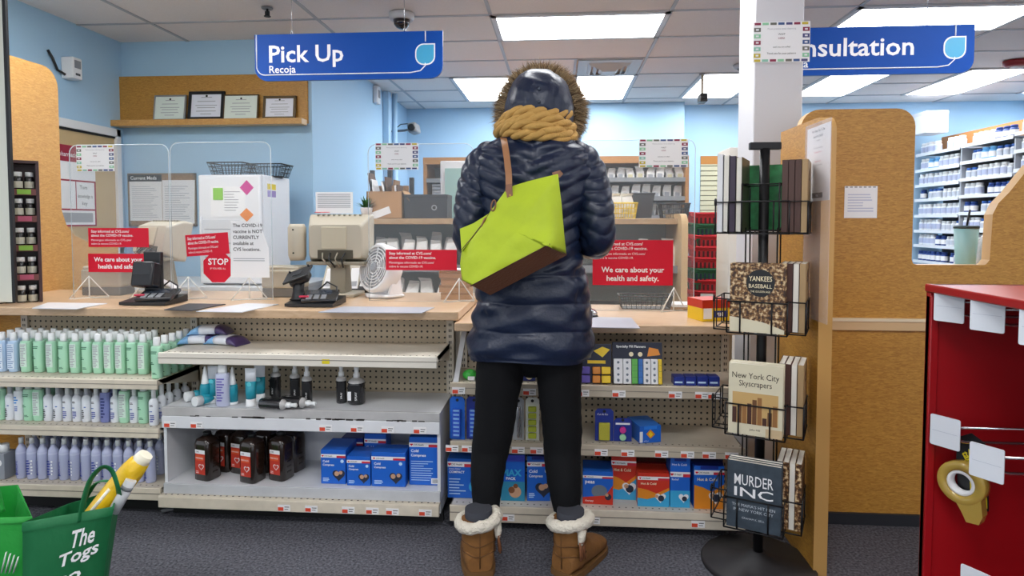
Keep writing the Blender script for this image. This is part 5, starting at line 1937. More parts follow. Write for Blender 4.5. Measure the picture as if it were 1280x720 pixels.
# pieces on the bench top, left
zt2 = zt + .0006
p, q = at(460, 272, 4.45), at(504, 243, 4.45)
t = thing('cardboard_carton', 'open brown cardboard carton on the bench top beside the plant', 'box', ((p.x + q.x) / 2, 4.42, zt2))
w, h = q.x - p.x, .19
mb = MB()
for r__ in ((-w / 2, 0, w / 2, .004), (-w / 2, .2, w / 2, .204), (-w / 2, 0, -w / 2 + .004, .204), (w / 2 - .004, 0, w / 2, .204)):
    mb.box(r__[0], r__[1], 0, r__[2], r__[3], h, cardboard)
mb.box(-w / 2, 0, 0, w / 2, .204, .004, cardboard); mb.build('carton', t)
mb = MB(); mb.prism([(.0, h), (.06, h + .07), (.064, h + .068), (.004, h - .002)], 'x', -w / 2, w / 2, cardboard) if False else mb.box(-w / 2, .2, h, w / 2, .204, h + .05, cardboard); mb.prism([(w / 2, h), (w / 2 + .05, h - .07), (w / 2 + .054, h - .068), (w / 2 + .002, h + .004)], 'y', .0, .2, cardboard); mb.build('flap', t)
mb = MB()
rr = random.Random(9)
for i in range(9):
    x = -w / 2 + .02 + i * (w - .04) / 9
    mb.X = Matrix.Translation((x, .1, .06)) @ Matrix.Rotation(R(rr.uniform(-14, 14)), 4, 'Y')
    mb.box(0, -.07, 0, .014, .07, .16 + rr.uniform(0, .12), (M('brown_paper', '#8a6a4c', .8), M('brown_leather_print', '#5c4232', .7), paper)[i % 3])
mb.build('folders', t)
mb = MB(); mb.X = Matrix.Rotation(R(-20), 4, 'Y'); mb.box(-.1, -.004, .02, .06, -.001, .07, paper); mb.build('slip', t)
p, q = at(504, 242, 4.42), at(560, 272, 4.42)
t = thing('black_file_box', 'black storage box on the bench top beside the brown carton', 'box', ((p.x + q.x) / 2, 4.42, zt2))
w, h = q.x - p.x - .01, p.z - q.z
mb = MB(); mb.box(-w / 2, 0, 0, w / 2, .2, h - .02, M('box_charcoal', '#2a2b30', .5), .004); mb.build('box', t)
mb = MB(); mb.box(-w / 2 - .002, -.002, h - .022, w / 2 + .002, .202, h, M('box_charcoal'), .004); mb.build('lid', t)
mb = MB(); mb.X = Matrix.Translation((w * .2, -.001, h * .45)) @ Matrix.Rotation(R(90), 4, 'X'); mb.lathe([(.02, 0), (.02, .002)], grey_mid, 16); mb.lathe([(.012, .002), (.012, .003)], black, 14); mb.build('emblem', t)
p = at(446, 262, 4.42)
t = thing('potted_plant', 'small green plant in a white pot beside the brown carton', 'plant', (at(452, 262, 4.4).x + .035, 4.40, zt2))
mb = MB(); mb.lathe([(.03, 0), (.042, .07), (.044, .075), (.038, .075)], white, 18); mb.build('pot', t)
mb = MB()
rr = random.Random(4)
gl_ = M('leaf_green', '#3d6b35', .5)
for i in range(60):
    a, e, l = rr.uniform(0, 2 * PI), rr.uniform(.2, 1.3), rr.uniform(.05, .1)
    d = Vector((math.cos(a) * math.cos(e), math.sin(a) * math.cos(e), math.sin(e)))
    s_ = d.cross(Vector((0, 0, 1))).normalized() * .009
    b = Vector((0, 0, .07))
    mb.add([b, b + d * l * .5 + s_, b + d * l, b + d * l * .5 - s_], [(0, 1, 2, 3)], gl_)
mb.build('foliage', t, fixn=False)
for i, (px, pt) in enumerate(((447, 213), (488, 211), (515, 222))):
    Yq = 4.7
    a = at(px, 270, Yq); b = at(px, pt, Yq)
    mb = MB(); mb.box(-.016, -.016, 0, .016, .016, b.z - zt - .001, black, .002); mb.box(-.03, -.03, 0, .03, .03, .008, black, .002)
    o = mb.build('file_post', None, (max(a.x, pL.x + .05), Yq, zt2)); tag(o, 'thin black upright post on the bench top, %s from the left' % nth(i), 'post', 'black posts on the bench top')

# taller shelves further back
YT = 5.6
pL2, pR2 = at(529, 205, YT), at(861, 205, YT)
ztp = at(790, 195, YT).z
zlow = .9
w = pR2.x - pL2.x
cx2 = (pL2.x + pR2.x) / 2
ts = thing('prescription_shelves', 'tall brown shelving at the back full of white prescription bags', 'shelving', (cx2, YT, 0))
mb = MB(); mb.box(-w / 2, -.01, ztp - .06, w / 2, .4, ztp, M('brown_fascia', '#b8824a', .5)); mb.build('fascia', ts)
mb = MB(); mb.box(w / 2 - .03, -.02, 0, w / 2, .4, ztp - .06, M('brown_fascia')); mb.build('end_panel', ts)
mb = MB(); mb.box(-w / 2, -.0, 0, -w / 2 + .03, .4, ztp - .06, M('brown_fascia')); mb.build('end_panel', ts)
mb = MB(); mb.box(-w / 2, .38, 0, w / 2, .4, ztp - .06, M('grey_back', '#8f8d88', .6)); mb.build('back_panel', ts)
tz = []
for py in (224, 247.5, 271):
    z = at(800, py, YT).z
    tz.append(z)
    mb = MB(); mb.box(-w / 2 + .03, 0, z - .02, w / 2 - .03, .38, z, dkg); mb.box(-w / 2 + .03, -.015, z - .022, w / 2 - .03, 0, z + .015, M('tier_lip')); mb.build('tier', ts)
mb = MB(); mb.box(-w * .2, 0, tz[2], -w * .19, .37, ztp - .06, M('divider_grey')); mb.build('divider', ts)
bag_row(745, 854, 9, YT + .08, tz[0], 'top tier of the tall back shelves', 5, .12, .1)
bag_row(750, 850, 8, YT + .25, tz[0], 'rear row, tall shelves top tier', 6, .125, .1)
bag_row(748, 852, 8, YT + .08, tz[1], 'second tier of the tall back shelves', 7, .125, .1)
bag_row(790, 851, 4, YT + .16, tz[2], 'third tier of the tall back shelves', 8, .125, .1)
# white sheets and monitor at the left of the tall shelves
p, q = at(533, 243, YT - .2), at(556, 207, YT - .2)
mb = MB()
for i in range(5):
    mb.box(0, 0, i * .027, q.x - p.x, .15, i * .027 + .022, M('ream_white', '#d9dde4', .6))
o = mb.build('paper_reams', None, (p.x, YT + .05, tz[1] + .0006)); tag(o, 'stack of white paper reams on the back shelves left of the coat', 'paper')
p, q = at(562, 275, 5.0), at(592, 220, 5.0)
t = thing('cooler', 'white framed display cooler behind the left arm of the coat', 'cooler', ((p.x + q.x) / 2, 5.0, .0))
w = .34
mb = MB(); mb.box(-w / 2, 0, 0, w / 2, .4, q.z + .12, white, .01); mb.build('cabinet', t)
mb = MB(); mb.box(-w / 2 + .04, -.012, .5, w / 2 - .04, -.0005, q.z + .06, M('cooler_glass', '#9fc2bc', .1)); mb.build('glass_door', t)
# baskets and bin in front of them, on the bench top
basket('plastic_basket', 'yellow basket full of white bags on the bench top beside the coat', (at(778, 272, 4.52).x, 4.52, zt2), .19, .16, .105, M('basket_yellow', '#e2c21e', .45), 0, .85, 10, 3)
for i, (px, r) in enumerate(((771, -20), (785, 15))):
    KB[1].put((at(px, 270, 4.52).x, 4.495 + .05 * i, zt2 + .012), 'white paper bag in the yellow basket, %s one' % ('nearer the coat' if i == 0 else 'farther from the coat'), R(r), 'bagged prescriptions')
basket('plastic_basket', 'black basket on the bench top beside the rounded end panel', (at(842, 271, 4.5).x, 4.5, zt2), .19, .17, .1, bl, 0, .85, 10, 3)
p = at(803, 270, 4.6)
t = thing('grey_bin', 'dark grey plastic bin between the yellow and black baskets', 'bin', (p.x, 4.62, zt2))
mb = MB(); mb.loft([[(-.055, -.07, 0), (.055, -.07, 0), (.055, .07, 0), (-.055, .07, 0)], [(-.075, -.09, .17), (.075, -.09, .17), (.075, .09, .17), (-.075, .09, .17)]], M('bin_grey', '#3a3c42', .4), smooth=False); mb.build('bin', t)
mb = MB(); mb.box(-.08, -.095, .165, .08, .095, .18, M('bin_grey'), .004); mb.build('rim', t)
# wire tray on the lower counter
p = at(805, 384, 3.05)
basket('wire_tray', 'dark wire tray with a white grid behind the big red notice', (p.x, 3.03, ZR + .0005), .24, .12, .06, bl, 0, .9, 10, 2)

# red shopping baskets
Yk = 4.95
zs0 = 0.0
rb, gb_, blb = M('basket_red', '#c3202c', .4), M('basket_green', '#1f5c3c', .4), M('basket_blue', '#1f5fae', .4)
px = 882
X = at(px, 300, Yk).x
ztop = at(px, 264, Yk).z
n = 14
pitch = (ztop - .2) / (n - 1)
for i in range(n):
    red_ = i >= 6
    green = i in (8, 12)
    m = (gb_ if green else rb) if red_ else blb
    cname = 'green' if green else ('red' if red_ else 'blue')
    t = thing('shopping_basket', '%s shopping basket, %s from the bottom of the nested stack' % (cname, nth(i)), 'basket', (X + .006 * math.sin(i * 2.1), Yk, .0005 + i * pitch), R(7 * math.sin(i * 1.7)), 'nested shopping baskets')
    mb = MB()
    W, D, Hh = .27, .2, .19
    def rg(f, z, o=0):
        return [(u, v, z) for u, v in rrect(-W / 2 * f - o, -D / 2 * f - o, W / 2 * f + o, D / 2 * f + o, .03, 3)]
    mb.loft([rg(.78, .0), rg(.98, Hh)], m, smooth=False, cap=False)
    mb.loft([rg(.76, .002), rg(.96, Hh)], m, smooth=False, cap=False)
    for k in range(7):
        mb.box(-W * .36 + k * W * .115, -D / 2 * .955 - .004, .095, -W * .36 + k * W * .115 + .014, -D / 2 * .93, .15, M('basket_slot_dark', '#4a1014' , .6) if red_ and not green else M('basket_slot_deep', '#16283a', .6))
    mb.add(rg(.78, .003), [tuple(range(16))], m)
    mb.build('basket_body', t)
    mb = MB(); mb.loft([rg(.97, Hh - .03), rg(1.02, Hh - .028), rg(1.03, Hh), rg(.97, Hh)], m, smooth=False, cap=False); mb.build('rim', t)
    mb = MB(); mb.tube([(-W / 2, -.03, Hh - .02), (-W / 2 - .02, -.07, Hh - .0), (-.06, -.115, Hh - .012), (.06, -.115, Hh - .012), (W / 2 + .02, -.07, Hh), (W / 2, -.03, Hh - .02)], .007, gb_ if i % 4 == 0 else m, 6); mb.build('handle', t)
    if i in (5, 6):
        mb = MB(); mb.box(-.045, -D / 2 * .99 - .004, .1, .045, -D / 2 * .99 + .004, .165, paper); mb.build('label_card', t)

# roller shutter on the back wall
Yz = 8.0
p, q = at(876, 195, Yz), at(905, 270, Yz)
t = thing('roller_shutter', 'cream slatted roller shutter on the back wall behind the red baskets', 'shutter', (p.x, Yz, 0))
zt_, zb_ = p.z, .2
mb = MB(); mb.box(0, 0, zt_ - .1, .9, .018, zt_, M('shutter_header', '#a8702f', .5)); mb.build('header', t)
mb = MB()
z = zb_
while z < zt_ - .11:
    mb.box(0, .002, z, .9, .016, z + .052, M('shutter_slat', '#b9b59a', .5), .004, 1)
    z += .06
mb.box(0, .012, zb_, .9, .018, zt_ - .1, M('shutter_gap', '#6a675a', .6))
mb.build('slats', t)
# pale carton behind the books
p, q = at(908, 240, 4.0), at(937, 188, 4.0)
t = thing('white_carton', 'pale carton on a stand behind the book rack', 'box', ((p.x + q.x) / 2 + .07, 4.0, 0))
mb = MB(); mb.box(-.12, 0, 0, .12, .3, q.z + .02, M('carton_pale', '#d9d4cc', .7), .004); mb.build('carton', t)
mb = MB(); mb.box(-.121, -.001, q.z - .08, .121, .301, q.z - .074, M('carton_tape', '#b9a988', .5)); mb.build('tape', t)

# ------------------------------------------------------------------ pharmacy wall shelves on the right
XP = 4.2
cab = thing('pharmacy_shelves', 'tall white shelves of pill bottles along the right wall', 'shelving', (XP, 6.6, 0))
mb = MB(); mb.box(.32, -1.9, 0, .36, 1.35, at(1197, 160, 6.0).z, M('shelf_back_shaded', '#5a5d63', .7)); mb.build('back_panel', cab)  # dark back colour stands in for the shadow in the shelf gaps
pw = M('pharmacy_shelf_shaded', '#a9aeb6', .5)  # white shelving greyed, the interior shade is put into its colour
brown = M('cornice_brown', '#a9713c', .5)
z_top = ax(1197, 182.5, XP).z
pitch = (z_top - ax(1197, 328, XP).z) / 7
mb = MB(); mb.box(.28, -1.9, z_top + .005, .36, 1.35, z_top + .19, brown); mb.build('cornice', cab)
BAYS = [(7.95, 7.12, -.02), (7.1, 6.32, 0), (6.3, 5.5, .035), (5.48, 4.75, .05)]
blues = M('pill_cap_blue', '#2f62b4', .4)
lblue = M('pill_body_blue', '#6fb4e6', .4)
navyb = M('pill_body_navy', '#27468c', .4)
ww = M('pill_white', '#e9ecef', .4)


def mk_pill(kind):
    def f():
        mb = MB()
        body, cap, h, r = [(ww, wcap, .105, .034), (ww, wcap, .125, .039), (navyb, navyb, .112, .037), (lblue, blues, .135, .04), (ww, blues, .11, .035), (lblue, lblue, .12, .044)][kind]
        mb.lathe([(r * .95, 0), (r, .004), (r, h * .68), (r * .8, h * .76), (r * .72, h * .77)], body, 14)
        mb.lathe([(r * .8, h * .77), (r * .8, h * .99), (r * .74, h)], cap, 12)
        mb.lathe([(r * 1.012, h * .15), (r * 1.012, h * .6)], (M('pill_label_grey', '#c3cad6', .6), M('pill_label_lilac', '#b4bcd6', .6), paper, M('pill_label_ice', '#dbe8f2', .6), M('pill_label_grey'), paper)[kind], 14, cap=False)
        o = mb.build('pill_bottle'); o['category'] = 'bottle'
        return o
    return Kind(f)


KP = [mk_pill(i) for i in range(6)]
KC = ['small white pill bottle', 'white pill bottle', 'navy pill bottle', 'light blue bottle with blue cap', 'white pill bottle with blue cap', 'light blue jar']
rr = random.Random(21)
btot = 0
shl = ['top', 'second', 'third', 'fourth', 'fifth', 'sixth', 'seventh', 'eighth']
for bi, (y1, y0, dz) in enumerate(BAYS):
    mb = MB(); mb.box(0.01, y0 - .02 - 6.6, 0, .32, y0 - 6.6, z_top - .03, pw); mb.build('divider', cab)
    for si in range(8):
        z = z_top - si * pitch + dz * (1 if si % 3 else .6)
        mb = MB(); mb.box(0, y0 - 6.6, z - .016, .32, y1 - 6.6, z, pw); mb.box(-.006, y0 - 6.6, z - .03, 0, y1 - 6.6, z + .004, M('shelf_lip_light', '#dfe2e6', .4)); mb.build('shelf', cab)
        y = y1 - .05
        i = 0
        run, left = 0, 0
        while y > y0 + .04:
            if left <= 0:
                run = rr.choice([0, 1, 1, 0, 2, 4, 1, 2, 3 if si < 3 else 4, 5 if si < 2 else 1]); left = rr.randint(2, 5)
            # only what can be seen past the wall and the edge of the frame
            d_ = (XP + .06) * _cy + y * _sy; f_ = -(XP + .06) * _sy + y * _cy
            px_ = 640 + F * d_ / f_
            if 1138 < px_ < 1292 and rr.random() > .06:
                lb = '%s, %s from the back, %s shelf, pharmacy bay %s' % (KC[run], nth(i), shl[si], ('farthest', 'next-to-farthest', 'middle', 'nearer')[bi])
                KP[run].put((XP + .055 + rr.uniform(0, .02), y, z + .0006), lb, R(rr.uniform(0, 360)), 'pill bottles on the pharmacy shelves')
                btot += 1
                i += 1
            left -= 1
            y -= rr.uniform(.084, .094) if run not in (5,) else .1
print('pill bottles', btot)
# white box on top of the shelves
p, q = at(1147, 171, 7.85), at(1177, 143, 7.85)
t = thing('white_box', 'plain white box up on the far end of the pharmacy shelves', 'box', (at(1165, 157, 7.6).x, 7.6, z_top + .1905))
mb = MB(); mb.box(-.12, -.1, 0, .12, .2, .24, white, .004); mb.build('carton', t)
mb = MB(); mb.box(-.121, -.101, .2, .121, .201, .2415, M('lid_white', '#dcdde2', .5), .004); mb.build('lid', t)
# teal cup on the ledge
Yc = 2.78
p, q = at(1193, 336, Yc), at(1221, 282, Yc)
zled = sill - .0195
X = (at(1194, 300, Yc).x + at(1221, 300, Yc).x) / 2
t = thing('tumbler', 'pale teal tumbler with dark lid and straw on the pass-through ledge', 'cup', (X, Yc, zled))
h = q.z - zled
rw = (at(1221, 300, Yc).x - at(1193, 300, Yc).x) / 2
mb = MB(); mb.lathe([(rw * .78, 0), (rw * .8, .004), (rw, h - .012)], M('teal_tumbler', '#8fbcc0', .4), 28); mb.build('cup', t)
mb = MB(); mb.lathe([(rw * 1.02, h - .012), (rw * 1.04, h - .004), (rw * .95, h)], M('lid_dark_teal', '#2a4248', .4), 28); mb.build('lid', t)
mb = MB(); mb.tube([(0, 0, h - .01), (.012, 0, h + .065)], .004, black, 8); mb.build('straw', t)
# crumpled clear bags by the cup
t = thing('clear_bag', 'crumpled clear plastic bag beside the teal tumbler', 'bag', (at(1230, 320, 2.84).x, 2.84, zled))
mb = MB()
rr = random.Random(2)
mb.lathe([(.03, 0), (.034, .03), (.026, .07), (.03, .1), (.016, .12)], M('clear_film', '#d9dce2', .15, bump=1., bscale=40, alpha=.75), 12, sx=.9)
mb.build('film', t)
mb = MB(); mb.tube([(-.02, 0, .11), (.0, .01, .125), (.02, 0, .115)], .005, white, 6); mb.build('tie', t)
# notice paper on the wood wall and on the wing
p, q = at(1055, 272.5, YF - .001), at(1097, 232.5, YF - .001)
w, h = q.x - p.x, q.z - p.z
t = thing('wall_paper_notice', 'white printed sheet taped to the tall wood wall', 'notice', ((p.x + q.x) / 2, YF - .0006, p.z))
mb = MB(); mb.box(-w / 2, -.001, 0, w / 2, 0, h, paper); mb.build('sheet', t)
mb = MB(); lines(mb, -w * .4, w * .4, h * .2, h * .8, 7, -.001, M('faint_blue_grey', '#c3c8da', .7), 2, .4)
for k in range(7):
    mb.fr(-w * .48 + k * w * .14, h * .95, -w * .4 + k * w * .14, h * .985, -.001, grey_mid)
mb.build('lettering', t)
xw = WX0 - .0006
a_, b_ = ax(1008, 253, xw), ax(1039, 152, xw)
yA, yB = a_.y, b_.y
zA1, zA0 = ax(1024, 157, xw).z, ax(1024, 251, xw).z
w, h = abs(yA - yB), zA1 - zA0
t = thing('service_notice', 'white notice in a clear sleeve on the side of the wood wing', 'notice', (xw, (yA + yB) / 2, zA0), R(-90))
mb = MB(); mb.box(-w / 2, -.001, 0, w / 2, 0, h, paper); mb.build('sheet', t)
mb = MB()
mb.text('We Want You To Be', (0, -.002, h * .92), h * .035, ink, bold=.01, al='C', w=w * .8)
mb.text('Seen As Quickly', (0, -.002, h * .85), h * .035, ink, bold=.01, al='C', w=w * .7)
mb.text('as possible', (0, -.002, h * .80), h * .02, ink, al='C', w=w * .5)
mb.text('If you have a question', (0, -.002, h * .70), h * .025, grey_mid, al='C', w=w * .8)
mb.text('Touchless Service', (0, -.002, h * .64), h * .025, red, al='C', w=w * .7)
mb.text('Scan the code', (0, -.002, h * .52), h * .025, red, al='C', w=w * .7)
mb.text('for more information', (0, -.002, h * .47), h * .025, grey_mid, al='C', w=w * .7)
mb.fr(-w * .22, h * .04, w * .22, h * .11, -.001, ink)
mb.text('CVS', (0, -.0025, h * .055), h * .03, white_ink, al='C', bold=.02)
mb.build('lettering', t)
mb = MB(); mb.box(-w / 2 - .01, -.0045, -.40, w / 2 + .012, -.0025, h + .012, M('sleeve_acrylic', '#e3dce0', .1, alpha=.22)); mb.build('sleeve', t)
# ------------------------------------------------------------------ revolving book rack
RKX, RKY = at(947, 705, 2.25).x, 2.25
RKZ = R(-24)
sepia = bpy.data.materials.new('sepia_photo')
sepia.use_nodes = True
_nt = sepia.node_tree
_n = _nt.nodes.new('ShaderNodeTexNoise'); _n.inputs['Scale'].default_value = 90; _n.inputs['Detail'].default_value = 5
_tcn = _nt.nodes.new('ShaderNodeTexCoord'); _nt.links.new(_tcn.outputs['Object'], _n.inputs['Vector'])
_r = _nt.nodes.new('ShaderNodeValToRGB')
_r.color_ramp.elements[0].position = .42; _r.color_ramp.elements[0].color = lin('#3a2418')
_r.color_ramp.elements[1].position = .62; _r.color_ramp.elements[1].color = lin('#dcc59a')
_e = _r.color_ramp.elements.new(.52); _e.color = lin('#8a6238')
_nt.links.new(_n.outputs['Fac'], _r.inputs[0]); _nt.links.new(_r.outputs[0], _nt.nodes['Principled BSDF'].inputs['Base Color'])
_nt.nodes['Principled BSDF'].inputs['Roughness'].default_value = .35
book_cream = M('book_cream', '#d8d0b4', .5)
book_brown = M('book_brown', '#4a2c22', .4)
slate = M('book_slate', '#3b4650', .4, var=.3, vscale=30)
pages = M('book_pages', '#e6e2d6', .8)
rack = thing('book_rack', 'black revolving wire book rack on a round base', 'book rack', (RKX, RKY, 0), RKZ)
mb = MB(); mb.lathe([(.19, 0), (.192, .008), (.185, .018), (.05, .03), (.024, .05)], M('rack_base_grey', '#2e2d2f', .5, .3, var=.2, vscale=20), 48); mb.build('base', rack)
ztop = at(955, 178, RKY).z
mb = MB(); mb.tube([(0, 0, .03), (0, 0, ztop - .02)], .0165, blackmetal, 14); mb.build('pole', rack)
mb = MB(); mb.X = Matrix.Rotation(-RKZ, 4, 'Z'); mb.box(-.052, -.012, ztop - .025, .052, .012, ztop, blackmetal, .003); mb.build('top_bar', rack)
mb = MB()
for sx_ in (-1, 1):
    for sy_ in (-1, 1):
        mb.tube([(sx_ * .05, sy_ * .05, .17), (sx_ * .05, sy_ * .05, 1.18)], .0028, blackmetal, 6)
for z in (.17, .48, .82, 1.17):
    mb.tube([(u, v, z) for u, v in rrect(-.05, -.05, .05, .05, .01, 2)], .0028, blackmetal, 6, closed=True)
mb.build('inner_frame', rack)
TZ = [(1.165, .28), (.838, .225), (.497, .235), (.180, .225)]


def pocket(side, z0, deep=.085, wide=.185):
    "side: rotation in quarter turns; 0 faces the camera"
    mb = MB(); mb.X = Matrix.Rotation(side * PI / 2, 4, 'Z')
    yi, yo, x = -.058, -.058 - deep, wide / 2
    for z in (z0 - .004, z0 + .1):
        mb.tube([(-x, yi, z), (-x, yo, z), (x, yo, z), (x, yi, z)], .0026, blackmetal, 6)
    for u in (-x * .55, x * .5):
        mb.tube([(u, yi, z0 - .004), (u, yo, z0 - .004), (u, yo, z0 + .1)], .0026, blackmetal, 6)
    for u in (-x, x):
        mb.tube([(u, yo, z0 - .004), (u, yo, z0 + .1)], .0026, blackmetal, 6)
        mb.tube([(u, yi, z0 - .004), (u, yi, z0 + .16)], .0026, blackmetal, 6)
    mb.tube([(-x, yi, z0 + .16), (x, yi, z0 + .16)], .0026, blackmetal, 6)
    if side == 3:
        mb.tube([(x + .012 * math.cos(a), yo, z0 + .1 + .012 * math.sin(a)) for a in [2 * PI * i / 10 for i in range(10)]], .0026, blackmetal, 6, closed=True)
    mb.build('wire_pocket', rack)


for ti, (z0, h) in enumerate(TZ):
    for sd in (0, 1, 2, 3):
        pocket(sd, z0)


def book(label, side, z0, off, w, h, th, cover, spine_side, front=None, tilt=0):
    "off: distance of the front cover from the rack axis"
    t = thing('book', label, 'book')
    t.matrix_world = Matrix.Translation((RKX, RKY, z0 + .0005)) @ Matrix.Rotation(RKZ + side * PI / 2, 4, 'Z') @ Matrix.Translation((0, -off, 0)) @ Matrix.Rotation(R(tilt), 4, 'X')
    mb = MB()
    mb.box(-w / 2, 0, 0, w / 2, .0012, h, cover); mb.box(-w / 2, th - .0012, 0, w / 2, th, h, cover)
    sx = -w / 2 if spine_side < 0 else w / 2 - .0015
    mb.box(sx, 0, 0, sx + .0015, th, h, cover); mb.build('cover', t)
    mb = MB(); mb.box(-w / 2 + .0016, .0012, .001, w / 2 - .0016, th - .0012, h - .002, pages); mb.build('pages', t)
    if front:
        mb = MB(); front(mb, w, h); mb.build('front_print', t)
    return t


def f_yankees(mb, w, h):
    mb.prism([(w * .06 + w * .26 * math.cos(2 * PI * i / 20), h * .72 + h * .2 * math.sin(2 * PI * i / 20)) for i in range(20)], 'y', -.0006, 0, black)
    mb.text('YANKEES', (w * .06, -.0012, h * .75), h * .075, M('cream_print'), al='C', bold=.01, w=w * .42)
    mb.text('BASEBALL', (w * .06, -.0012, h * .65), h * .06, M('cream_print'), al='C', w=w * .42)
    mb.text('THE GOLDEN AGE', (w * .06, -.0012, h * .585), h * .03, M('cream_print'), al='C', w=w * .36)
    mb.prism([(-w / 2, 0), (w / 2, 0), (w / 2, h * .06), (w * .1, h * .16), (-w / 2, h * .22)], 'y', -.0006, 0, book_cream)


def f_nyc(mb, w, h):
    mb.text('New York City', (0, -.0008, h * .80), h * .085, M('print_brown_ink', '#3a3026', .6), al='C', w=w * .86)
    mb.text('Skyscrapers', (0, -.0008, h * .69), h * .085, M('print_brown_ink'), al='C', w=w * .6)
    mb.fr(-w * .42, h * .16, w * .42, h * .60, 0, M('sepia_sky', '#c8a468', .5))
    rr = random.Random(5)
    for i in range(9):
        x = -w * .42 + i * w * .093
        hh = h * (.1 + .2 * rr.random() + (.1 if i in (4, 5) else 0))
        mb.fr(x, h * .16, x + w * .08, h * .16 + hh, -.0006, (book_brown, M('sepia_mid', '#6a4528', .5), M('sepia_light', '#96683a', .5))[i % 3])
    mb.text('John Hill', (0, -.0008, h * .07), h * .03, M('print_brown_ink'), al='C')
    mb.fr(w * .2, h * .0, w / 2, h * .12, -.0003, M('sepia_pale', '#cbb28a', .5))


def f_murder(mb, w, h):
    mb.text('MURDER', (0.0, -.0008, h * .655), h * .165, white_ink, al='C', bold=.004, w=-w * .72)
    mb.text('INC', (0.0, -.0008, h * .485), h * .14, white_ink, al='C', bold=.01, w=-w * .72)
    for i, s_ in enumerate(('THE MAFIA\'S HIT MEN', 'IN NEW YORK CITY')):
        mb.text(s_, (0, -.0008, h * (.33 - .07 * i)), h * .045, M('print_pale', '#c5ccd2', .6), al='C', w=w * .8)
    mb.text('GRAHAM K. BELL', (0, -.0008, h * .15), h * .03, M('print_pale'), al='C', w=w * .5)


def f_emblem(mb, w, h):
    mb.prism([(-w * .12, h * .72), (w * .12, h * .72), (w * .12, h * .84), (0, h * .9), (-w * .12, h * .84)], 'y', -.0006, 0, book_brown)
    mb.text('AMERICA', (0, -.0012, h * .76), h * .03, M('cream_print'), al='C', w=w * .2)
    mb.fr(-w / 2, 0, w / 2, h * .3, 0, sepia)


def f_sep(mb, w, h):
    mb.fr(-w * .4, h * .5, w * .4, h * .9, 0, book_brown)
    mb.text('IMAGES', (0, -.0008, h * .75), h * .06, M('cream_print'), al='C', w=w * .6)


fronts = [None, (sepia, f_yankees, 'Yankees Baseball book'), (book_cream, f_nyc, 'New York City Skyscrapers book'), (slate, f_murder, 'dark Murder Inc book')]
pn = ['top', 'second', 'third', 'bottom']
for ti in (1, 2, 3):
    z0, h = TZ[ti]
    mt, fn, nm = fronts[ti]
    for i in range(3):
        book('%s, %s copy in the front-facing %s pocket of the rack' % (nm, ('front', 'second', 'rear')[i], pn[ti]), 0, z0, .139 - i * .0198, .168, h, .019, mt, -1, fn if i < 1 else fn, 0)
for ti in (0, 1, 2, 3):
    z0, h = TZ[ti]
    n = 4
    for i in range(n):
        cv = [(book_brown, None), (book_brown, None), (book_brown, None), (M('book_tan', '#a98c62', .5), f_emblem)][n - 1 - i] if ti != 3 else [(book_brown, None), (sepia, None), (sepia, f_sep), (sepia, f_sep)][n - 1 - i]
        book('brown history book, %s from the outside, right-hand %s pocket of the rack' % (nth(i), pn[ti]), 1, z0, .140 - i * .0195, .154, h if ti else .235, .0185, cv[0], 1 if (i == 1 and ti) else -1, cv[1])
# white magazines in the top pocket facing left, a green one in the rear pocket
for i in range(4):
    book('tall black and white magazine, %s from the outside, left top pocket of the rack' % nth(i), 3, TZ[0][0], .140 - i * .0205, .17, .262 - .004 * i, .0185, (white, M('magazine_dark', '#3a3d44', .4), M('magazine_purple', '#3a2c40', .4), M('magazine_olive', '#4b4a38', .4))[i], -1 if i % 2 else 1)
book('green paperback seen from behind in the rear top pocket of the rack', 2, TZ[0][0], .115, .165, .235, .02, M('book_green', '#2f8a4c', .4, var=.3, vscale=40), 1, f_sep)

# ------------------------------------------------------------------ red display stand at the right
dred = M('display_red_shaded', '#a01019', .3)  # red darkened, the shadow inside the stand is put into its colour
FXR = 1.0
ye = ax(1158, 356, FXR).y
zt = ax(1158, 355, FXR).z
y0 = .55
x1 = 1.55
ds = thing('display_stand', 'tall red metal display stand with hooks at the right edge', 'display stand', (FXR, ye, 0))
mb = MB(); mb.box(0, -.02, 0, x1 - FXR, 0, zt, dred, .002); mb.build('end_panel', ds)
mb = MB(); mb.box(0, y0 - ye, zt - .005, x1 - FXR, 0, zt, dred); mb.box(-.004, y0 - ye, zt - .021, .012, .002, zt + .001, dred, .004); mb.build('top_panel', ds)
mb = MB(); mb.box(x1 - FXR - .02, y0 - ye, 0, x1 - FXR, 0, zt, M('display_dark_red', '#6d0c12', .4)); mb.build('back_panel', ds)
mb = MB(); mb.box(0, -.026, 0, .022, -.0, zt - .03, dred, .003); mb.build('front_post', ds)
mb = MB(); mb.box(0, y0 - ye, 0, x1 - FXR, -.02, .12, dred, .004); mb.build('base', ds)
plate_m = M('tag_plate_white', '#dfe3ea', .35)


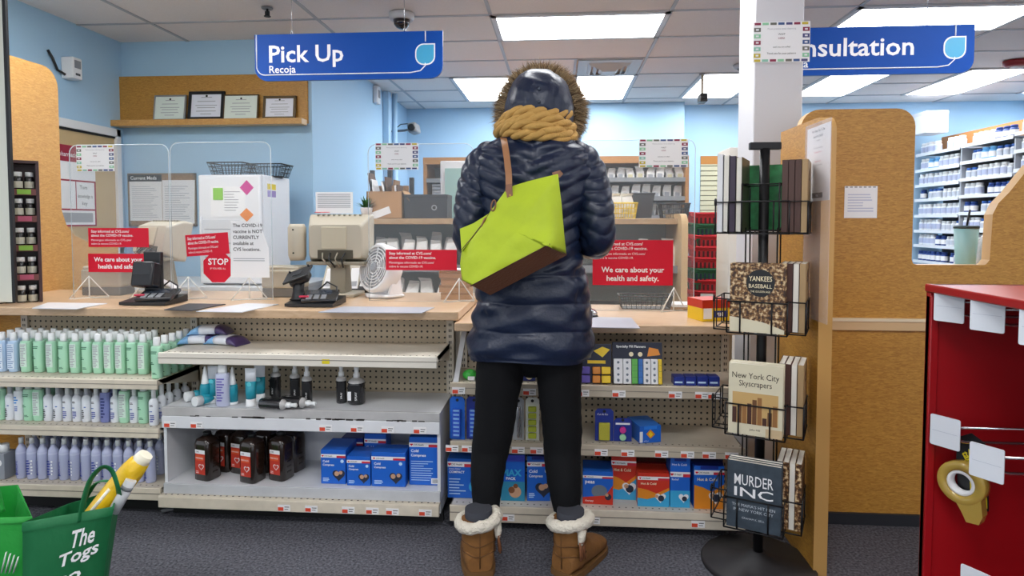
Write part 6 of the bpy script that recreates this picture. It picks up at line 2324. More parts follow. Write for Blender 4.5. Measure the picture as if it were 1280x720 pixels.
def hook(label, px, py, w=.074, h=.082):
    a = ax(px, py, FXR + .02)
    t = thing('peg_hook', label, 'hook', (FXR + .02, a.y, a.z), 0, 'chrome peg hooks on the red stand')
    L = x1 - .021 - FXR - .02
    mb = MB(); mb.tube([(0, 0, .012), (L, 0, .012)], .0038, chrome, 8); mb.tube([(.012, 0, -.012), (.02, 0, -.02), (.05, 0, -.026), (L, 0, -.026)], .0045, chrome, 8); mb.tube([(.012, 0, -.012), (.006, 0, .0)], .0045, chrome, 8)
    mb.box(L - .006, -.02, -.035, L, .02, .025, chrome); mb.build('rod', t)
    mb = MB(); mb.X = Matrix.Rotation(R(32), 4, 'Z'); mb.prism([(u, v) for u, v in rrect(-w / 2, -h / 2, w / 2, h / 2, .004, 2)], 'x', -.004, -.001, plate_m); mb.build('tag_plate', t)
    mb = MB(); mb.X = Matrix.Rotation(R(32), 4, 'Z'); mb.box(-.0046, -w * .42, -h * .02, -.004, w * .42, -h * .005, M('plate_crease', '#c2c8d2', .4)); mb.build('insert', t)
    return a


hook('peg hook with a white tag plate under the red top, farther one', 1187, 383)
hook('peg hook with a white tag plate under the red top, nearer one', 1235, 393)
h3 = hook('peg hook with a white tag plate above the tape dispenser', 1182, 540)
h4 = hook('peg hook with a white tag plate in front of the yellow tape card', 1234, 578)
h5 = hook('peg hook whose white tag plate just shows at the bottom edge', 1222, 733)
h6 = hook('peg hook under the red top just past the frame edge', 1300, 410)
# tape dispenser pack hanging on the third hook
t = thing('tape_dispenser', 'yellow carded roll of clear tape hanging from a peg hook', 'tape', (FXR + .085, h3.y, h3.z - .02), R(38))
t.scale = (1.3, 1.3, 1.3)
tz = R(-90)
yel = M('tape_yellow', '#e2cf1e', .4)
mb = MB(); mb.X = Matrix.Rotation(tz, 4, 'Z')
mb.prism([(-.024, .0), (.0, .014), (.024, 0), (.03, -.03), (.034, -.135), (.0, -.15), (-.02, -.12), (-.026, -.05)], 'y', 0, .0025, black)
mb.prism([(-.004, -.02), (.026, -.03), (.032, -.13), (.004, -.14)], 'y', -.001, 0, yel)
mb.text('tape', (-.016, -.0008, -.03), .013, yel, right=(.5, 0, -.86), up=(.86, 0, .5), bold=.03)
mb.build('card', t)
amb = M('clear_amber_plastic', '#c8a94e', .1, alpha=.72, coat=.6)
mb = MB(); mb.X = Matrix.Rotation(tz, 4, 'Z') @ Matrix.Translation((-.006, -.004, -.085)) @ Matrix.Rotation(R(90), 4, 'X')
mb.lathe([(.026, 0), (.042, 0), (.044, .003), (.044, .022), (.042, .025), (.026, .025), (.026, 0)], amb, 30, cap=False); mb.build('roll', t)
mb = MB(); mb.X = Matrix.Rotation(tz, 4, 'Z') @ Matrix.Translation((-.006, -.004, -.085)) @ Matrix.Rotation(R(90), 4, 'X')
mb.lathe([(.019, .002), (.0255, .002), (.0255, .023), (.019, .023), (.019, .002)], white, 24, cap=False); mb.build('core', t)
mb = MB(); mb.X = Matrix.Rotation(tz, 4, 'Z'); mb.prism([(-.02, -.115), (.03, -.108), (.034, -.14), (.028, -.158), (.006, -.16), (-.004, -.14)], 'y', -.028, -.005, amb); mb.build('cutter', t)
# products on the nearer hooks at the frame edge
t = thing('green_pack', 'green bubble pack hanging on a hook at the right frame edge', 'pack', (FXR + .11, h6.y + .03, h6.z - .027))
mb = MB(); mb.box(-.002, -.05, -.22, 0, .05, .01, M('pack_dark_green', '#1d5a2c', .4)); mb.build('card', t)
mb = MB(); mb.X = Matrix.Rotation(R(-90), 4, 'Y'); mb.lathe([(.036, 0.002), (.04, .01), (.034, .022), (.015, .028)], M('pack_bright_green', '#3fb84a', .25, coat=.5, bump=.6, bscale=60), 20, c=(-.1, .01, 0)); mb.lathe([(.028, 0.002), (.03, .01), (.02, .02)], M('pack_bright_green'), 18, c=(-.165, -.004, 0)); mb.build('bubble', t)
h7 = hook('peg hook holding the brown pack at the right frame edge', 1310, 545)
t = thing('brown_pack', 'brown kraft pack with white oval label at the right frame edge', 'pack', (FXR + .09, h7.y + .02, h7.z - .028))
kraft = M('kraft_brown', '#b07c50', .7)
mb = MB(); mb.prism([(-.055, .01), (.055, .01), (.06, -.26), (-.06, -.26)], 'x', -.02, 0, kraft); mb.build('pouch', t)
mb = MB(); mb.X = Matrix.Translation((-.0205, .01, -.09)) @ Matrix.Rotation(R(-90), 4, 'Y'); mb.lathe([(.035, 0), (.035, .0012)], paper, 22); mb.build('label', t)

# ------------------------------------------------------------------ reusable bags at the lower left
bagg = M('bag_dark_green', '#0f6b3c', .6, bump=.25, bscale=30)
bagl = M('bag_bright_green', '#1f9a38', .55, bump=.3, bscale=30)


def tote(label, top, bot, mat, handles, mids=None):
    c = sum((Vector(v) for v in bot), Vector()) / 4
    t = thing('shopping_tote', label, 'shopping bag', (c.x, c.y, .001))
    off = Vector((c.x, c.y, .001))

    def ring(k, ins=0):
        P = []
        for a, b in zip(bot, top):
            v = Vector(a).lerp(Vector(b), k) - off
            P.append(v)
        out = []
        rr = random.Random(int(k * 100))
        for i in range(4):
            p0, p1 = P[i], P[(i + 1) % 4]
            m = (P[0] + P[1] + P[2] + P[3]) / 4
            for j in range(5):
                v = p0.lerp(p1, j / 5)
                bulge = .014 * math.sin(PI * j / 5) * math.sin(PI * k) * (1 if i % 2 == 0 else -1.4)
                d = (v - m); d.z = 0
                d.normalize()
                v = v + d * (bulge - ins) + Vector((rr.uniform(-1, 1), rr.uniform(-1, 1), 0)) * (.004 if 0 < j and 0 < k < 1 else 0)
                out.append(v)
        return out
    ks = [0, .12, .3, .5, .7, .88, 1]
    mb = MB(); mb.loft([ring(k) for k in ks], mat, cap=False); mb.loft([ring(k, .004) for k in ks][::-1], mat, cap=False)
    mb.add(ring(0), [tuple(range(20))], mat)
    mb.loft([ring(1), ring(1, .004)], mat, cap=False)
    mb.build('bag_body', t)
    mb = MB(); mb.loft([ring(.93, -.0015), ring(1, -.0015), ring(1.004, .002)], mat, cap=False); mb.build('hem', t)
    for pts in handles:
        mb = MB()
        P = [Vector(p) - off for p in pts]
        # smooth strap
        Q = []
        for i in range(len(P) - 1):
            p0, p1, p2, p3 = P[max(i - 1, 0)], P[i], P[i + 1], P[min(i + 2, len(P) - 1)]
            for s_ in range(6):
                u = s_ / 6
                Q.append(.5 * ((2 * p1) + (p2 - p0) * u + (2 * p0 - 5 * p1 + 4 * p2 - p3) * u * u + (3 * p1 - p0 - 3 * p2 + p3) * u ** 3))
        Q.append(P[-1])
        mb.tube(Q, .0125, mat, 8, flat=.2)
        mb.build('handle', t)
    return t, off


fl = lambda v, dx=0, dy=0: Vector((v.x + dx, v.y + dy, .001))
A, B, C_, D = at(28, 654, 1.64), at(141, 634, 1.74), at(152, 610, 1.90), at(84, 630, 1.86)
tb, off = tote('dark green reusable bag with white script, standing on the carpet', [A, B, C_, D], [fl(A, -.02, .01), fl(B, -.06, .0), fl(C_, -.05, -.02), fl(D, .0, -.01)], bagg,
               [[at(100, 652, 1.70), at(104, 628, 1.71), at(113, 600, 1.73), at(128, 584, 1.75), at(140, 589, 1.76), at(147, 608, 1.76), at(149, 620, 1.79)],
                [at(104, 628, 1.86), at(118, 606, 1.85), at(132, 601, 1.85), at(144, 607, 1.86), at(148, 618, 1.86)]])
rt = (B - A).normalized()
up = Vector((.1, -.0, 1)).normalized()
nrm = rt.cross(up).normalized()
mb = MB()
yf = lambda px, py: None
mid = A.lerp(B, .0)
A0 = fl(A, -.02, .01); B0 = fl(B, -.06, .0)
pn_ = (B - A).cross(A0 - A).normalized()


def onbag(px, py):
    d = Vector(ray(px, py)); o0 = Vector((0, 0, HC))
    t_ = (A - o0).dot(pn_) / d.dot(pn_)
    return o0 + d * (t_ * .988)


for s_, p0_, p1_, hh in (('The', (86, 686), (117, 677), 23), ('Togs', (71, 711), (122, 690), 17), ('co', (68, 735), (100, 722), 17)):
    vs, fs = text_mesh(s_, .02)
    xm, xM = min(v.x for v in vs), max(v.x for v in vs)
    vv = []
    for v in vs:
        u_ = (v.x - xm) / (xM - xm)
        vv.append(onbag(p0_[0] + (p1_[0] - p0_[0]) * u_ + v.y / .73 * hh * .22, p0_[1] + (p1_[1] - p0_[1]) * u_ - v.y / .73 * hh) - off)
    mb.add(vv, fs, white_ink)
mb.build('script_print', tb)
A2, B2, C2, D2 = at(-70, 650, 1.90), at(40, 646, 1.93), at(22, 606, 2.12), at(-50, 612, 2.12)
tb2, off2 = tote('bright green reusable bag at the lower left corner', [A2, B2, C2, D2], [fl(A2), fl(B2, .0), fl(C2), fl(D2)], bagl, [[at(-40, 646, 1.92), at(-28, 600, 1.95), at(-6, 606, 1.95), at(4, 640, 1.94)]])
mb = MB()
for i in range(4):
    a = at(2 + i * 5, 716, 1.905) - off2; b = at(8 + i * 5, 690 + i * 2, 1.905) - off2
    mb.tube([a, b], .004, white_ink, 5, flat=.3)
mb.build('white_stripes', tb2)
# yellow package and white roll sticking out of the dark green bag
pk = M('yellow_film', '#f0c21e', .35, bump=.5, bscale=40, coat=.3)
a, b = at(106, 660, 1.80), at(181, 570, 1.84)
t = thing('yellow_package', 'long yellow wrapped package sticking out of the dark green bag', 'package', a)
P = [(b - a) * u for u in (0, .3, .6, .8, .92, 1.0)]
mb = MB(); mb.tube(P, .036, pk, 9, rad=[.03, .034, .036, .035, .03, .014]); mb.build('film', t)
d = (b - a).normalized()
mb = MB(); mb.tube([P[-1] - d * .03, P[-1] + d * .006], .02, M('film_end_white', '#ece6d0', .4), 9, rad=[.029, .022]); mb.build('end_seal', t)
mb = MB(); mb.tube([P[1] - d * .04 + Vector((-.012, -.03, .0)), P[2] + Vector((-.012, -.032, 0))], .006, M('film_print_white', '#efe9d8', .4), 6); mb.build('print', t)
a, b = at(142, 640, 1.78), at(164, 600, 1.80)
t = thing('paper_roll', 'short white printed roll beside the yellow package in the bag', 'package', a)
mb = MB(); mb.tube([Vector((0, 0, 0)), b - a], .016, M('roll_grey_white', '#cfd0d2', .5), 12); mb.build('wrap', t)
mb = MB(); d = (b - a); mb.tube([d * .7, d * .82], .0164, grey_mid, 12); mb.build('print_band', t)
# ------------------------------------------------------------------ the customer
YC = 2.28
person = thing('person', 'person from behind in a long dark quilted coat with fur hood, at the counter', 'person', (at(664, 300, YC).x, YC, 0))
PO = Vector(person.location)


def L_(px, py, Y):
    return at(px, py, Y) - PO


nylon = M('navy_nylon', '#152038', .36, bump=.22, bscale=55, spec=.45)
skin = M('skin', '#c99a7c', .5)
legm = M('black_leggings', '#0a0b0e', .85, bump=.2, bscale=200, spec=.25)
fur_a = M('fur_tan', '#ab9069', .8)
fur_b = M('fur_brown', '#5a4634', .8)
fur_c = M('fur_pale', '#c4ad88', .8)
must = M('mustard_knit', '#bd9450', .85, bump=.35, bscale=160, var=.06, vscale=60)
suede = M('tan_suede', '#7c5224', .8, bump=.2, bscale=120, var=.15, vscale=25)
fleece = M('white_fleece', '#ded6c6', .95, bump=1., bscale=110)


def interp(tab, t):
    for a, b in zip(tab, tab[1:]):
        if a[0] <= t <= b[0]:
            u = (t - a[0]) / (b[0] - a[0])
            u = u * u * (3 - 2 * u) * .5 + u * .5
            return [x + (y - x) * u for x, y in zip(a[1:], b[1:])]
    return list(tab[-1][1:])


# body: one continuous skinned figure under the clothes
def body_mesh():
    J = {}
    J['pelvis'] = (L_(664, 400, YC), .09)
    J['waist'] = (L_(664, 340, YC), .10)
    J['chest'] = (L_(665, 240, YC), .105)
    J['neck0'] = (L_(667, 190, YC + .01), .055)
    J['neck1'] = (L_(669, 165, YC + .02), .05)
    J['head0'] = (L_(672, 148, YC + .035), .066)
    J['head1'] = (L_(672, 128, YC + .03), .078)
    J['head2'] = (L_(672, 108, YC + .025), .066)
    E = [('pelvis', 'waist'), ('waist', 'chest'), ('chest', 'neck0'), ('neck0', 'neck1'), ('neck1', 'head0'), ('head0', 'head1'), ('head1', 'head2')]
    for s_, nm in ((-1, 'l'), (1, 'r')):
        sh, el, wr = ((L_(614, 206, YC), L_(591, 298, 2.29), L_(644, 296, 2.52)) if s_ < 0 else (L_(720, 206, YC), L_(745, 298, 2.29), L_(696, 296, 2.52)))
        J[nm + 'sh'] = (sh, .05); J[nm + 'el'] = (el, .022); J[nm + 'wr'] = (wr, .024)
        d = Vector((-s_ * .35, .9, .15)).normalized()
        palm = wr + d * .05
        J[nm + 'pa'] = (palm, .026)
        E += [('chest', nm + 'sh'), (nm + 'sh', nm + 'el'), (nm + 'el', nm + 'wr'), (nm + 'wr', nm + 'pa')]
        side = Vector((0, 0, 1))
        for k, (off, ln) in enumerate(((.026, .068), (.009, .078), (-.009, .073), (-.025, .056))):
            b0 = palm + d * .035 + side * off
            b1 = b0 + (d * .55 + Vector((-s_ * .45, .2, 0))) * ln * .6
            b2 = b1 + Vector((-s_ * .9, -.15, 0)) * ln * .45
            for q, (v, r_) in enumerate(((b0, .0095), (b1, .0085), (b2, .0072))):
                J['%sf%d%d' % (nm, k, q)] = (v, r_)
            E += [(nm + 'pa', '%sf%d0' % (nm, k)), ('%sf%d0' % (nm, k), '%sf%d1' % (nm, k)), ('%sf%d1' % (nm, k), '%sf%d2' % (nm, k))]
        t0 = palm + side * .034 + Vector((-s_ * .012, -.012, 0)); t1 = t0 + Vector((-s_ * .024, .022, .018)); t2 = t1 + Vector((-s_ * .022, .012, .002))
        for q, (v, r_) in enumerate(((t0, .0115), (t1, .010), (t2, .0085))):
            J['%st%d' % (nm, q)] = (v, r_)
        E += [(nm + 'pa', nm + 't0'), (nm + 't0', nm + 't1'), (nm + 't1', nm + 't2')]
        hp, kn, an, toe = ((L_(632, 432, YC), L_(616, 545, YC), L_(607, 660, 2.21), L_(600, 690, 2.33)) if s_ < 0 else (L_(696, 432, YC), L_(702, 545, YC), L_(708, 660, 2.21), L_(722, 690, 2.30)))
        toe = Vector((toe.x, toe.y, .05))
        J[nm + 'hp'] = (hp, .075); J[nm + 'kn'] = (kn, .05); J[nm + 'an'] = (an, .036); J[nm + 'to'] = (toe, .028)
        E += [('pelvis', nm + 'hp'), (nm + 'hp', nm + 'kn'), (nm + 'kn', nm + 'an'), (nm + 'an', nm + 'to')]
    names = list(J)
    me = bpy.data.meshes.new('body')
    me.from_pydata([J[n][0] for n in names], [(names.index(a), names.index(b)) for a, b in E], [])
    o = bpy.data.objects.new('body_tmp', me)
    COL.objects.link(o)
    md = o.modifiers.new('skin', 'SKIN')
    md.use_smooth_shade = True
    for i, n in enumerate(names):
        sv = me.skin_vertices[0].data[i]
        sv.radius = (J[n][1], J[n][1])
        sv.use_root = (n == 'pelvis')
    sb = o.modifiers.new('sub', 'SUBSURF'); sb.levels = 2; sb.render_levels = 2
    bpy.context.view_layer.update()
    dg = bpy.context.evaluated_depsgraph_get()
    m2 = bpy.data.meshes.new_from_object(o.evaluated_get(dg))
    bpy.data.objects.remove(o)
    return m2, J


m2, J = body_mesh()
mb = MB()
mb.bm.from_mesh(m2)
mb.mi(skin)
for f in mb.bm.faces:
    f.material_index = 0
    f.smooth = True
# face on the far side of the head: brow, nose, lips, chin, ears, eyes
hc = J['head1'][0]
lip = M('lips', '#a85a50', .5); eye_w = M('eye_white', '#e8e6e2', .3); iris = M('iris_brown', '#3a2418', .3)
fy = hc.y + .072
mb.lathe([(.002, -.0), (.012, .006), (.012, .02), (.006, .045)], skin, 12, c=(hc.x, fy + .012, hc.z - .028), sy=1.2)
mb.tube([(hc.x - .022, fy - .008, hc.z - .048), (hc.x, fy + .002, hc.z - .046), (hc.x + .022, fy - .008, hc.z - .048)], .006, lip, 8, rad=[.003, .006, .003])
for s_ in (-1, 1):
    mb.X = Matrix.Translation((hc.x + s_ * .03, fy - .010, hc.z + .012))
    mb.lathe([(.001, -.008), (.011, -.004), (.012, 0), (.011, .004), (.001, .008)], eye_w, 12)
    mb.X = Matrix.Translation((hc.x + s_ * .03, fy + .0015, hc.z + .012)) @ Matrix.Rotation(R(-90), 4, 'X'); mb.lathe([(.005, 0), (.004, .0015)], iris, 12)
    mb.X = Matrix()
    mb.tube([(hc.x + s_ * .015, fy - .002, hc.z + .034), (hc.x + s_ * .032, fy - .003, hc.z + .037), (hc.x + s_ * .047, fy - .014, hc.z + .029)], .003, fur_b, 6)
    mb.tube([(hc.x + s_ * .078, hc.y - .005, hc.z - .015), (hc.x + s_ * .086, hc.y - .012, hc.z + .012), (hc.x + s_ * .08, hc.y - .004, hc.z + .028)], .009, skin, 8)
mb.build('body', person)
bpy.data.meshes.remove(m2)
# hair under the hood
mb = MB()
n = 24
rings = []
for j in range(9):
    a = PI * .02 + j * PI * .75 / 8
    rings.append([(hc.x + .088 * math.sin(a) * math.cos(2 * PI * k / n), hc.y - .008 + (.088 if math.sin(2 * PI * k / n) < 0 else .07) * math.sin(a) * math.sin(2 * PI * k / n), hc.z + .02 + .095 * math.cos(a)) for k in range(n)])
mb.loft(rings, M('dark_hair', '#2a1c14', .6), cap=False); mb.build('hair', person)

# leggings
LT = {-1: [(432, 630, 36), (452, 628, 33), (475, 624, 30), (498, 621, 27.5), (520, 619, 26.5), (545, 616, 25.5), (560, 613.5, 24.5), (580, 610.5, 22.5), (600, 609, 21), (620, 608, 18.5), (640, 608, 16), (662, 608, 15)],
      1: [(432, 698, 36), (452, 698, 30.5), (475, 699, 28), (498, 700, 26.5), (520, 701.5, 25.5), (540, 703, 25), (552, 703, 24), (576, 703, 23), (600, 705, 22), (620, 707, 19.5), (640, 708.5, 16.5), (662, 709, 15.5)]}
mb = MB()
for s_ in (-1, 1):
    rings = []
    py = 432
    while py <= 662:
        cx_, hw = interp(LT[s_], py)
        yy = YC - .0 - (.06 * max(0, (py - 560) / 100)) - .012 * math.sin(PI * min(1, max(0, (py - 560) / 90)))
        c = L_(cx_, py, yy)
        hwm = hw * yy / F
        rr = random.Random(py)
        rings.append([(c.x + (hwm + .0008 * math.sin(k * 1.7 + py * .4)) * math.cos(2 * PI * k / 28), c.y + hwm * 1.06 * math.sin(2 * PI * k / 28), c.z) for k in range(28)])
        py += 4
    mb.loft(rings, legm)
c = L_(664, 430, YC)
mb.lathe([(.02, -.12), (.07, -.085), (.11, -.05), (.15, -.01), (.16, .06), (.15, .12)], legm, 28, c=c, sy=.72)
mb.build('leggings', person)

# quilted coat: body
CT = [(160, 669, 34, .075), (170, 668, 42, .085), (180, 667, 55, .10), (190, 667, 68, .112), (202, 667, 75, .12), (220, 667, 75, .128), (245, 667, 69, .13), (280, 665, 61, .128), (300, 664, 60, .126), (325, 664, 64, .127), (350, 665, 69.5, .132), (376, 666, 71.5, .135), (409, 664, 76, .142), (428, 663.5, 80, .146), (440, 662, 79, .144), (446, 662, 76, .14)]
mb = MB()
N = 112
rings = []
py = 160.0
rr = random.Random(11)
wr = [(rr.uniform(.5, 1.5), rr.uniform(0, 6.28), rr.uniform(-.12, .12)) for _ in range(8)]
while py <= 446:
    cx_, hw, hd = interp(CT, py)
    c = L_(cx_, py, YC)
    ring = []
    for k in range(N):
        a = 2 * PI * k / N
        ca, sa = math.cos(a), math.sin(a)
        e = 2.35
        q = (abs(ca) ** e + abs(sa) ** e) ** (-1 / e)
        dx = abs(ca * q) * hw
        if py < 336:
            ph = (py + .5 * dx + 4) / 17.5
            amp = .0098
        else:
            wob = 1.2 * math.sin(a * 5 + 1)
            ph = (py - 342 + wob) / 33.2
            amp = .0105
        puff = amp * (abs(math.sin(PI * ph)) ** .42)
        if 325 < py < 347:
            puff *= .9
        if py < 300 and dx < 2.6:
            puff -= .006 * (1 - dx / 2.6)
        if py > 336 and abs(dx - 57) < 3:
            puff -= .005 * (1 - abs(dx - 57) / 3)
        wk = sum(w_[2] * .018 * math.sin(a * 7 * w_[0] + py * w_[2] * 2.2 + w_[1]) for w_ in wr)
        taper = .55 if py > 442 else 1
        m_ = hw * YC / F
        ring.append((c.x + ca * q * (m_ - amp * .8 + puff * taper + wk), c.y + sa * q * (hd - amp * .8 + puff * taper + wk), c.z + (.006 * math.sin(a * 3 + .7) if py > 430 else 0) * ((py - 430) / 16)))
    rings.append(ring)
    py += 1.45
mb.loft(rings, nylon, cap=False)
mb.loft([[(v[0] * .96 + PO.x * 0 + (.04 * L_(662, 446, YC).x), v[1] * .96, v[2]) for v in rings[-1]], [(v[0] * .9, v[1] * .9, v[2] + .06) for v in rings[-1]]], M('coat_lining', '#0e1016', .8), cap=False)
mb.loft([rings[-1], [(v[0] * .96 + (.04 * L_(662, 446, YC).x), v[1] * .96, v[2]) for v in rings[-1]]], nylon, cap=False)
mb.loft([rings[0], [(v[0] * .9 + .1 * L_(669, 160, YC).x, v[1] * .9, v[2] - .01) for v in rings[0]]], nylon, cap=False)
mb.build('coat', person)


def crom(P, n):
    Q = []
    for i in range(len(P) - 1):
        p0, p1, p2, p3 = P[max(i - 1, 0)], P[i], P[i + 1], P[min(i + 2, len(P) - 1)]
        for s_ in range(n):
            u = s_ / n
            Q.append(.5 * ((2 * p1) + (p2 - p0) * u + (2 * p0 - 5 * p1 + 4 * p2 - p3) * u * u + (3 * p1 - p0 - 3 * p2 + p3) * u ** 3))
    Q.append(P[-1])
    return Q


def sleeve(pts, rads):
    P = crom([p for p in pts], 30)
    Rr = [v[0] for v in crom([Vector((r, 0, 0)) for r in rads], 30)]
    mb = MB()
    n = 36
    rings = []
    s_ = 0
    up = None
    for i, p in enumerate(P):
        d = (P[min(i + 1, len(P) - 1)] - P[max(i - 1, 0)]).normalized()
        if i: s_ += (p - P[i - 1]).length
        if up is None:
            up = Vector((0, -1, 0))
        u = d.cross(up).normalized()
        v = u.cross(d).normalized()
        up = v
        ring = []
        for k in range(n):
            a = 2 * PI * k / n
            ph = (s_ + .022 * math.sin(a + 2.4) + .008 * math.sin(a * 2 + 1)) / .043
            r_ = Rr[i] - .006 + .0078 * abs(math.sin(PI * ph)) ** .42 + .0016 * math.sin(a * 6 + i * .35)
            ring.append(p + u * (r_ * math.cos(a)) + v * (r_ * math.sin(a)))
        rings.append(ring)
    mb.loft(rings, nylon, cap=False)
    mb.loft([rings[-1], [P[-1] + (Vector(q) - P[-1]) * .7 for q in rings[-1]], [P[-4] + (Vector(q) - P[-1]) * .68 for q in rings[-1]]], nylon, cap=False)
    mb.build('sleeve', person)


sleeve([L_(705, 188, 2.285), L_(727, 204, 2.28), L_(740, 240, 2.27), L_(746, 280, 2.255), L_(745, 300, 2.28), L_(731, 303, 2.38), L_(699, 297, 2.50)], [.045, .066, .066, .063, .062, .056, .045])
sleeve([L_(630, 188, 2.285), L_(607, 204, 2.28), L_(594, 240, 2.27), L_(589, 280, 2.255), L_(590, 300, 2.28), L_(606, 303, 2.38), L_(641, 297, 2.50)], [.045, .066, .066, .063, .062, .056, .045])

# hood
hcx = L_(674, 136, 2.31)
mb = MB()
n, m = 48, 26


def hood_pt(a, b, k=1.0):
    "a: angle round the y axis, b: from the back pole towards the opening"
    sx_, sy_, sz_ = .124, .135, .137
    r_ = math.sin(b)
    x = sx_ * r_ * math.cos(a)
    z = sz_ * r_ * math.sin(a)
    y = -sy_ * math.cos(b)
    if z > 0 and y < 0:
        z *= 1.02
    gro = 0
    for sxx in (-.05, .05):
        gro += .006 * math.exp(-((x - sxx * (1 + .3 * r_)) / .006) ** 2)
    e_ = 2.5
    q_ = (abs(math.cos(a)) ** e_ + abs(math.sin(a)) ** e_) ** (-1 / e_)
    x *= q_ * (1 - .18 * max(0, z) / .137); z *= q_
    wv = .004 * math.sin(x * 70 + z * 52) * math.sin(z * 80 - y * 30 + 1) + .002 * math.sin(z * 150 + x * 40)
    f_ = k - (gro + wv) * 8 * .5
    return Vector((hcx.x + x * f_, hcx.y + y * f_, hcx.z + z * f_))


rings = [[hood_pt(2 * PI * i / n, max(.01, PI * .66 * j / m)) for i in range(n)] for j in range(m + 1)]
mb.loft(rings, nylon, cap=False)
rings2 = [[hood_pt(2 * PI * i / n, max(.01, PI * .66 * j / m), .94) for i in range(n)] for j in range(m + 1)][::-1]
mb.loft(rings2, M('coat_lining'), cap=False)
mb.loft([rings[-1], rings2[0]], nylon, cap=False)
mb.build('hood', person)
mb = MB()
for zz in (.045, .0):
    mb.X = Matrix.Translation((hcx.x + .004, hcx.y - .134 * math.sqrt(max(.05, 1 - (zz / .137) ** 2)) - .001, hcx.z + zz)) @ Matrix.Rotation(R(90), 4, 'X')
    mb.lathe([(.006, -.003), (.006, .002), (.004, .003)], M('snap_dark', '#2c3340', .3, .6), 12)
mb.build('snap', person)

# fur trim: thousands of hairs round the hood opening
mb = MB()
rr = random.Random(5)
fc = L_(676, 143, 2.375)
for i in range(12000):
    a = R(rr.uniform(-52, 232))
    rx, rz = .134, .150
    bx, bz = math.cos(a) * rx, math.sin(a) * rz
    base = fc + Vector((bx * rr.uniform(.9, 1.05), rr.uniform(-.035, .03), bz * rr.uniform(.9, 1.05)))
    out = Vector((math.cos(a), rr.uniform(-.55, .45), math.sin(a))) + Vector((rr.uniform(-.5, .5), rr.uniform(-.3, .3), rr.uniform(-.5, .5)))
    out.normalize()
    ln = rr.uniform(.022, .056) * (1.0 if a > R(-20) and a < R(200) else .8)
    w_ = rr.uniform(.0007, .0014)
    sd = out.cross(Vector((rr.uniform(-1, 1), rr.uniform(-1, 1), rr.uniform(-1, 1)))).normalized() * w_
    bend = Vector((rr.uniform(-.3, .3), rr.uniform(-.2, .2), -.25)) * ln
    p1 = base + out * ln * .55
    p2 = base + out * ln + bend * .5
    mt = fur_a if rr.random() < .45 else (fur_b if rr.random() < .55 else fur_c)
    mb.add([base - sd, base + sd, p1 + sd * .7, p1 - sd * .7, p2], [(0, 1, 2, 3), (3, 2, 4)], mt)
mb.tube([fc + Vector((math.cos(R(a)) * .128, 0, math.sin(R(a)) * .144)) for a in range(-52, 233, 6)], .022, fur_b, 10)
mb.build('fur_trim', person, fixn=False)

# chunky knitted scarf wound round the neck
mb = MB()
rr = random.Random(8)
for k, (py, rx, ry, rt_, tl) in enumerate(((146.5, 40, .108, .013, .08), (156, 44, .118, .013, .0), (165, 45.5, .124, .013, -.09), (173, 43, .120, .012, -.17), (160, 40, .108, .020, .0))):
    c = L_(669 + k * .4, py, 2.295)
    P, rad = [], []
    ph = rr.uniform(0, 6)
    for i in range(110):
        a = 2 * PI * i / 110
        P.append(Vector((c.x + rx * 2.295 / F * math.cos(a), c.y + ry * math.sin(a), c.z + tl * rx * 2.295 / F * math.cos(a) + .007 * math.sin(a * 3 + ph) - .010 * abs(math.cos(a)) ** 3)))
        rad.append(rt_ * (1 + .10 * math.sin(i * 110 / 110 * 1.43 + ph) + .06 * math.sin(a * 5 + ph)))
    mb.tube(P, .02, must, 14, closed=True, rad=rad)
    for s_ in range(3):                                   # plaited strands laid round each coil
        Q = []
        for i, p in enumerate(P):
            o_ = Vector((p.x - c.x, p.y - c.y, 0)).normalized()
            a_ = i * .30 + s_ * 2.094
            Q.append(p + o_ * (.0105 * math.cos(a_)) + Vector((0, 0, .0105 * math.sin(a_))))
        mb.tube(Q, .0125, must, 10, closed=True)
mb.build('scarf', person)

# boots
SY = [(0, .040, .075), (.016, .048, .10), (.05, .054, .125), (.09, .055, .12), (.13, .054, .098), (.17, .053, .078), (.21, .050, .066), (.24, .041, .056), (.262, .022, .042)]


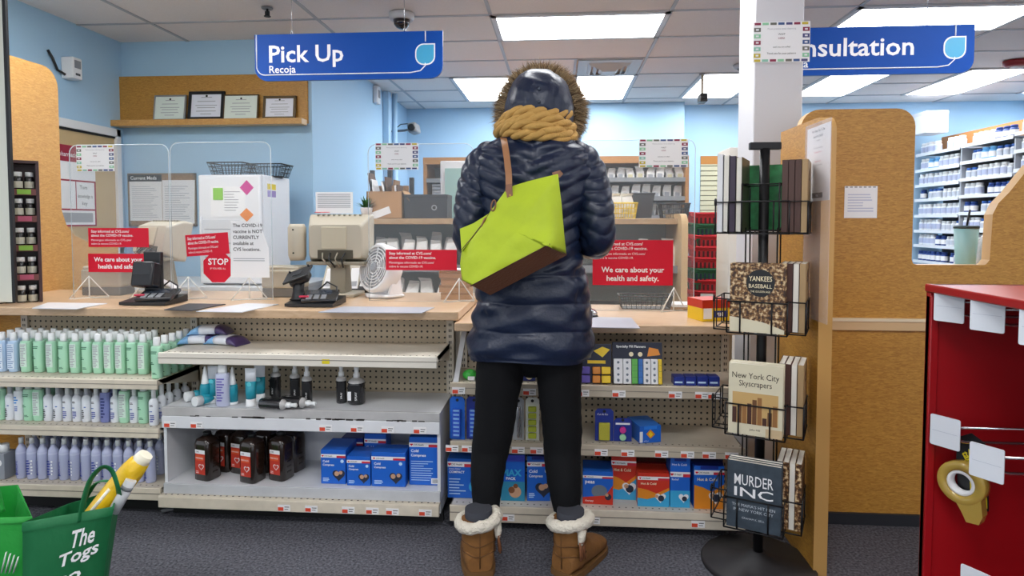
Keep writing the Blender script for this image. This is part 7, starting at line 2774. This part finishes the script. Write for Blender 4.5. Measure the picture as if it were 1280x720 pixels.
def boot(px, py, rz, outer):
    g = gz(px, py, 0) - PO
    T = Matrix.Translation((g.x, g.y, -PO.z)) @ Matrix.Rotation(R(rz), 4, 'Z')
    b = MB(); b.X = T
    rings = []
    for y, hw, zt_ in SY:
        ring = []
        for k in range(24):
            a = 2 * PI * k / 24
            ca, sa = math.cos(a), math.sin(a)
            x = hw * (1 if ca > 0 else -1) * abs(ca) ** .75
            z = .018 + (zt_ - .018) * (.5 + .5 * (1 if sa > 0 else -1) * abs(sa) ** (.9 if sa > 0 else .5))
            ring.append((x, y, z))
        rings.append(ring)
    b.loft(rings, suede)
    b.lathe([(.05, .03), (.053, .06), (.056, .10), (.058, .15), (.06, .185)], suede, 26, c=(0, .052, 0), sy=1.0)
    b.tube([(x_, .052 + y_, z_) for x_, y_, z_ in [(.0, -.0565, .175), (0, -.0555, .10), (0, -.053, .03)]], .0022, M('suede_seam', '#5f3d18', .8), 6)
    for zz in (.075, .11):
        b.tube([(.0575 * math.cos(2 * PI * i / 24), .052 + .0575 * math.sin(2 * PI * i / 24), zz + .004 * math.sin(i)) for i in range(24)], .002, M('suede_seam'), 5, closed=True)
    bo = b.build('boot', person)
    b = MB(); b.X = T
    pts = []
    for y, hw, _ in SY: pts.append((hw + .004, y))
    pts = [(.02, -.006)] + pts + [(-(h_), y) for h_, y in [(hw + .004, y) for y, hw, _ in SY][::-1]] + [(-.02, -.006)]
    b.prism(pts, 'z', 0.001, .021, M('boot_sole', '#6b4a24', .7)); b.build('sole', bo)
    b = MB(); b.X = T
    rr = random.Random(int(px))
    P, rad = [], []
    for i in range(40):
        a = 2 * PI * i / 40
        P.append((.064 * math.cos(a), .052 + .064 * math.sin(a), .178 + .012 * math.cos(a) * outer + rr.uniform(-.002, .002)))
        rad.append(.0195 + rr.uniform(-.002, .002))
    b.tube(P, .02, fleece, 12, closed=True, rad=rad)
    b.tube([(outer * .060, .03, .17), (outer * .064, .022, .145), (outer * .062, .018, .125)], .013, fleece, 10, rad=[.016, .013, .008])
    b.build('fleece_cuff', bo)
    b = MB(); b.X = T
    for k in range(6):
        b.tube([(outer * .064, .012 + k * .004, .135), (outer * (.07 + .004 * math.sin(k * 2)), .008 + k * .006, .075 + .005 * (k % 2))], .0035, M('tassel_brown', '#7a4a2a', .7), 5)
    b.lathe([(.006, .128), (.01, .134), (.008, .142)], M('tassel_brown'), 10, c=(outer * .064, .02, 0)); b.build('tassel', bo)
    b = MB(); b.X = T
    b.lathe([(.047, .15), (.047, .215)], M('sock_charcoal', '#34363e', .9), 20, c=(0, .055, 0)); b.build('sock', bo)


boot(600, 722, 12, 1)
boot(702, 722, -33, 1)

# phone held in front
c = L_(670, 292, 2.605)
mb = MB(); mb.X = Matrix.Translation(PO + c) @ Matrix.Rotation(R(-20), 4, 'X'); mb.box(-.036, -.004, -.07, .036, .004, .08, black, .003)
mb.box(-.033, -.0045, -.065, .033, -.004, .075, M('phone_screen', '#1b2430', .1))
o = mb.build('phone'); tag(o, 'dark phone held in front of the coat by the person', 'phone')

# ------------------------------------------------------------------ the handbag on her shoulder
lime = M('lime_canvas', '#a9bd1c', .65, bump=.25, bscale=22, var=.05, vscale=14)
leather = M('brown_leather', '#80543a', .5, bump=.25, bscale=90)
strapm = M('tan_strap', '#9a6a44', .5)
BO = at(645, 300, 2.04)
bag = thing('handbag', 'lime green canvas tote with brown leather base hanging from the shoulder', 'handbag', BO)
V = lambda px, py, Y: at(px, py, Y) - BO
outline = [(590, 356.5, 1.955), (622, 339, 1.95), (655, 321.5, 1.95), (687, 305, 1.955), (698, 312, 2.01), (708, 318.5, 2.085), (705, 290, 2.085), (702, 255, 2.09), (697.5, 217.5, 2.095), (680, 221.5, 2.085), (660, 226.5, 2.08), (642, 232, 2.08), (633, 237, 2.08), (624, 249, 2.07), (613, 264, 2.06), (602, 283, 2.05), (590, 299, 2.04), (577, 314, 2.03), (575, 330, 2.02), (577.5, 350, 1.99)]
def bag_y(px, py):
    e1 = 357 - (px - 590) * .5335                      # the front lower edge
    up_ = max(0., e1 - py)
    y = 1.953 + .132 * min(1, up_ / 118) ** .9
    if px > 687:
        y += .13 * min(1, (px - 687) / 21) * max(0, min(1, (py - 217) / 95))
    if px < 590:
        y += .03 * (590 - px) / 15
    return min(y, 2.095)


Pp = []
for i in range(len(outline)):
    (x0_, y0_, _), (x1_, y1_, _) = outline[i], outline[(i + 1) % len(outline)]
    for s_ in range(4):
        Pp.append((x0_ + (x1_ - x0_) * s_ / 4, y0_ + (y1_ - y0_) * s_ / 4))
cpx, cpy = 645, 290
rings = []
for f_ in (.03, .15, .3, .45, .6, .72, .83, .92, .97, 1):
    ring = []
    for x_, y_ in Pp:
        X_, Y_ = cpx + (x_ - cpx) * f_, cpy + (y_ - cpy) * f_
        fold_ = .0035 * math.sin(X_ * .12 + Y_ * .05) + .003 * math.sin(X_ * .05 - Y_ * .16 + 1) + .002 * math.sin(X_ * .2 + Y_ * .21)
        ring.append(V(X_, Y_, bag_y(X_, Y_) - .016 * (1 - f_ ** 3) + fold_ * (1 - f_ ** 6)))
    rings.append(ring)
Q = rings[-1]
cen = V(645, 290, 1.955)
yb_ = 2.112 - BO.y
back = [Vector((q.x * .99, max(q.y + .012, yb_), q.z)) for q in Q]
rings.append(back)
rings.append([Vector((cen.x + (q.x - cen.x) * .03, yb_ + .004, cen.z + (q.z - cen.z) * .03)) for q in Q])
mb = MB(); mb.loft(rings, lime); mb.build('canvas_body', bag)
mb = MB()
fr_ = [V(590, 357, 1.953), V(687, 305.5, 1.953), V(708.5, 319, 2.082), V(613, 369, 2.07), V(582, 353, 1.99)]
bk = [V(592, 352, 2.10), V(687, 303, 2.10), V(707, 317, 2.11), V(614, 365, 2.11), V(586, 351, 2.10)]
mb.loft([fr_, bk], leather, smooth=False)
mb.tube([V(588, 357.5, 1.951), V(687, 305, 1.951), V(708, 318, 2.08)], .0016, M('stitch_crease_dark', '#4a2c1e', .6), 5)
mb.build('leather_base', bag)
# open folded side at the left
mb = MB()
g0 = [V(575, 286, 2.06), V(592, 279, 2.055), V(611, 267, 2.05), V(603, 283, 2.04), V(590, 299, 2.03), V(577, 314, 2.02)]
mb.loft([[g + Vector((0, -.002, 0)) for g in g0], [g + Vector((0, .006, 0)) for g in g0]], lime, smooth=False)
mb.loft([[g * 1 + Vector((0, .0065, 0)) for g in g0], [g + Vector((.004, .03, 0)) for g in g0]], M('bag_inside', '#4f5a14', .8), smooth=False)
mb.build('side_fold', bag)
mb = MB(); mb.tube([V(577.5, 312, 2.022), V(590, 297, 2.03), V(603, 280, 2.04), V(611, 268, 2.045)], .002, M('stitch_crease_dark'), 5); mb.build('fold_crease_shade', bag)  # dark line drawn in for the shade in the fold's crease


def strap(pts, w, mat, name, th=.0025):
    Pn = crom([V(*p) for p in pts], 10)
    mb = MB()
    rings = []
    for i, p in enumerate(Pn):
        d = (Pn[min(i + 1, len(Pn) - 1)] - Pn[max(i - 1, 0)]).normalized()
        s_ = Vector((1, 0, 0)); s_ = (s_ - d * s_.dot(d)).normalized()
        n_ = s_.cross(d).normalized() * th
        s_ = s_ * w
        rings.append([p - s_ - n_, p + s_ - n_, p + s_ + n_, p - s_ + n_])
    mb.loft(rings, mat, smooth=False)
    return mb.build(name, bag)


strap([(636, 240, 2.055), (636, 222, 2.075), (634.5, 205, 2.10), (632.5, 190, 2.125), (630.5, 178, 2.16), (629, 172.5, 2.22), (628, 173, 2.30), (628, 181, 2.38), (627, 205, 2.43), (622, 235, 2.44)], .0105, strapm, 'shoulder_strap')
mb = MB(); a_ = [V(632, 231, 2.058), V(640, 229.5, 2.058), V(641.5, 249, 2.05), V(634.5, 252.5, 2.05)]
mb.loft([[q + Vector((0, -.006, 0)) for q in a_], a_], leather, smooth=False); mb.X = Matrix.Translation(V(637.5, 244, 2.043)) @ Matrix.Rotation(R(90), 4, 'X'); mb.lathe([(.003, 0), (.003, .002)], M('brass', '#c9a24c', .3, 1.), 10); mb.build('leather_tab', bag)
mb = MB()
c = V(617, 257, 2.045)
mb.tube([c + Vector((.0075 * math.cos(t_), -.006, .016 * math.sin(t_) + .006 * math.cos(t_))) for t_ in [2 * PI * i / 16 for i in range(16)]], .0026, leather, 6, closed=True); mb.build('grommet', bag)
mb = MB(); mb.tube([V(608, 281, 2.035), V(604, 287, 2.032), V(602, 282, 2.034), V(607, 272, 2.038)], .003, leather, 6); mb.build('tie_cord', bag)
mb = MB(); a_ = [V(690, 216, 2.088), V(700, 213, 2.088), V(704, 217.5, 2.088), V(700, 222, 2.085), V(692, 221, 2.085)]
mb.loft([[q + Vector((0, -.008, 0)) for q in a_], a_], leather, smooth=False); mb.build('zip_tab', bag)
# ------------------------------------------------------------------ light and colour
w = bpy.data.worlds.new('world')
S.world = w
w.use_nodes = True
w.node_tree.nodes['Background'].inputs[0].default_value = (.85, .92, 1, 1)
w.node_tree.nodes['Background'].inputs[1].default_value = .9
S.view_settings.view_transform = 'Standard'
S.view_settings.look = 'None'
S.view_settings.gamma = 1
S.view_settings.use_curve_mapping = False
S.view_settings.exposure = 0.35
S.cycles.max_bounces = 8
S.cycles.diffuse_bounces = 4
S.cycles.transparent_max_bounces = 16
S.cycles.sample_clamp_indirect = 8
S.cycles.caustics_reflective = False
S.cycles.caustics_refractive = False
